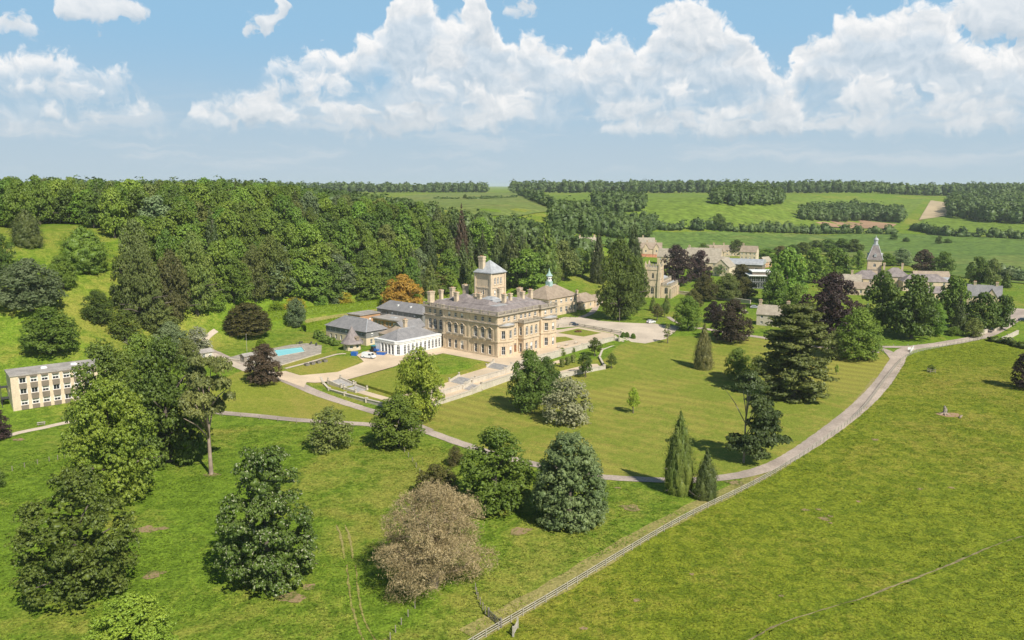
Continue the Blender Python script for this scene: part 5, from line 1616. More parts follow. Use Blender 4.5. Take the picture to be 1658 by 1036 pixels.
for (x, y) in ((-2.1, 3.3), (-2.1, 5.7)): res.part('post', 'iron', MB().box(x - .06, x + .06, y - .06, y + .06, -1, 7.2), parent=st)
res.done()
# picnic table on its lawn
p = ground(67, 688)
t = thing('picnic_table', 'weathered wooden picnic table on the grass below the flat-roofed residence', 'table', p, 0.5)
MB().box(-0.95, 0.95, -0.4, 0.4, 0.70, 0.76).build('tabletop', MATS['fence_wood'], t)
for s in (-1, 1): MB().box(-0.95, 0.95, s * 0.72 - .14, s * 0.72 + .14, 0.42, 0.47).build('bench', MATS['fence_wood'], t)
for x in (-.7, .7):
    for s in (-1, 1): MB().tube([(x, s * 0.75, 0), (x, s * 0.25, 0.7)], 0.06, 4).build('leg', MATS['post_wood'], t)
    MB().box(x - .04, x + .04, -0.8, 0.8, 0.36, 0.42).build('cross_beam', MATS['post_wood'], t)
p = ground(348, 566)
simple_house('garden_pavilion', 'low grey pavilion behind the trees at the pool path', ground(326, 580), HRZ, 7, 4, 2.2, 0.8, 'stone_grey', 'roof_felt', True, (), 1, 3, 'pavilion')

# ------------------------------------------------------------------ church
p = ground(1044, 481)
ch = Building('church', 'stone church with battlemented tower and low nave in the village', 'church', p, R(-24))
S = 22.5 * depth_of(p) / F_PX; TH = CAM_H + px_dir(1050, 432).z / px_dir(1050, 432).y * p.y - p.z
tow = [(0, 0), (S, 0), (S, S), (0, S)]
ch.ring(tow, -1, TH, {0: [(S / 2 + .3, TH * .63, 1.3, TH * .18, True, 2, 1), (S / 2 + .2, 2.0, 1.9, 3.6, True, 2, 2)], 1: [(S / 2, TH * .63, 1.3, TH * .18, True, 2, 1)], 3: [(S / 2, TH * .63, 1.3, TH * .18, True, 2, 1)]}, 'stone', blinds=0, frame='stone_grey')
for z in (TH * .36, TH * .58, TH * .9): ch.band(tow, z, z + 0.3, 0.18, 'stone_weathered', 'string_course')


def merlons(bld, poly, z, h=1.1, step=1.5, th=0.4, mat='stone_weathered'):
    n = len(poly)
    for i in range(n):
        a, c = Vector(poly[i]), Vector(poly[(i + 1) % n]); L = (c - a).length; d = (c - a) / L; an = math.atan2(d.y, d.x)
        k = max(2, int(L / step))
        for j in range(k):
            q = a + d * ((j + 0.5) * L / k)
            bld.part('merlon', mat, MB().box(-0.27 * L / k, 0.27 * L / k, -0.02, th, 0, h).box(-0.3 * L / k, 0.3 * L / k, -0.08, th + .06, h, h + 0.12)).matrix_basis = Matrix.Translation((q.x, q.y, z)) @ Matrix.Rotation(an, 4, 'Z')


merlons(ch, tow, TH, 1.0, 1.5)
ch.part('tower_roof', 'roof_lead', MB().box(0.4, S - .4, 0.4, S - .4, TH - .8, TH - .4))
for (x, y) in tow:
    ch.part('pinnacle', 'stone', MB().box(x - .45, x + .45, y - .45, y + .45, TH - 3, TH + 1.4).frustum(x - .45, x + .45, y - .45, y + .45, TH + 1.41, x - .05, x + .05, y - .05, y + .05, TH + 3.2))
    ch.part('buttress', 'stone_trim', MB().box(x - .75, x + .75, y - .75, y + .75, -1, TH * .55).box(x - .6, x + .6, y - .6, y + .6, TH * .55, TH * .85))
ai = [(S + .8, 1.2), (S + 6.2, 1.2), (S + 6.2, 19), (S + .8, 19)]
ch.ring(ai, -1, 7.0, {0: [(2.9, 2.2, 1.9, 3.6, True, 2, 1)], 1: [(s, 2.0, 2.2, 3.6, True, 3, 1) for s in (2.8, 7, 11.2, 15.4)]}, 'stone', blinds=0, frame='stone_grey')
ch.band(ai, 6.6, 6.9, 0.2, 'stone_weathered', 'string_course')
merlons(ch, ai, 7.0, 0.9, 1.4)
ch.part('aisle_roof', 'roof_lead', MB().hip(S + 1.0, S + 6.0, 1.5, 18.8, 6.6, 1.2, 0, 'y', gable=True))
for y in (1.2, 5.3, 9.5, 13.7, 18.6): ch.part('buttress', 'stone_trim', MB().box(S + 6.2, S + 7.0, y - .4, y + .4, -1, 5.2))
na = [(0.4, S), (S + .8, S), (S + .8, 26), (0.4, 26)]
ch.ring(na, -1, 8.4, {3: [(s, 2, 2, 4, True, 3, 1) for s in (4, 9, 14)]}, 'stone', blinds=0, frame='stone_grey')
merlons(ch, na, 8.4, 0.9, 1.5)
ch.part('nave_roof', 'roof_lead', MB().hip(0.8, S + .4, S, 25.6, 8.2, 1.6, 0, 'y', gable=True))
ch.done()
# churchyard wall and headstones
t = wall_run('churchyard_wall', 'long rubble wall behind the churchyard yews', [(*hl(ground(1100, 476)), 1.8), (*hl(ground(1150, 482)), 1.8), (*hl(ground(1215, 492)), 1.8)], 2.0, 0.5, 'stone_grey')
hs_mesh = [MB().box(-.35, .35, -.07, .07, -.2, .8).prism([(.35 * math.cos(a), .07 * math.copysign(1, math.sin(a) or 1)) for a in (0.01, math.pi - .01, math.pi + .01, -0.01)], .8, .95).mesh('headstone'),
           MB().box(-.3, .3, -.07, .07, -.2, 1.0).mesh('headstone')]
for m_ in hs_mesh: m_.materials.append(MATS['stone_grey'])
rs = np.random.RandomState(4)
for i in range(26):
    x = rs.uniform(1165, 1212); y = 503 + (x - 1165) * 0.12 + rs.uniform(-9, 5)
    q = ground(x, y)
    o = inst('headstone', hs_mesh[i % 2], None, q, R(-24) + rs.uniform(-.1, .1), rot=(rs.uniform(-.08, .08), 0, R(-24) + rs.uniform(-.15, .15)))
    tag(o, 'weathered grey headstone standing in the churchyard grass', 'headstone', 'headstones in the churchyard')

# ------------------------------------------------------------------ stable court with spired tower
p = ground(1413, 463)
st = Building('stable_tower', 'square stone tower with steep slate spire and lead cupola', 'tower', p, R(-22))
W2 = 3.9; tp = [(-W2, -W2), (W2, -W2), (W2, W2), (-W2, W2)]
TZ = 16.2
st.ring(tp, -1, TZ, {0: [(3.9, 12.0, 1.5, 2.0, True, 2, 1)], 1: [(3.9, 12, 1.5, 2, True, 2, 1)], 3: [(3.9, 12, 1.5, 2, True, 2, 1)]}, 'stone', blinds=0)
st.band(tp, 10.2, 10.6, .2, 'stone_weathered', 'string_course'); st.band(tp, TZ - .4, TZ, .4, 'stone_weathered', 'cornice')
sp = st.part('spire', 'roof_purple', MB().frustum(-W2 - .5, W2 + .5, -W2 - .5, W2 + .5, TZ + .01, -1.5, 1.5, -1.5, 1.5, TZ + 8.4))
for sx in (-1, 1):
    for sy in (-1, 1): st.part('hip_lead', 'roof_lead', MB().tube([(sx * (W2 + .5), sy * (W2 + .5), TZ + .1), (sx * 1.5, sy * 1.5, TZ + 8.4)], 0.2, 5), parent=sp)
for a in range(4):
    m = MB().box(-.7, .7, -W2 - .3, -W2 + 1.4, TZ + 1.9, TZ + 3.1).hip(-.7, .7, -W2 - .3, -W2 + 1.8, TZ + 3.1, .8, .15, 'y', gable=True)
    m.xf(Matrix.Rotation(a * math.pi / 2, 4, 'Z')); st.part('dormer', 'roof_lead', m, parent=sp)
cu = st.part('cupola', 'roof_lead', MB().box(-1.6, 1.6, -1.6, 1.6, TZ + 8.41, TZ + 8.9).lathe([(1.2, TZ + 8.9), (1.1, TZ + 11.6)], 8))
st.part('dome', 'roof_lead', MB().lathe([(1.5, TZ + 11.6), (1.35, TZ + 12.0), (0.9, TZ + 12.7), (0.2, TZ + 13.2), (0.06, TZ + 14.4)], 10), parent=cu)
st.done()
for (x, y, L, W, ez, rh, rot, rf, gab, chm, lab) in [
    (1401, 466, 17, 12, 6.0, 4.6, -22, 'roof_purple', False, (), 'hipped slate range in front of the spired tower'),
    (1388, 476, 13, 8, 3.6, 3.2, -22, 'roof_brown', True, (), 'low brown-roofed range below the spired tower'),
    (1378, 468, 10, 8, 5.0, 3.6, -22, 'roof_stone', True, ((.5, .5),), 'pale gabled building beside the purple beech'),
    (1447, 466, 15, 12, 7.2, 5.0, -22, 'roof_purple', False, ((.75, .5), (.1, .5)), 'slate-roofed stable house with tall chimneys right of the spired tower'),
    (1494, 470, 25, 11, 5.6, 4.0, -10, 'roof_purple', False, (), 'long purple-grey slate range of the stable court'),
    (1530, 470, 11, 10, 6.4, 1.0, -10, 'roof_lead', True, (), 'building with pale metal roof at the end of the stable court'),
    (1505, 462, 20, 8, 5.0, 3.6, -10, 'roof_brown', True, (), 'brown-roofed range behind the long slate one'),
    (1500, 482, 16, 7, 3.2, 3.0, -10, 'roof_purple', True, (), 'low front range of the stable court'),
]:
    simple_house('stable_range', lab, ground(x, y), R(rot), L, W, ez, rh, 'stone', rf, gab, chm, 2 if ez > 4.5 else 1, 4, 'building', chh=2.4)
simple_house('lodge', 'slate-roofed lodge with steep gables where the drive bends', ground(1592, 492), R(-30), 15, 9, 4.6, 5.0, 'stone', 'roof_slate', True, ((.2, .5), (.85, .5)), 2, 4, gables=((0.72, 4.5, 3.6),))
simple_house('cottage', 'stone cottage with two chimneys half hidden by the huge cedar', ground(1252, 526), R(-28), 13, 8, 5.0, 3.6, 'stone_grey', 'roof_stone', True, ((.05, .5), (.95, .5)), 2, 3, chh=2.2)
# village houses
for (x, y, L, W, ez, rh, rot, wl_, rf, chm, gb, lab) in [
    (1172, 445, 16, 11, 6.0, 5.0, 60, 'render_cream', 'roof_stone', (), (), 'pale gabled hall with stone tiled roof behind the churchyard'),
    (1150, 437, 26, 10, 5.6, 4.2, -24, 'stone', 'roof_stone', (), (), 'long low hall joined to the pale gabled one'),
    (1088, 430, 20, 11, 7.0, 5.5, -24, 'stone', 'roof_stone', (), (), 'big stone roof behind the larger purple beech'),
    (1140, 428, 26, 11, 7.0, 5.5, -24, 'stone', 'roof_stone', ((.05, .5),), (), 'long stone roof behind the smaller purple beech'),
    (1054, 414, 17, 10, 6.0, 4.6, -10, 'stone', 'roof_brown', ((.3, .5), (.7, .5)), ((.25, 5, 4), (.75, 5, 4)), 'twin-gabled stone house at the top of the village'),
    (1046, 406, 14, 9, 6.5, 4.6, -10, 'stone', 'roof_stone', ((.3, .5),), (), 'stone house behind the twin-gabled one'),
    (1158, 418, 16, 9, 6.0, 4.8, -15, 'stone', 'roof_brown', ((.4, .5), (.9, .5)), ((.4, 4.5, 4),), 'gabled village house with central chimneys'),
    (1186, 414, 12, 8, 5.0, 4.0, -15, 'stone', 'roof_brown', (), (), 'brown-roofed village house behind the dark round tree'),
    (1213, 420, 13, 9, 6.4, 4.6, -30, 'render_cream', 'roof_brown', ((.1, .5),), (), 'cream cottage with brown roof at the field edge'),
    (1238, 432, 9, 6, 4.2, 3.2, 40, 'brick_orange', 'roof_stone', (), (), 'small orange gabled building beside the metal roof'),
    (950, 408, 18, 9, 6, 4.4, 10, 'stone', 'roof_stone', ((.2, .5), (.8, .5)), (), 'stone house glimpsed between the tall conifers'),
    (1310, 447, 9, 7, 4, 3, -20, 'stone', 'roof_brown', (), (), 'small stone barn under the fresh green trees'),
]:
    simple_house('village_house', lab, ground(x, y), R(rot), L, W, ez, rh, wl_, rf, True, chm, 2, 4, gables=gb)
# red brick garden wall in front of the twin-gabled house
t = wall_run('brick_wall', 'red brick garden wall before the twin-gabled house', [(*hl(ground(1038, 415)), 2.2 + ground(1038, 415).z), (*hl(ground(1072, 417)), 2.2 + ground(1072, 417).z)], 2.4, 0.5, 'roof_red', 'roof_red')
# metal-roofed hall and glass building
p = ground(1205, 440)
mh = Building('metal_roofed_hall', 'wide hall with shallow pale metal roof', 'building', p, R(-24))
mh.ring([(-13, -9), (13, -9), (13, 9), (-13, 9)], -1, 6.0, {0: [(s, 2, 2, 2, False, 2, 1) for s in (4, 10, 16, 22)]}, 'panel_brown')
r = MB(); n = 8
for i in range(n):
    a0, a1 = -math.pi / 2 + math.pi * i / n, -math.pi / 2 + math.pi * (i + 1) / n
    q = [(-13.6, 9.6 * math.sin(a0), 6.02 + 3.2 * math.cos(a0)), (13.6, 9.6 * math.sin(a0), 6.02 + 3.2 * math.cos(a0)), (13.6, 9.6 * math.sin(a1), 6.02 + 3.2 * math.cos(a1)), (-13.6, 9.6 * math.sin(a1), 6.02 + 3.2 * math.cos(a1))]
    r.add(q, [(0, 1, 2, 3)])
r.add([(sx * 13.6, 9.6 * math.sin(a), 6.02 + 3.2 * math.cos(a)) for sx in (-1,) for a in np.linspace(-math.pi / 2, math.pi / 2, n + 1)], [tuple(range(n + 1))])
r.add([(sx * 13.6, 9.6 * math.sin(a), 6.02 + 3.2 * math.cos(a)) for sx in (1,) for a in np.linspace(-math.pi / 2, math.pi / 2, n + 1)], [tuple(range(n, -1, -1))])
mh.part('roof', 'roof_lead', r); mh.done()
p = ground(1214, 467)
gb_ = Building('glass_building', 'modern glass-fronted building with two-tier white flat roof', 'building', p, R(-6))
gb_.ring([(0, 0), (17, 0), (17, 12), (0, 12)], -1, 7.6, {0: [(1.9 + 2.6 * i, z, 2.4, 3.2, False, 2, 1) for i in range(6) for z in (0.3, 4.0)], 3: [(s, z, 2.4, 3.2, False, 2, 1) for s in (2, 5, 8) for z in (.3, 4.)]}, 'iron', blinds=0, depth=0.3)
gb_.part('roof_slab', 'white_paint', MB().box(-1, 18, -1.4, 12.5, 7.61, 8.0))
gb_.part('clerestory', 'panel_brown', MB().box(1.5, 16, 2, 11.5, 8.01, 9.8)); gb_.part('upper_roof', 'white_paint', MB().box(1, 16.8, 1.2, 12.2, 9.81, 10.3)); gb_.done()

T = tree_px
# ---- park trees, each one on its own
T('horse_chestnut_tree', 'tall dark green horse chestnut with white flower spikes on the rough meadow', 'chestnut', 'leaf_chestnut', 437, 968, 727, 158, low=True, rz=0.6)
T('broadleaf_tree', 'ragged dark green broadleaf tree in tiers standing in front of the yellow-green lime', 'oak', 'leaf_dark', 132, 995, 762, 180, low=True, rz=2.0)
T('lime_tree', 'bright yellow-green lime tree in front of the flat-roofed residence', 'lime', 'leaf_lime', 188, 832, 612, 145, low=True, rz=0.3)
T('beech_tree', 'big dark beech beside the right end of the flat-roofed residence', 'beech', 'leaf_dark', 180, 745, 552, 120, low=True, rz=1.0)
T('beech_tree', 'big dark beech between the lime tree and the tall bare-stemmed pine', 'beech', 'leaf_dark', 275, 762, 546, 130, low=True, rz=4.0)
T('broadleaf_tree', 'mid green tree crowded behind the two dark beeches', 'lime_b', 'leaf_mid', 235, 700, 540, 100, low=True)
T('pine_tree', 'tall pine with a bare stem and an airy olive crown above the meadow', 'pine', 'leaf_pine', 342, 768, 572, 112, rz=0.4, trunk='bark_pale')
T('broadleaf_tree', 'low domed yellow-green tree below the ragged dark tree', 'sycamore', 'leaf_lime', 218, 1075, 962, 140, rz=0.4)
T('bush', 'loose olive green round tree standing below the lower drive', 'bush', 'leaf_olive', 536, 736, 658, 72, low=True, cat='tree')
T('sycamore_tree', 'dense round green sycamore beside the fork of the drives', 'sycamore', 'leaf_mid', 646, 733, 638, 88, low=True, rz=0.2)
T('lime_tree', 'tall yellowish green lime in front of the garden steps', 'lime', 'leaf_lime', 680, 690, 562, 84, low=True, rz=3.3)
T('lime_tree', 'dark green lime on the park lawn beside the pale blossom tree', 'lime_b', 'leaf_dark', 856, 673, 566, 72, low=True, rz=0.7)
T('lime_tree', 'dark tree tucked behind the dark lime by the lower terrace wall', 'sycamore', 'leaf_dark', 884, 658, 577, 56, low=True)
T('whitebeam_tree', 'pale grey-cream blossoming round tree on the park lawn', 'bush', 'leaf_pale', 918, 693, 610, 80, low=True, cat='tree')
T('hornbeam_tree', 'broad green hornbeam below the curve of the drive beside the bare brown tree', 'beech', 'leaf_mid', 803, 842, 692, 122, low=True, rz=2.4)
T('holm_oak_tree', 'dense grey-green egg-shaped holm oak below the drive', 'holm', 'leaf_holm', 922, 862, 702, 122, low=True)
T('bare_tree', 'big domed brown tree with bare twiggy crown beside the field gate', 'twiggy', 'twig_brown', 706, 985, 786, 192, rz=0.3, low=True)
T('bush', 'olive bush peeping over the bare brown tree', 'bush', 'leaf_yew', 706, 812, 752, 72, low=True, cat='bush')
T('bush', 'small dark olive bush just below the drive near the hornbeam', 'bush', 'leaf_yew', 737, 757, 721, 27, low=True, cat='bush')
T('thuja_tree', 'tall narrow green thuja standing at the edge of the drive', 'thuja', 'leaf_conifer_green', 1098, 804, 665, 47, low=True)
T('cypress_tree', 'shorter dark cone-shaped cypress with a brown side beside the tall thuja', 'cypress', 'leaf_conifer', 1142, 812, 725, 42, low=True)
T('pine_tree', 'lopsided pine with a bare leaning stem near the drive', 'flag_pine', 'leaf_conifer', 1204, 749, 600, 118, rz=0.0)
T('cedar_tree', 'huge cedar with flat tiered branches on the park lawn', 'cedar', 'leaf_cedar', 1283, 655, 490, 122, low=True, rz=0.5)
T('broadleaf_tree', 'round bright green tree beside the huge cedar', 'lime_b', 'leaf_mid', 1194, 618, 563, 46, low=True)
T('bush', 'small dark round tree squeezed between the bright round tree and the cedar', 'bush', 'leaf_dark', 1227, 608, 575, 30, low=True, cat='tree')
T('conifer_tree', 'single brownish cone-shaped conifer on the upper lawn', 'cypress', 'leaf_conifer_brown', 1138, 600, 523, 34, low=True)
T('copper_beech_tree', 'domed copper beech on the upper lawn near the car park', 'copper', 'leaf_copper_brown', 1184, 553, 485, 68)
T('copper_beech_tree', 'small dark copper tree tucked behind the domed copper beech', 'sycamore', 'leaf_copper', 1155, 522, 487, 34)
T('maple_tree', 'fresh green round tree on the edge of the car park', 'lime_b', 'leaf_bright', 1113, 534, 479, 48)
T('young_tree', 'thin young tree at the corner of the car park', 'thin', 'leaf_olive', 1081, 556, 524, 24)
T('young_tree', 'small bright yellow-green tree alone in the middle of the lawn', 'young', 'leaf_spring', 1025, 669, 628, 25)
T('sapling', 'tiny yellow-green sapling between cedar and drive', 'young', 'leaf_lime', 1354, 607, 590, 7, cat='sapling')
T('sapling', 'leafy sapling inside a small guard in the pasture', 'young', 'leaf_bright', 1508, 602, 590, 14, cat='sapling')
T('copper_beech_tree', 'very large dark purple copper beech behind the huge cedar', 'copper', 'leaf_copper', 1342, 556, 443, 106, rz=1.0)
T('broadleaf_tree', 'dense green tree in front of the large purple beech', 'beech', 'leaf_mid', 1388, 588, 498, 74, low=True)
T('bush', 'olive grey rounded bush beside the dense green tree by the junction', 'bush', 'leaf_olive', 1350, 583, 534, 42, low=True, cat='bush')
T('copper_beech_tree', 'dark purple tree at the edge of the pasture', 'copper', 'leaf_copper', 1664, 634, 566, 52, low=True)

# garden trees and topiary
T('small_tree', 'round dark green small tree at the garden bastion, taller of two', 'young', 'leaf_dark', 948, 611, 573, 30)
T('small_tree', 'dark green small tree against the terrace wall above the topiary', 'young', 'leaf_dark', 963, 577, 547, 25)
T('small_tree', 'small round tree outside the corner of the bastion wall', 'young', 'leaf_dark', 990, 597, 572, 20)
T('shrub', 'low green shrub planted under the terrace wall', 'bush', 'leaf_mid', 910, 575, 562, 14, cat='shrub')
T('shrub', 'little rose shrub trained on the terrace wall', 'bush', 'leaf_mid', 927, 570, 561, 10, cat='shrub')
for i, (x, y) in enumerate([(1009, 546), (1015, 546), (1025, 548)]):
    T('clipped_bush', 'small clipped round bush at the top of the garden steps', 'holm', 'leaf_bright', x, y, y - 9, 9, cat='bush', group='clipped bushes at the garden steps')
T('shrub', 'broad shrub beside the middle garden steps', 'bush', 'leaf_mid', 818, 598, 586, 26, cat='shrub', low=True)
T('shrub', 'small shrub at the foot of the middle garden steps', 'bush', 'leaf_mid', 798, 604, 595, 14, cat='shrub', low=True)
T('clipped_bush', 'bright green clipped dome above the swimming pool', 'holm', 'leaf_hedge', 423, 562, 548, 18, cat='bush')
T('yew_tree', 'broad dark clipped yew above the swimming pool', 'holm', 'leaf_yew', 402, 552, 490, 76, low=True)
T('copper_maple_tree', 'round dark copper tree beside the swimming pool', 'copper', 'leaf_copper_brown', 428, 621, 557, 60)
T('birch_tree', 'pale grey-green slender tree at the end of the clipped hedges', 'lime', 'leaf_grey', 480, 533, 482, 34, low=True)
T('hawthorn_tree', 'hawthorn white with blossom next to the garden path', 'bush', 'leaf_blossom', 322, 575, 528, 44, low=True, cat='tree')
T('hawthorn_tree', 'creamy hawthorn in blossom behind the dark beeches', 'bush', 'leaf_blossom', 214, 560, 546, 34, low=True, cat='tree')
T('birch_tree', 'light green birch beside the white hawthorn', 'lime', 'leaf_grey', 278, 590, 520, 62, low=True)
T('birch_tree', 'light green birch in front of the white hawthorn by the pool path', 'lime_b', 'leaf_olive', 306, 600, 548, 40, low=True)
T('copper_shrub', 'dark purple shrub at the left end of the garden path', 'copper', 'leaf_copper', -4, 716, 660, 44, low=True, cat='shrub')
T('bush', 'dark bush on the meadow edge under the garden path', 'bush', 'leaf_dark', -8, 795, 748, 32, low=True, cat='bush')

# hillside field on the left
T('broadleaf_tree', 'spreading dark green tree just above the flat-roofed residence', 'sycamore', 'leaf_mid', 82, 572, 496, 90)
T('broadleaf_tree', 'dense dark green cone of a tree in the hillside field', 'beech', 'leaf_dark', 160, 531, 469, 50, low=True)
T('broadleaf_tree', 'large dark tree with drooping tiers in the hillside field', 'redwood', 'leaf_mid', 138, 450, 366, 74, low=True)
T('broadleaf_tree', 'mid green tree overlapping the large tiered tree in the hillside field', 'lime_b', 'leaf_mid', 104, 476, 412, 46, low=True)
T('whitebeam_tree', 'pale green spreading tree in the hillside field', 'sycamore', 'leaf_grey', 52, 524, 418, 104, low=True)
T('conifer_tree', 'dark conifer alone at the top of the hillside field', 'redwood', 'leaf_conifer', 46, 404, 338, 46, low=True)
T('broadleaf_tree', 'dark tree standing at the left edge of the hillside field', 'beech', 'leaf_dark', 6, 470, 378, 56, low=True)
T('broadleaf_tree', 'dark blue-green shrubby tree below the dense cone tree', 'bush', 'leaf_dark', 203, 556, 500, 52, low=True)

# tall mixed group between hillside field and pool garden
for (x, y, t, w, k, m, lab) in [
    (236, 545, 386, 62, 'lime', 'leaf_olive', 'tallest olive green tree at the edge of the hillside field'),
    (283, 540, 404, 56, 'lime', 'leaf_conifer_brown', 'russet-tinged tall tree next to the tallest olive tree'),
    (320, 527, 374, 66, 'lime', 'leaf_conifer_green', 'tall green tree above the pool garden path'),
    (262, 552, 486, 60, 'lime_b', 'leaf_olive', 'pale olive small tree at the foot of the tall mixed group'),
    (232, 520, 398, 40, 'wood1', 'leaf_olive', 'greyish tree leaning against the tallest olive tree'),
    (205, 520, 412, 44, 'wood2', 'leaf_dark', 'dark tree at the outer edge of the tall mixed group'),
    (379, 502, 414, 68, 'lime_b', 'leaf_mid', 'green tree with a clear stem above the broad dark yew'),
    (350, 512, 470, 36, 'bush', 'leaf_mid', 'shrubby green tree beside the garden seat path'),
    (442, 500, 380, 62, 'lime', 'leaf_conifer_green', 'tall feathery green tree behind the clipped hedges'),
    (415, 500, 395, 46, 'lime', 'leaf_olive', 'tall grey-olive tree above the broad dark yew'),
    (548, 488, 412, 58, 'wood0', 'leaf_grey', 'grey-green willowy tree behind the clipped hedges'),
    (602, 484, 420, 60, 'wood3', 'leaf_dark', 'dark green tree left of the orange tree'),
    (668, 480, 400, 40, 'woodfir0', 'leaf_conifer', 'dark narrow conifer behind the orange tree'),
    (706, 478, 440, 50, 'wood2', 'leaf_yew', 'low brownish tree between orange tree and mansion'),
    (748, 440, 330, 24, 'woodfir1', 'leaf_copper_brown', 'rust brown conifer rising above the wood'),
    (852, 478, 404, 66, 'wood0', 'leaf_mid', 'dense green tree right behind the mansion tower'),
    (830, 470, 372, 40, 'woodfir0', 'leaf_conifer', 'dark conifer behind the mansion tower'),
    (884, 460, 350, 44, 'woodfir1', 'leaf_conifer_green', 'tall green conifer behind the clock turret building'),
    (912, 458, 390, 50, 'wood1', 'leaf_olive', 'pale greyish tree above the clock turret building'),
    (940, 450, 402, 34, 'wood4', 'leaf_mid', 'leafy green tree above the brown-roofed cottage'),
]:
    T('conifer_tree' if ('conifer' in lab) else 'broadleaf_tree', lab, k, m, x, y, t, w, low=True)
T('maple_tree', 'striking orange-leaved tree beside the long slate-roofed wing', 'sycamore', 'leaf_orange', 653, 507, 444, 70)
for (x, y, t, w, m, lab) in [(478, 503, 484, 40, 'leaf_yellow', 'yellow flowering azalea bush at the end of the upper hedge'),
                             (448, 505, 490, 26, 'leaf_hedge', 'lime green shrub near the broad dark yew'),
                             (558, 490, 475, 34, 'leaf_yellow', 'yellow flowering azalea bush above the upper hedge'),
                             (520, 492, 480, 24, 'leaf_bright', 'fresh green bush between the two yellow azaleas'),
                             (544, 493, 485, 14, 'leaf_grey', 'clipped grey-green ball bush before the yellow azalea'),
                             (588, 485, 474, 26, 'leaf_bright', 'fresh green bush at the right end of the upper hedge')]:
    T('azalea_bush' if 'azalea' in lab and 'yellow flowering' in lab else 'bush', lab, 'bush', m, x, y + 4, t - 3, w, cat='bush')

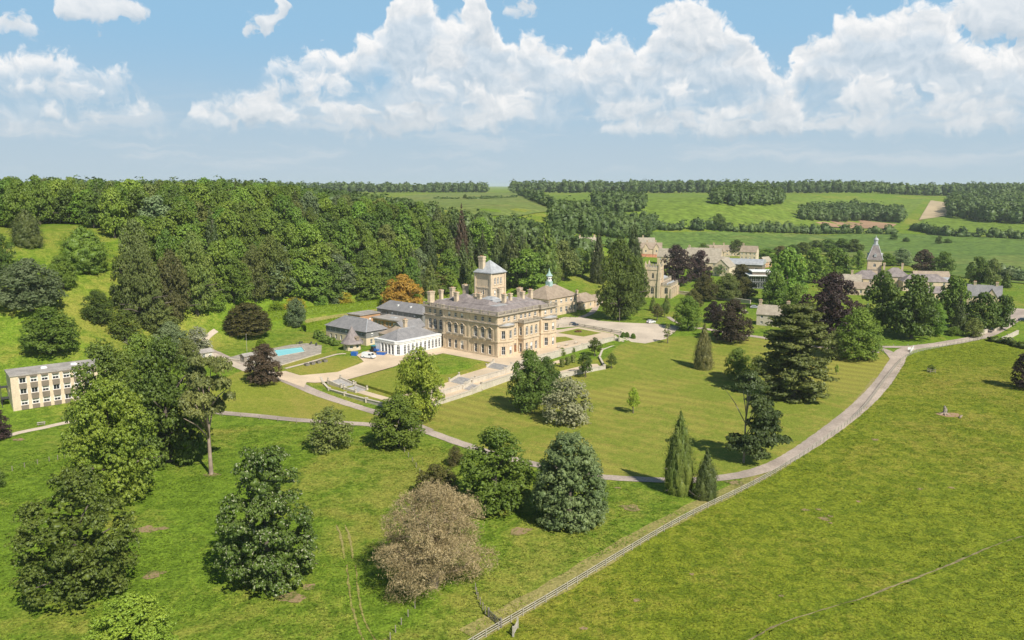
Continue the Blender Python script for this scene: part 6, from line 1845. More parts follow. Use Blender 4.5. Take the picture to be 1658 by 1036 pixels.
# churchyard and village
for (nm, x, y, t, w, k, m, lab) in [
    ('yew_tree', 1002, 522, 386, 76, 'lime', 'leaf_dark', 'enormous dark evergreen between car park and church tower'),
    ('yew_tree', 1028, 505, 415, 46, 'lime_b', 'leaf_dark', 'dark evergreen merging into the enormous one beside the church tower'),
    ('conifer_tree', 1025, 462, 354, 34, 'conifer', 'leaf_conifer', 'tall conifer rising behind the enormous evergreen'),
    ('conifer_tree', 968, 458, 370, 30, 'conifer', 'leaf_conifer', 'narrow tall conifer left of the enormous evergreen'),
    ('copper_beech_tree', 1094, 462, 397, 54, 'copper', 'leaf_copper', 'larger purple beech behind the church nave'),
    ('copper_beech_tree', 1132, 455, 405, 40, 'copper', 'leaf_copper', 'smaller purple beech adjoining the larger one behind the church'),
    ('conifer_tree', 1057, 503, 476, 12, 'conifer', 'leaf_conifer_green', 'small cone-shaped conifer in front of the church'),
    ('conifer_tree', 1079, 502, 474, 13, 'conifer', 'leaf_conifer_green', 'slim conifer in front of the church porch'),
    ('small_tree', 1064, 519, 492, 22, 'young', 'leaf_yew', 'brownish round tree beside the parked white car'),
    ('small_tree', 1076, 514, 490, 16, 'young', 'leaf_dark', 'dark small tree behind the parked white car'),
    ('yew_tree', 1140, 490, 444, 44, 'sycamore', 'leaf_yew', 'wide dark yew in the churchyard beside the nave'),
    ('yew_tree', 1122, 502, 468, 34, 'sycamore', 'leaf_yew', 'dark low yew in front of the wide churchyard yew'),
    ('yew_tree', 1178, 488, 442, 44, 'sycamore', 'leaf_olive', 'olive yew in the middle of the churchyard'),
    ('yew_tree', 1204, 486, 448, 44, 'sycamore', 'leaf_yew', 'dark yew at the far end of the churchyard'),
    ('yew_tree', 1200, 462, 428, 34, 'wood1', 'leaf_yew', 'brown-green tree between the white-gabled house and the glass building'),
    ('small_tree', 1166, 447, 428, 22, 'young', 'leaf_grey', 'pale grey-green tree in front of the white-gabled house'),
    ('broadleaf_tree', 1272, 492, 402, 66, 'wood0', 'leaf_bright', 'big fresh green tree right of the glass building'),
    ('broadleaf_tree', 1252, 500, 440, 40, 'wood1', 'leaf_mid', 'green tree below the big fresh green one by the glass building'),
    ('broadleaf_tree', 1288, 520, 462, 44, 'wood4', 'leaf_mid', 'green tree between cottage chimneys and purple beech'),
    ('broadleaf_tree', 1318, 458, 402, 44, 'wood3', 'leaf_mid', 'green tree left of the pair before the spired tower'),
    ('broadleaf_tree', 1352, 456, 402, 50, 'wood0', 'leaf_bright', 'fresh green tree close to the spired tower'),
    ('broadleaf_tree', 1425, 532, 440, 62, 'wood0', 'leaf_dark', 'dark green tree in front of the stable court roofs'),
    ('broadleaf_tree', 1475, 548, 447, 78, 'wood4', 'leaf_dark', 'broadest dark green tree before the stable court'),
    ('maple_tree', 1508, 543, 488, 46, 'lime_b', 'leaf_bright', 'bright green tree on the lawn edge before the dark group'),
    ('broadleaf_tree', 1540, 530, 448, 54, 'wood3', 'leaf_mid', 'green tree between the stable court and the lodge'),
    ('conifer_tree', 1551, 540, 470, 24, 'woodfir0', 'leaf_conifer', 'dark narrow conifer in the group beside the drive'),
    ('broadleaf_tree', 1590, 536, 474, 54, 'wood0', 'leaf_dark', 'dark tree under the lodge roof'),
    ('broadleaf_tree', 1622, 534, 478, 38, 'wood3', 'leaf_dark', 'dark tree where the drive bends at the lodge'),
    ('bush', 1576, 548, 514, 30, 'bush', 'leaf_olive', 'olive round bush on the verge by the drive wall'),
    ('bush', 1545, 545, 528, 24, 'bush', 'leaf_mid', 'low green bush on the lawn edge before the conifer'),
    ('broadleaf_tree', 1583, 462, 416, 38, 'wood4', 'leaf_dark', 'dark tree behind the lodge'),
    ('broadleaf_tree', 1606, 466, 418, 26, 'wood2', 'leaf_olive', 'pale olive upright tree beside the lodge'),
    ('conifer_tree', 1629, 466, 437, 16, 'woodfir0', 'leaf_dark', 'small dark tree at the far lodge field'),
    ('broadleaf_tree', 1494, 442, 404, 34, 'wood0', 'leaf_copper_brown', 'dark brown tree behind the stable court'),
    ('broadleaf_tree', 1526, 446, 408, 36, 'wood3', 'leaf_mid', 'grey-green tree behind the stable roofs with skylight'),
    ('broadleaf_tree', 1390, 436, 406, 24, 'wood1', 'leaf_mid', 'green tree immediately behind the spired tower'),
    ('broadleaf_tree', 1436, 430, 410, 30, 'wood4', 'leaf_bright', 'bright round tree right of the spire'),
    ('broadleaf_tree', 1460, 430, 402, 30, 'wood0', 'leaf_grey', 'grey-green tree behind the stable chimney'),
    ('broadleaf_tree', 1138, 424, 394, 26, 'wood1', 'leaf_dark', 'dark tree left of the village roofs'),
    ('broadleaf_tree', 1193, 414, 388, 28, 'wood0', 'leaf_dark', 'dark round tree between the village houses'),
    ('broadleaf_tree', 1216, 440, 422, 16, 'wood4', 'leaf_mid', 'round green tree before the curved metal roof'),
    ('broadleaf_tree', 1176, 412, 404, 24, 'wood3', 'leaf_bright', 'low bright tree before the village houses'),
    ('broadleaf_tree', 1242, 420, 402, 30, 'wood2', 'leaf_mid', 'green tree right of the gabled cream house'),
    ('broadleaf_tree', 1264, 416, 398, 28, 'wood1', 'leaf_yew', 'brownish tree beyond the big fresh green tree'),
]:
    T(nm, lab, k, m, x, y, t, w, cat='bush' if nm == 'bush' else 'tree', low=(nm in ('yew_tree', 'bush')))
for i, (x, y, t, w) in enumerate([(1300, 412, 392, 30), (1320, 410, 389, 28), (1340, 408, 387, 30), (1362, 408, 386, 30), (1384, 408, 387, 28), (1282, 416, 396, 26)]):
    T('broadleaf_tree', 'dark tree in the belt behind the spired tower', 'wood%d' % (i % 5), 'leaf_dark', x, y, t, w, group='tree belt behind the spired tower')
for i, (x, y, t, w) in enumerate([(1630, 452, 436, 26), (1655, 455, 438, 30)]):
    T('broadleaf_tree', 'grey-green scrubby tree on the far side of the lodge field', 'wood%d' % i, 'leaf_grey', x, y, t, w, group='scrub beyond the lodge field')
for (x, y, t, w, lab) in [(1163, 373, 346, 26, 'lone round tree standing in the hedge of the far field'), (1520, 395, 381, 12, 'small round bush out in the far field'),
                          (1534, 394, 386, 14, 'low wide bush next to the small one in the far field'), (1467, 392, 384, 12, 'bush beside the field track, lower of two'), (1447, 388, 378, 12, 'bush beside the field track, upper of two'),
                          (753, 322, 314, 8, 'single dark bush in the pale field beyond the wood'), (1044, 385, 354, 24, 'bare thin tree at the corner of the conifer belt')]:
    T('broadleaf_tree' if 'tree' in lab else 'bush', lab, 'wood0', 'leaf_dark', x, y, t, w, cat='tree' if 'tree' in lab else 'bush')

# ---- hanging wood on the hill behind the house
WOOD = G((-60, 372), (40, 372), (100, 362), (170, 378), (200, 392), (212, 440), (235, 480), (340, 498), (400, 488), (470, 494), (560, 490), (650, 486), (720, 480), (800, 474), (905, 462), (945, 440), (960, 405)) + [(95, 640), (20, 700), (-60, 720), (-180, 700), (-300, 620), (-420, 520)]


def scatter_wood():
    rs = np.random.RandomState(12)
    P = []
    xs_ = [p[0] for p in WOOD]; ys_ = [p[1] for p in WOOD]
    for _ in range(14000):
        x, y = rs.uniform(min(xs_), max(xs_)), rs.uniform(min(ys_), max(ys_))
        if not in_poly(x, y, WOOD): continue
        d = depth_of((x, y, tz(x, y)))
        if abs(x) > 0.70 * d: continue
        lx, ly = hl((x, y))
        if lx < 34 and ly < 103 or ly < 66 and lx < 125: continue
        s = 8.6 if y < 520 else 10.0
        if all((x - a) ** 2 + (y - c) ** 2 > s * s for a, c in P): P.append((x, y))
    P.sort(key=lambda p: p[1])
    return P


wood_pts = scatter_wood()
rw = random.Random(5)
KIND = {'leaf_mid': 'mid green leafy tree in the hanging wood', 'leaf_dark': 'dark green leafy tree in the hanging wood', 'leaf_bright': 'fresh bright green leafy tree in the hanging wood',
        'leaf_olive': 'olive green leafy tree in the hanging wood', 'leaf_grey': 'grey-green leafy tree in the hanging wood', 'leaf_conifer': 'dark pointed conifer in the hanging wood', 'leaf_conifer_green': 'green pointed conifer in the hanging wood'}
far_wood = []
n_wood = 0
for i, (x, y) in enumerate(wood_pts):
    z = tz(x, y)
    px = CX + F_PX * x / depth_of((x, y, z))
    conif = 690 < px < 960 and rw.random() < 0.6 or rw.random() < 0.02
    if conif:
        m = rw.choice(['leaf_conifer', 'leaf_conifer', 'leaf_conifer_green']); k = 'woodfir%d' % rw.randrange(2)
        w, h = rw.uniform(8, 11), rw.uniform(19, 26)
    else:
        m = rw.choices(['leaf_mid', 'leaf_dark', 'leaf_bright', 'leaf_olive', 'leaf_grey'], [10, 4, 7, 3, 2])[0]; k = 'wood%d' % rw.randrange(5)
        w, h = rw.uniform(9, 17.5), rw.uniform(13, 23)
    top = CY - F_PX * math.tan(math.atan2(z + h - CAM_H, y) + PITCH)
    lim = np.interp(px, [-100, 0, 100, 180, 250, 330, 420, 480, 520, 580, 640, 700, 760, 830, 870, 900, 960], [280, 282, 286, 288, 292, 286, 292, 296, 305, 311, 318, 327, 340, 348, 356, 366, 384])
    lim += rw.uniform(0, 9)
    if top < lim:
        h = CAM_H + math.tan(math.atan2(CY - lim, F_PX) - PITCH) * y - z
        if h < 6.5: continue
        w = min(w, h * 0.95)
    n_wood += 1
    if n_wood < 295:
        zone = ['above the hillside field', 'above the pool garden', 'above the clipped hedges', 'above the slate-roofed range', 'behind the mansion tower'][int(np.searchsorted([205, 430, 600, 745], px))]
        row = 'low in the wood' if y < 395 else ('halfway up the wood' if y < 470 else 'near the ridge')
        size = 'tall ' if h > 19 else ('small ' if h < 12 else ('spreading ' if w > 14 else ''))
        plant_tree('conifer_tree' if conif else 'broadleaf_tree', size + KIND[m].split(' in the')[0].replace('fresh bright', 'bright') + ' ' + row + ' ' + zone, k, m, (x, y, z), w, h, group='trees of the hanging wood')
    else: far_wood.append((x, y, z, w, h))


# ---- woods too far off to tell the trees apart
def wood_mass(name, label, pts, mat, leaf=1.2, per=26, seed=1, cat='wood', core=0.8):
    rs = np.random.RandomState(seed)
    L = []
    for (x, y, z, w, h) in pts:
        n = 5
        L.append([x, y, z + h * 0.62, w * 0.42, w * 0.42, h * 0.38])
        L.append([x, y, z + h * 0.35, w * 0.46, w * 0.46, h * 0.36])
        for _ in range(n):
            a = rs.uniform(0, 6.28); r = w * rs.uniform(0.15, 0.38)
            L.append([x + r * math.cos(a), y + r * math.sin(a), z + h * rs.uniform(0.35, 0.85), w * 0.2, w * 0.2, w * 0.17])
    L = np.array(L)
    V, n, cv, cf = leaf_cloud(rs, L, 6, per // 6 + 1, leaf, core=core, sub_r=0.5)
    me = quads_mesh(name, V, n, cv, cf, MATS[mat])
    o = link(bpy.data.objects.new(name, me))
    return tag(o, label, cat, kind='stuff')


def far_pts(poly, spacing, w, h, seed):
    rs = np.random.RandomState(seed)
    P = []; xs_ = [p[0] for p in poly]; ys_ = [p[1] for p in poly]
    for _ in range(6000):
        x, y = rs.uniform(min(xs_), max(xs_)), rs.uniform(min(ys_), max(ys_))
        if not in_poly(x, y, poly): continue
        if all((x - a[0]) ** 2 + (y - a[1]) ** 2 > spacing ** 2 for a in P): P.append((x, y, tz(x, y), rs.uniform(*w), rs.uniform(*h)))
    return P


if far_wood: wood_mass('woodland', 'closed canopy of the hanging wood running over the hilltop', far_wood, 'leaf_far', 0.8, 60, 3)
def band(y0, y1, x0, x1): return [(x0, y0), (x1, y0), (x1, y1), (x0, y1)]
wood_mass('woodland', 'long dark tree belt along the far horizon', far_pts(band(1745, 1800, 0, 1250), 12.5, (14, 20), (19, 28), 5), 'leaf_far', 2.0, 30, 6)
wood_mass('woodland', 'conifer-topped wood on the horizon beyond the pale field', far_pts(band(1850, 1930, -640, -60), 15, (14, 20), (15, 24), 7), 'leaf_far', 2.0, 30, 8)
wood_mass('woodland', 'dark mixed wood on the rise beyond the tan crop patch', far_pts(G((1540, 352), (1600, 362), (1760, 366), (1760, 330), (1570, 326), (1540, 335)), 14, (14, 20), (18, 26), 9), 'leaf_far', 1.8, 30, 10)
wood_mass('copse', 'oval copse standing in the bright field', far_pts(G((1153, 330), (1200, 336), (1262, 332), (1265, 322), (1210, 318), (1160, 321)), 12, (13, 17), (14, 19), 11), 'leaf_far', 1.5, 40, 12)
wood_mass('copse', 'small copse at the left end of the bright field', far_pts(G((956, 338), (1000, 346), (1040, 343), (1045, 332), (1000, 327), (960, 331)), 11, (12, 15), (13, 18), 13), 'leaf_far', 1.4, 40, 14)
wood_mass('copse', 'long copse above the bare soil patch', far_pts(G((1297, 357), (1340, 360), (1400, 358), (1458, 362), (1458, 348), (1380, 342), (1300, 346)), 11, (12, 15), (13, 18), 15), 'leaf_far', 1.3, 40, 16)
wood_mass('woodland', 'dark plantation behind the conifers of the hanging wood', far_pts(G((900, 384), (960, 386), (1050, 384), (1060, 372), (960, 362), (890, 362)), 9, (9, 12), (16, 22), 17), 'leaf_far', 0.9, 50, 18)


# ---- hedges
def hedge(name, label, pts, w, h, mat, leaf, step=2.0, gap=0.0, seed=1, group=None, per=14, subs=14, clipped=True):
    rs = np.random.RandomState(seed)
    P = smooth_line(pts, step)
    L = []
    for (x, y) in P:
        if rs.rand() < gap: continue
        z = tz(x, y); s = rs.uniform(0.5, 1.45) if not clipped else rs.uniform(0.95, 1.05)
        jx, jy = (rs.uniform(-0.3, 0.3, 2) * w if not clipped else (0, 0))
        hh = h * s
        L.append([x + jx, y + jy, z + hh * 0.45, max(w * 0.5, step * 0.62), max(w * 0.5, step * 0.62), hh * 0.55])
    V, n, cv, cf = leaf_cloud(rs, np.array(L), subs, per, leaf, sub_r=0.35, core=0.85)
    me = quads_mesh(name, V, n, cv, cf, MATS[mat])
    o = link(bpy.data.objects.new(name, me))
    return tag(o, label, 'hedge', group)


def clipped_hedge(label, pts, w, h, seed):
    """flat-topped clipped hedge: solid core closely covered with small leaves"""
    rs = np.random.RandomState(seed)
    P = smooth_line(pts, 1.0)
    Tn = np.gradient(P, axis=0); Tn /= np.linalg.norm(Tn, axis=1)[:, None]; N = np.stack([-Tn[:, 1], Tn[:, 0]], 1)
    Z = terrain(P[:, 0], P[:, 1])
    V = []
    for i in range(len(P) - 1):
        m = 130
        f = rs.rand(m)[:, None]; c = P[i] * (1 - f) + P[i + 1] * f; z = Z[i] * (1 - f[:, 0]) + Z[i + 1] * f[:, 0]
        face = rs.randint(0, 5, m)                      # two of five on the top, the rest on the sides
        s_ = np.where(face < 2, rs.uniform(-1, 1, m), np.where(face == 2, 1.0, -1.0))
        zz = np.where(face < 2, h * rs.uniform(0.96, 1.05, m), h * rs.uniform(0.0, 1.0, m))
        p = np.c_[c + N[i] * (s_ * w / 2 * rs.uniform(0.94, 1.06, m))[:, None], z + zz]
        n = np.where((face < 2)[:, None], np.array([0, 0, 1.0]), np.c_[N[i][None] * s_[:, None], np.full(m, 0.3)]) + sphere_dirs(rs, m) * 0.6
        n /= np.linalg.norm(n, axis=1)[:, None]
        t = np.cross(n, sphere_dirs(rs, m)); t /= np.linalg.norm(t, axis=1)[:, None]; bt = np.cross(n, t)
        q = 0.17
        V.append(np.stack([p - t * q, p - bt * q, p + t * q, p + bt * q], 1).reshape(-1, 3))
    V = np.concatenate(V)
    cv, cf = [], []
    for i in range(len(P)):
        for sg in (-1, 1):
            for k in (-0.5, 0.93): cv.append((*(P[i] + N[i] * sg * w / 2 * 0.93), Z[i] + h * k))
    for i in range(len(P) - 1):
        a, d = i * 4, (i + 1) * 4
        for q in ((a + 1, a + 3, d + 3, d + 1), (a, a + 1, d + 1, d), (a + 2, d + 2, d + 3, a + 3)): cf += [q[:3], (q[0], q[2], q[3])]
    me = quads_mesh('clipped_hedge', V, len(V) // 4, np.array(cv), np.array(cf), MATS['leaf_hedge'])
    return tag(link(bpy.data.objects.new('clipped_hedge', me)), label, 'hedge')


clipped_hedge('long bright green clipped hedge, upper of the two beside the slate wing', G((430, 518), (480, 511), (540, 505), (615, 496)), 3.2, 3.2, 2)
clipped_hedge('bright green clipped hedge, lower of the two beside the slate wing', G((492, 537), (520, 531), (556, 524)), 3.0, 3.0, 3)
hedge('hedge', 'dark shrubby hedge below the two-storey slate wing', G((512, 545), (522, 552), (545, 560)), 2.6, 2.2, 'leaf_dark', 0.3, 1.4, seed=4, clipped=False, subs=20)
hedge('hedgerow', 'thick hedgerow across the valley below the bright field', G((1065, 372), (1120, 372), (1200, 375), (1300, 378), (1380, 378), (1450, 380)), 9, 9, 'leaf_far', 0.9, 4, 0.16, 5, clipped=False)
hedge('hedgerow', 'hedgerow across the right end of the valley fields', G((1475, 372), (1530, 382), (1600, 384), (1670, 388)), 9, 8, 'leaf_far', 0.9, 4, 0.18, 6, clipped=False)
hedge('hedgerow', 'hedgerow running down between the pale field and the bright field', G((842, 316), (868, 326), (890, 336), (910, 346)), 9, 9, 'leaf_far', 1.2, 8, 0.1, 7, clipped=False)
hedge('hedgerow', 'low hedgerow beyond the lodge field', G((1600, 440), (1630, 446), (1670, 452)), 5, 5, 'leaf_grey', 0.6, 3.5, 0.0, 8, clipped=False)
hedge('hedgerow', 'thin hedgerow across the pale field beyond the wood', G((700, 322), (760, 323), (830, 320)), 5, 3, 'leaf_far', 1.0, 9, 0.2, 9, clipped=False)
hedge('hedge', 'rough hedge beside the gate wall at the bend of the drive', G((1605, 552), (1630, 558), (1665, 566)), 3.5, 3, 'leaf_dark', 0.35, 2, 0.0, 10, clipped=False)

drape('garden_lawn', G((498, 527), (552, 518), (608, 506), (612, 500), (540, 510), (492, 518)), MATS['verge'], 0.08, 4)
T('broadleaf_tree', 'fresh green tree filling the gap above the two yellow azaleas', 'wood0', 'leaf_bright', 486, 484, 420, 56)
T('broadleaf_tree', 'mid green tree beside the gap above the upper clipped hedge', 'wood3', 'leaf_mid', 520, 488, 436, 50)

# ------------------------------------------------------------------ railed fence between drive and pasture
seg = np.linalg.norm(np.diff(FENCE, axis=0), axis=1); cum = np.concatenate([[0], np.cumsum(seg)])
def along(s): return np.array([np.interp(s, cum, FENCE[:, 0]), np.interp(s, cum, FENCE[:, 1])])
fence = thing('rail_fence', 'long pale post and three-rail fence between drive and pasture', 'fence', (*FENCE[0], tz(*FENCE[0])))
fl = Vector(fence.location)
pm = MB().box(-.06, .06, -.05, .05, -.3, 1.25).mesh('post'); pm.materials.append(MATS['fence_wood'])
rm = MB().box(0, 1, -.02, .02, -.055, .055).mesh('rail'); rm.materials.append(MATS['fence_wood'])
SP = 2.6
for i in range(int(cum[-1] / SP)):
    a = along(i * SP); c = along((i + 1) * SP); an = math.atan2(c[1] - a[1], c[0] - a[0])
    za = tz(*a)
    inst('post', pm, fence, Vector((a[0], a[1], za)) - fl, an)
    if i % 2 == 0:
        e = along(min((i + 2) * SP, cum[-1])); ze = tz(*e); L = float(np.hypot(*(e - a)))
        an2 = math.atan2(e[1] - a[1], e[0] - a[0]); pt = math.atan2(ze - za, L)
        for z in (0.38, 0.76, 1.14):
            inst('rail', rm, fence, Vector((a[0], a[1], za + z)) - fl + Vector((-math.sin(an2), math.cos(an2), 0)) * 0.10, scale=(math.hypot(L, ze - za), 1, 1), rot=(0, -pt, an2))


def gate(name, label, p0, p1, h=1.25, mat='gate_wood', cat='gate'):
    d = (p1 - p0); L = d.xy.length; t = thing(name, label, cat, p0, math.atan2(d.y, d.x))
    for x in (0, L): MB().box(x - .12, x + .12, -.12, .12, -.3, 1.6).build('gate_post', MATS[mat], t)
    for z in (0.25, 0.5, 0.75, 1.0, 1.25): MB().box(0.14, L - .14, -.03, .03, z - .05, z + .05).build('bar', MATS[mat], t)
    for x in (0.2, L / 2, L - .2): MB().box(x - .05, x + .05, -.052, .052, 0.2, 1.3).build('stile', MATS[mat], t)
    MB().add([(0.2, -.055, .25), (0.34, -.055, .25), (L - .2, -.055, 1.2), (L - .34, -.055, 1.2), (0.2, .055, .25), (0.34, .055, .25), (L - .2, .055, 1.2), (L - .34, .055, 1.2)], [(0, 1, 2, 3), (7, 6, 5, 4), (0, 4, 5, 1), (1, 5, 6, 2), (2, 6, 7, 3), (3, 7, 4, 0)]).build('brace', MATS[mat], t)
    return t


gate('field_gate', 'dark wooden five-bar gate at the corner of the rail fence', ground(791, 1000), ground(811, 1017))
gate('field_gate', 'pale open gate hanging on the pasture side of the rail fence', ground(831, 1031), ground(838, 1017), mat='fence_wood')
gate('field_gate', 'small white gate where the drive forks', ground(1474, 571), ground(1479, 565), mat='white_paint')


def wire_fence(name, label, pts, step, h=1.15, mat='post_wood', wires=3):
    P = smooth_line(pts, step)
    t = thing(name, label, 'fence', (*P[0], tz(*P[0])))
    o0 = Vector(t.location)
    q = MB().box(-.06, .06, -.06, .06, -.2, h).mesh('post'); q.materials.append(MATS[mat])
    line = []
    for (x, y) in P: inst('post', q, t, Vector((x, y, tz(x, y))) - o0); line.append(Vector((x, y, tz(x, y))) - o0)
    for k in range(wires):
        MB().tube([tuple(v + Vector((0, 0, h * (0.35 + 0.3 * k)))) for v in line], 0.012, 3).build('wire', MATS['iron'], t)
    return t


wire_fence('wire_fence', 'post and wire fence along the lower drive above the meadow', G((360, 674), (420, 679), (480, 685), (540, 690), (600, 693), (628, 694)), 4.0)
wire_fence('wire_fence', 'short post fence running down from the round sycamore', G((655, 732), (668, 748), (680, 766)), 3.0)
wire_fence('wire_fence', 'post fence from the bare brown tree to the dark gate', G((770, 955), (774, 970), (782, 987), (790, 999)), 2.4)
wire_fence('wire_fence', 'wire fence across the meadow below the flat-roofed residence', G((0, 768), (40, 757), (80, 747), (105, 742), (125, 736)), 5.0)
wire_fence('wire_fence', 'thin wire fence leaving the bottom of the bare brown tree', G((672, 985), (650, 1012), (632, 1036), (615, 1060)), 5.0, wires=2)
wire_fence('wire_fence', 'low post fence along the upper drive below the purple beech group', G((1424, 560), (1470, 560), (1520, 557), (1570, 550)), 4.0, 0.8, 'fence_wood', 2)
wire_fence('wire_fence', 'dark field fence beyond the lodge', G((1600, 462), (1630, 466), (1675, 470)), 5.0)
wire_fence('iron_railing', 'dark iron railing in front of the clock turret building', PX((893, 519), (915, 516), (940, 513)), 2.5, 1.1, 'iron', 3)

# gate walls where the drive leaves the park
A2 = lambda x, y: hl(ground(x, y))
for (pts, lab) in [([(1575, 545), (1598, 539)], 'pale stone wall before the dark group at the drive entrance'), ([(1609, 536), (1621, 533)], 'short pale stone wall across the gap at the drive entrance'),
                   ([(1622, 553), (1632, 549), (1648, 541)], 'curved pale gate wall on the pasture side of the drive entrance')]:
    wall_run('gate_wall', lab, [(*A2(*q), ground(*q).z + 1.7) for q in pts], 1.7, 0.5, 'stone_grey')

# ------------------------------------------------------------------ vehicles
def car_paint(name, col):
    m, b = new_mat(name); finish(b, c4(col), 0.3, None, spec=0.5)
car_paint('paint_white', (0.78, 0.79, 0.80)); car_paint('paint_dark', (0.03, 0.05, 0.08)); car_paint('paint_blue', (0.02, 0.13, 0.50)); car_paint('paint_teal', (0.02, 0.25, 0.30)); car_paint('paint_red', (0.40, 0.03, 0.03)); car_paint('tyre', (0.02, 0.02, 0.02))
car_paint('paint_silver', (0.45, 0.46, 0.48))


def extrude_profile(prof, w, inset=0.0, zi=None):
    """side profile (x,z) extruded across y; points above zi are pulled in (tumblehome)"""
    m = MB(); n = len(prof)
    def yy(z): return w / 2 - (inset * max(0, z - zi) if zi is not None else 0)
    vs = [(x, -yy(z), z) for x, z in prof] + [(x, yy(z), z) for x, z in prof]
    return m.add(vs, [tuple(range(n)), tuple(range(2 * n - 1, n - 1, -1))] + [(i, i + n, (i + 1) % n + n, (i + 1) % n) for i in range(n)])


def vehicle(name, label, p, rz, paint, kind='car', cat='car', group=None):
    t = thing(name, label, cat, p, rz, group)
    if kind == 'van':
        L, W, H = 4.9, 1.9, 2.0
        body = [(-2.4, .35), (-2.4, 1.85), (-2.25, 1.98), (1.0, 1.98), (1.25, 1.9), (1.85, 1.2), (2.35, 1.05), (2.45, .75), (2.45, .35)]
        glass = [(1.2, 1.16), (1.2, 1.84), (1.3, 1.82), (1.8, 1.22)]; sg = [(0.35, 1.18), (0.35, 1.74), (1.15, 1.74), (1.6, 1.22), (1.6, 1.18)]
        wx = (-1.5, 1.5); r = 0.34
    else:
        L, W, H = 4.3, 1.78, 1.46
        body = [(-2.12, .32), (-2.15, .78), (-2.0, .95), (-1.75, 1.02), (-1.45, 1.34), (-1.1, 1.43), (0.1, 1.45), (0.45, 1.38), (1.0, 1.0), (1.75, .9), (2.1, .72), (2.15, .32)]
        glass = [(0.5, 1.34), (0.98, 1.02), (0.9, 1.0), (0.45, 1.3)]; sg = [(-1.35, 1.0), (-1.2, 1.32), (0.1, 1.36), (0.4, 1.3), (0.82, 1.0)]
        wx = (-1.3, 1.35); r = 0.31
    extrude_profile(body, W, 0.22, 0.95).build('body', MATS[paint], t)
    w_ = MB()
    for s in (-1, 1):
        yb = s * (W / 2 + 0.004)
        vs = [(x, s * (W / 2 - 0.22 * max(0, z - .95) + 0.006), z) for x, z in sg]
        w_.add(vs, [tuple(range(len(sg)))])
    w_.build('side_window', MATS['glass'], t)
    xs_, zs_ = ((1.25, 1.88), (1.83, 1.22)) if kind == 'van' else ((0.47, 1.375), (0.99, 1.015))
    (xa, za), (xb, zb) = xs_, zs_
    yw = W / 2 - 0.2
    MB().add([(xa + .012, -yw, za + .004), (xa + .012, yw, za + .004), (xb + .012, yw + .06, zb + .004), (xb + .012, -yw - .06, zb + .004)], [(0, 3, 2, 1)]).build('windscreen', MATS['glass'], t)
    if kind != 'van': MB().add([(-1.47, -yw, 1.335), (-1.47, yw, 1.335), (-1.76, yw, 1.03), (-1.76, -yw, 1.03)], [(0, 1, 2, 3)]).build('rear_window', MATS['glass'], t)
    for x in wx:
        for s in (-1, 1):
            k = MB().lathe([(r, -.1), (r, .1)], 14).xf(Matrix.Translation((x, s * (W / 2 - .08), r)) @ Matrix.Rotation(math.pi / 2, 4, 'X'))
            wh = k.build('wheel', MATS['tyre'], t)
            MB().lathe([(r * .62, -.115), (r * .62, .115)], 12).xf(Matrix.Translation((x, s * (W / 2 - .08), r)) @ Matrix.Rotation(math.pi / 2, 4, 'X')).build('rim', MATS['paint_silver'], wh)
    for s in (-1, 1):
        MB().box(L / 2 - .28 if kind != 'van' else 2.28, L / 2 - .02 if kind != 'van' else 2.44, s * .62 - .16, s * .62 + .16, .70, .84).build('headlight', MATS['paint_silver'], t)
        MB().box(-L / 2 - .04 if kind != 'van' else -2.44, -L / 2 + .1 if kind != 'van' else -2.36, s * .68 - .1, s * .68 + .1, .75, .98).build('tail_light', MATS['paint_red'], t)
    MB().box(-L / 2 - .03 if kind != 'van' else -2.47, -L / 2 + .2, -W / 2 + .02, W / 2 - .02, .30, .5).build('bumper', MATS['iron'], t)
    return t


def gz(px, py):
    """ground with the gravel laid on it"""
    p = ground(px, py); return Vector((p.x, p.y, max(p.z, 0.0) + 0.07))
vehicle('parked_van', 'white van parked in front of the conical-roofed hut', plane(597, 580, -0.05) + Vector((0, 0, 0.12)), R(-22), 'paint_white', 'van', 'van')
vehicle('parked_car', 'dark blue car parked beside the terrace balustrade', plane(929, 527, 0.0) + Vector((0, 0, 0.02)), R(-5), 'paint_dark')
vehicle('parked_car', 'white car parked at the far edge of the car park', plane(1054, 523, 0.0) + Vector((0, 0, 0.02)), R(35), 'paint_white')
vehicle('parked_car', 'dark car on the road beside the lodge', ground(1657, 520) + Vector((0, 0, .1)), R(-30), 'paint_dark')
vehicle('parked_car', 'silver car parked in the churchyard lane', ground(1222, 499) + Vector((0, 0, .05)), R(-20), 'paint_silver')
# blue tipping trailer and skips near the van
p = plane(618, 575, -0.05)
t = thing('blue_skip', 'open blue skip to the right of the white van', 'skip', p, R(-15))
sk = MB().frustum(-1.3, 1.3, -.8, .8, 0.1, -1.8, 1.8, -.95, .95, 1.3); sk.build('body', MATS['paint_blue'], t); MB().frustum(-1.6, 1.6, -.82, .82, 1.0, -1.7, 1.7, -.88, .88, 1.31).build('rubbish', MATS['worn_earth'], t)
p = plane(574, 576, -0.05)
t = thing('blue_skip', 'blue bin half hidden behind the white van', 'skip', p, R(-15)); MB().frustum(-.9, .9, -.7, .7, 0.05, -1.1, 1.1, -.8, .8, 1.35).build('body', MATS['paint_blue'], t); MB().box(-1.12, 1.12, -.82, .82, 1.352, 1.45).build('lid', MATS['paint_blue'], t)
p = plane(607, 571, -0.05)
t = thing('utility_tractor', 'blue and teal tractor with cab behind the skip', 'tractor', p, R(-40))
MB().box(-0.2, 1.9, -.45, .45, .7, 1.5).build('bonnet', MATS['paint_blue'], t); cb = MB().frustum(-1.5, 0.0, -.75, .75, 1.0, -1.35, -.15, -.68, .68, 2.45).build('cab', MATS['glass'], t)
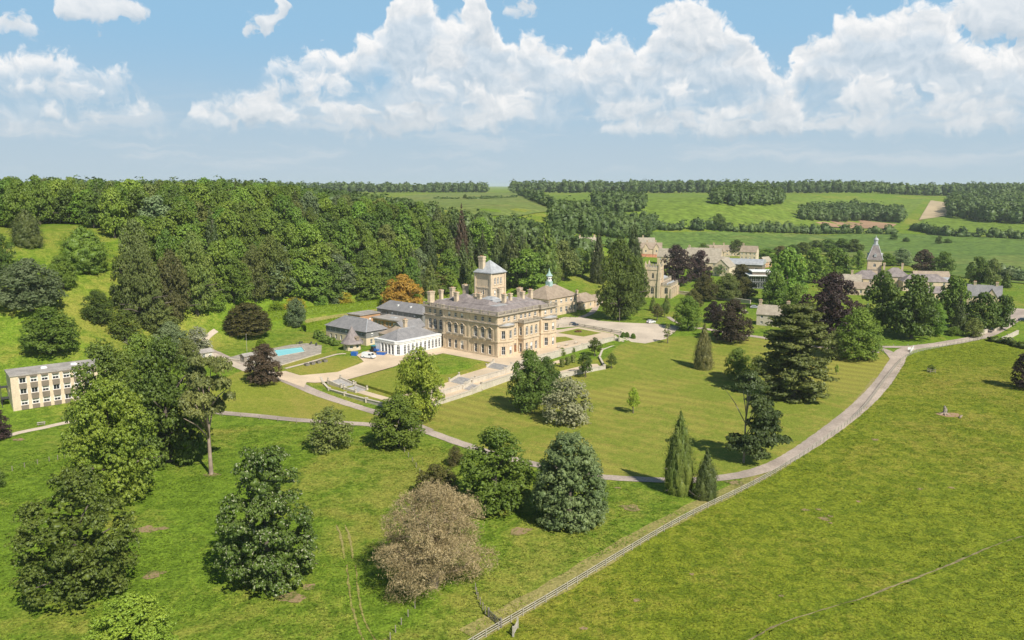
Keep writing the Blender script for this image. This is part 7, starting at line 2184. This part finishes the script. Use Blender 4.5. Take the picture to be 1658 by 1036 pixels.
MB().box(-1.5, 0.05, -.78, .78, 2.46, 2.62).build('cab_roof', MATS['paint_teal'], t)
for x, r_ in ((-0.9, .75), (1.4, .5)):
    for s in (-1, 1): MB().lathe([(r_, -.2), (r_, .2)], 16).xf(Matrix.Translation((x, s * .85, r_)) @ Matrix.Rotation(math.pi / 2, 4, 'X')).build('wheel', MATS['tyre'], t)

# ------------------------------------------------------------------ small things
for i, (x, y) in enumerate([(497, 592), (506, 590), (516, 588), (526, 586)]):
    p = ground(x, y)
    t = thing('planter_box', 'dark square planter on the pool lawn', 'planter', p, HRZ, 'row of planters on the pool lawn')
    MB().frustum(-.65, .65, -.65, .65, 0, -.75, .75, -.75, .75, .8).build('box', MATS['gate_wood'], t); MB().box(-.62, .62, -.62, .62, .801, .86).build('soil', MATS['bark'], t)
p = plane(936, 537, 0.05)
t = thing('flower_bed', 'round red flower bed on the terrace lawn', 'flower bed', p)
rs = np.random.RandomState(2)
V, n, cv, cf = leaf_cloud(rs, np.array([[.7 * math.cos(a) * f, .7 * math.sin(a) * f, .2, .5, .5, .3] for a in np.linspace(0, 6, 7) for f in (.4, 1.4)]), 20, 6, 0.12, core=0.8)
mat_leaf('leaf_red', (0.28, 0.06, 0.04), (0.12, 0.14, 0.04))
link(bpy.data.objects.new('flowers', quads_mesh('flowers', V, n, cv, cf, MATS['leaf_red'])), t); MB().lathe([(1.7, 0), (1.7, .08)], 16).build('soil', MATS['bark'], t)
p = plane(900, 520, 0.05)
t = thing('flower_planter', 'planter of orange flowers at the mansion corner by the railing', 'planter', p)
V, n, cv, cf = leaf_cloud(rs, np.array([[x, 0, .9, .6, .5, .4] for x in (-.8, 0, .8)]), 30, 6, 0.14, core=0.8)
link(bpy.data.objects.new('flowers', quads_mesh('flowers', V, n, cv, cf, MATS['leaf_red'])), t); MB().frustum(-1.1, 1.1, -.4, .4, 0, -1.3, 1.3, -.5, .5, .75).build('trough', MATS['garden_stone'], t)
# old stump in the pasture with bare soil
p = ground(1529, 671)
t = thing('tree_stump', 'tall broken grey tree stump on bare soil in the pasture', 'stump', p, 0.4)
MB().tube([(0, 0, -.2), (0, 0, .4), (.15, 0, 1.2), (.05, .1, 2.0), (-.15, .1, 2.6)], [1.0, .7, .55, .4, .08], 9).tube([(0, 0, .3), (.7, 0, 1.1), (.95, .1, 1.7)], [.4, .3, .05], 7).build('trunk', MATS['bark_grey'], t)
for a in range(6): MB().tube([(0, 0, .5), (math.cos(a) * 1.1, math.sin(a) * 1.1, .15), (math.cos(a) * 1.9, math.sin(a) * 1.9, -.1)], [.4, .25, .08], 6).build('root', MATS['bark_pale'], t)
drape('bare_ground', [(p.x + 2.9 * (1 + .25 * math.sin(3 * a)) * math.cos(a) + 1, p.y - .6 + 2.6 * (1 + .2 * math.cos(2 * a)) * math.sin(a)) for a in np.linspace(0, 6.0, 16)], MATS['bare_soil'], 0.07, 1.5)
p2 = ground(1556, 676)
t = thing('fallen_log', 'short pale fallen log beside the broken stump', 'log', p2, 0.9); MB().tube([(-1.6, 0, .25), (0, .1, .3), (1.7, 0, .22)], [.2, .28, .16], 8).build('trunk', MATS['bark_pale'], t)
MB().tube([(0.2, 0.1, .35), (.6, .5, .7)], [.1, .03], 5).build('branch', MATS['bark_pale'], t)
# bare patches and track worn in the turf
for (x, y, r_) in [(1334, 840, .9), (1304, 826, .55), (1325, 825, .5), (1345, 836, .5), (1344, 847, .4), (1032, 972, .5), (945, 1018, .4), (1120, 930, .35), (1417, 712, .8), (1490, 792, .5), (1265, 965, .4), (1540, 790, .5), (1390, 812, .45),
                   (235, 858, 1.6), (250, 930, 1.4), (262, 856, .8), (470, 968, 1.6), (500, 950, 1.0), (700, 800, .7), (843, 860, 1.6), (1020, 822, 1.6), (1000, 790, .5), (1190, 782, 1.6), (1230, 776, 1.0), (343, 769, 1.2), (30, 712, 1.0)]:
    q = ground(x, y); a0 = x * .7
    drape('bare_patch', [(q.x + r_ * (1 + .3 * math.sin(2 * a + a0) + .2 * math.sin(5 * a)) * 1.3 * math.cos(a), q.y + r_ * (1 + .3 * math.cos(3 * a + a0)) * math.sin(a)) for a in np.linspace(0, 5.9, 14)], MATS['worn_turf'], 0.085, 0.8)
TRK = G((1200, 1045), (1260, 1012), (1340, 985), (1400, 968), (1440, 952), (1500, 930), (1560, 905), (1620, 880), (1680, 862))
ribbon('track', TRK, [1.6, 2.0, 1.4, 2.2, 1.6], MATS['sunk_grass'], 0.06, 1.2, wob=1.2)
ribbon('track', TRK, [.2, .3, .16, .4, .3, .4, .2, .2], MATS['wheel_rut'], 0.10, 1.2, wob=0.25)
for dx in (0, 14):
    ribbon('track', G((545 + dx, 850), (552 + dx, 870), (556 + dx, 890), (557 + dx, 905)), [.2, .5, .3], MATS['verge'], 0.08, 1.0, wob=0.3)
    ribbon('track', G((562 + dx, 915), (566 + dx, 960), (575 + dx, 1000), (592 + dx * 1.4, 1045)), [.15, .35, .25], MATS['verge'], 0.08, 1.0, wob=0.3)
# flagpole, lamp posts
for i, (x, y, h_, lab) in enumerate([(400, 570, 6.5, 'pale pole standing above the pool'), (1003, 522, 6, 'lamp post under the enormous evergreen'), (1136, 470, 9, 'bare pole beside the purple beeches')]):
    p = ground(x, y)
    t = thing('pole', lab, 'pole', p); MB().tube([(0, 0, -.2), (0, 0, h_)], [.07, .04], 6).build('mast', MATS['fence_wood'], t); MB().lathe([(.11, h_), (.13, h_ + .15), (.02, h_ + .25)], 8).build('cap', MATS['fence_wood'], t)
t = thing('white_van_sign', 'small white notice board where the drive forks', 'sign', ground(1472, 568)); MB().box(-.6, .6, -.04, .04, .5, 1.4).build('board', MATS['white_paint'], t)
for s in (-.45, .45): MB().box(s - .05, s + .05, .041, .13, -.2, 1.3).build('post', MATS['fence_wood'], t)
t.name = 'notice_board'
p = ground(1508, 603)
t = thing('tree_guard', 'small wooden guard around the pasture sapling', 'guard', p)
for a in range(4):
    x, y = (.9, .9, -.9, -.9)[a], (.9, -.9, .9, -.9)[a]; MB().box(x - .06, x + .06, y - .06, y + .06, -.2, 1.4).build('post', MATS['post_wood'], t)
for z in (.5, 1.1): 
    for (x0, x1, y0, y1) in ((-.9, .9, -.93, -.87), (-.9, .9, .87, .93), (-.93, -.87, -.9, .9), (.87, .93, -.9, .9)): MB().box(x0, x1, y0, y1, z - .05, z + .05).build('rail', MATS['post_wood'], t)
# garden seats on the upper terrace
bm_ = [(905, 563), (918, 559.5), (933, 556)]
for i, (x, y) in enumerate(bm_):
    p = plane(x, y, 0.02)
    t = thing('garden_bench', 'stone garden bench on the gravel terrace', 'bench', p, HRZ, 'benches along the terrace wall')
    MB().box(-.8, .8, -.22, .22, .42, .47).build('seat', MATS['stone_grey'], t); MB().box(-.8, .8, .2, .25, .5, .9).build('backrest', MATS['stone_grey'], t)
    for s in (-.72, .72): MB().box(s - .04, s + .04, -.2, .24, 0, .42).build('leg', MATS['stone_grey'], t)

# ------------------------------------------------------------------ rough grass: tufts too many to count
def tufts(name, label, poly, n, mat, seed, size=(0.10, 0.30), clump=0.55):
    rs = np.random.RandomState(seed)
    P = np.array(poly); lo, hi = P.min(0), P.max(0)
    xy = rs.uniform(lo, hi, (n * 6, 2))
    ins = np.zeros(len(xy), bool); gx, gy = xy[:, 0], xy[:, 1]
    for i in range(len(P)):
        a, c = P[i], P[(i + 1) % len(P)]
        if a[1] == c[1]: continue
        ins ^= ((a[1] > gy) != (c[1] > gy)) & (gx < (c[0] - a[0]) * (gy - a[1]) / (c[1] - a[1]) + a[0])
    f = np.sin(gx * .21 + 1.7 * np.sin(gy * .13)) * np.sin(gy * .19 + 1.3 * np.sin(gx * .11)) + .6 * np.sin(gx * .77 + gy * .5) * np.sin(gy * .83 - gx * .3)
    keep = ins & (rs.rand(len(xy)) < np.clip(clump + .5 * f, 0.12, 1))
    xy = xy[keep][:n]
    z = terrain(xy[:, 0], xy[:, 1]) + 0.03
    k = 4
    b0 = np.repeat(np.c_[xy, z], k, 0); m = len(b0)
    a = rs.uniform(0, 6.283, m); s = rs.uniform(*size, m)
    off = np.c_[np.cos(a), np.sin(a), np.zeros(m)] * (s * rs.uniform(0, 1.2, m))[:, None]
    t = np.c_[-np.sin(a), np.cos(a), np.zeros(m)] * (s * .42)[:, None]
    up = np.c_[np.cos(a) * .7, np.sin(a) * .7, np.ones(m) * .45] * s[:, None]
    p = b0 + off
    V = np.stack([p - t, p + t, p + up + t * .5, p + up - t * .5], 1).reshape(-1, 3)
    o = link(bpy.data.objects.new(name, quads_mesh(name, V, m, None, None, MATS[mat])))
    return tag(o, label, 'grass', kind='stuff')


pas = [tuple(p) for p in FENCE[::4]] + G((1625, 560), (1658, 566)) + [(200, 320), (170, 180), (120, 90), (20, 60)]
tufts('pasture_grass', 'rough tufted grass of the pasture outside the rail fence', pas, 34000, 'pasture', 3)
mea = G((-20, 1050), (760, 1050), (930, 925), (1130, 830), (1040, 790), (880, 768), (760, 735), (640, 705), (480, 692), (380, 688), (240, 700), (0, 740))
tufts('meadow_grass', 'rough tufted grass of the meadow below the drive', mea, 30000, 'meadow', 4)

# ------------------------------------------------------------------ summer haze
hz = MB().box(-3300, 3300, -290, 12100, -8, 78).build('haze', None)
mh_ = bpy.data.materials.new('haze'); mh_.use_nodes = True; mh_.node_tree.nodes.clear()
nb2 = NB(mh_.node_tree)
pvv = nb2.n('ShaderNodeVolumePrincipled')
pvv.inputs['Color'].default_value = (0.80, 0.88, 0.97, 1); pvv.inputs['Density'].default_value = HAZE; pvv.inputs['Anisotropy'].default_value = 0.0
oo = nb2.n('ShaderNodeOutputMaterial'); nb2.link(pvv.outputs[0], oo.inputs['Volume'])
hz.data.materials.append(mh_); hz['kind'] = 'stuff'; hz['label'] = 'thin bluish summer haze over the whole valley'; hz['category'] = 'haze'
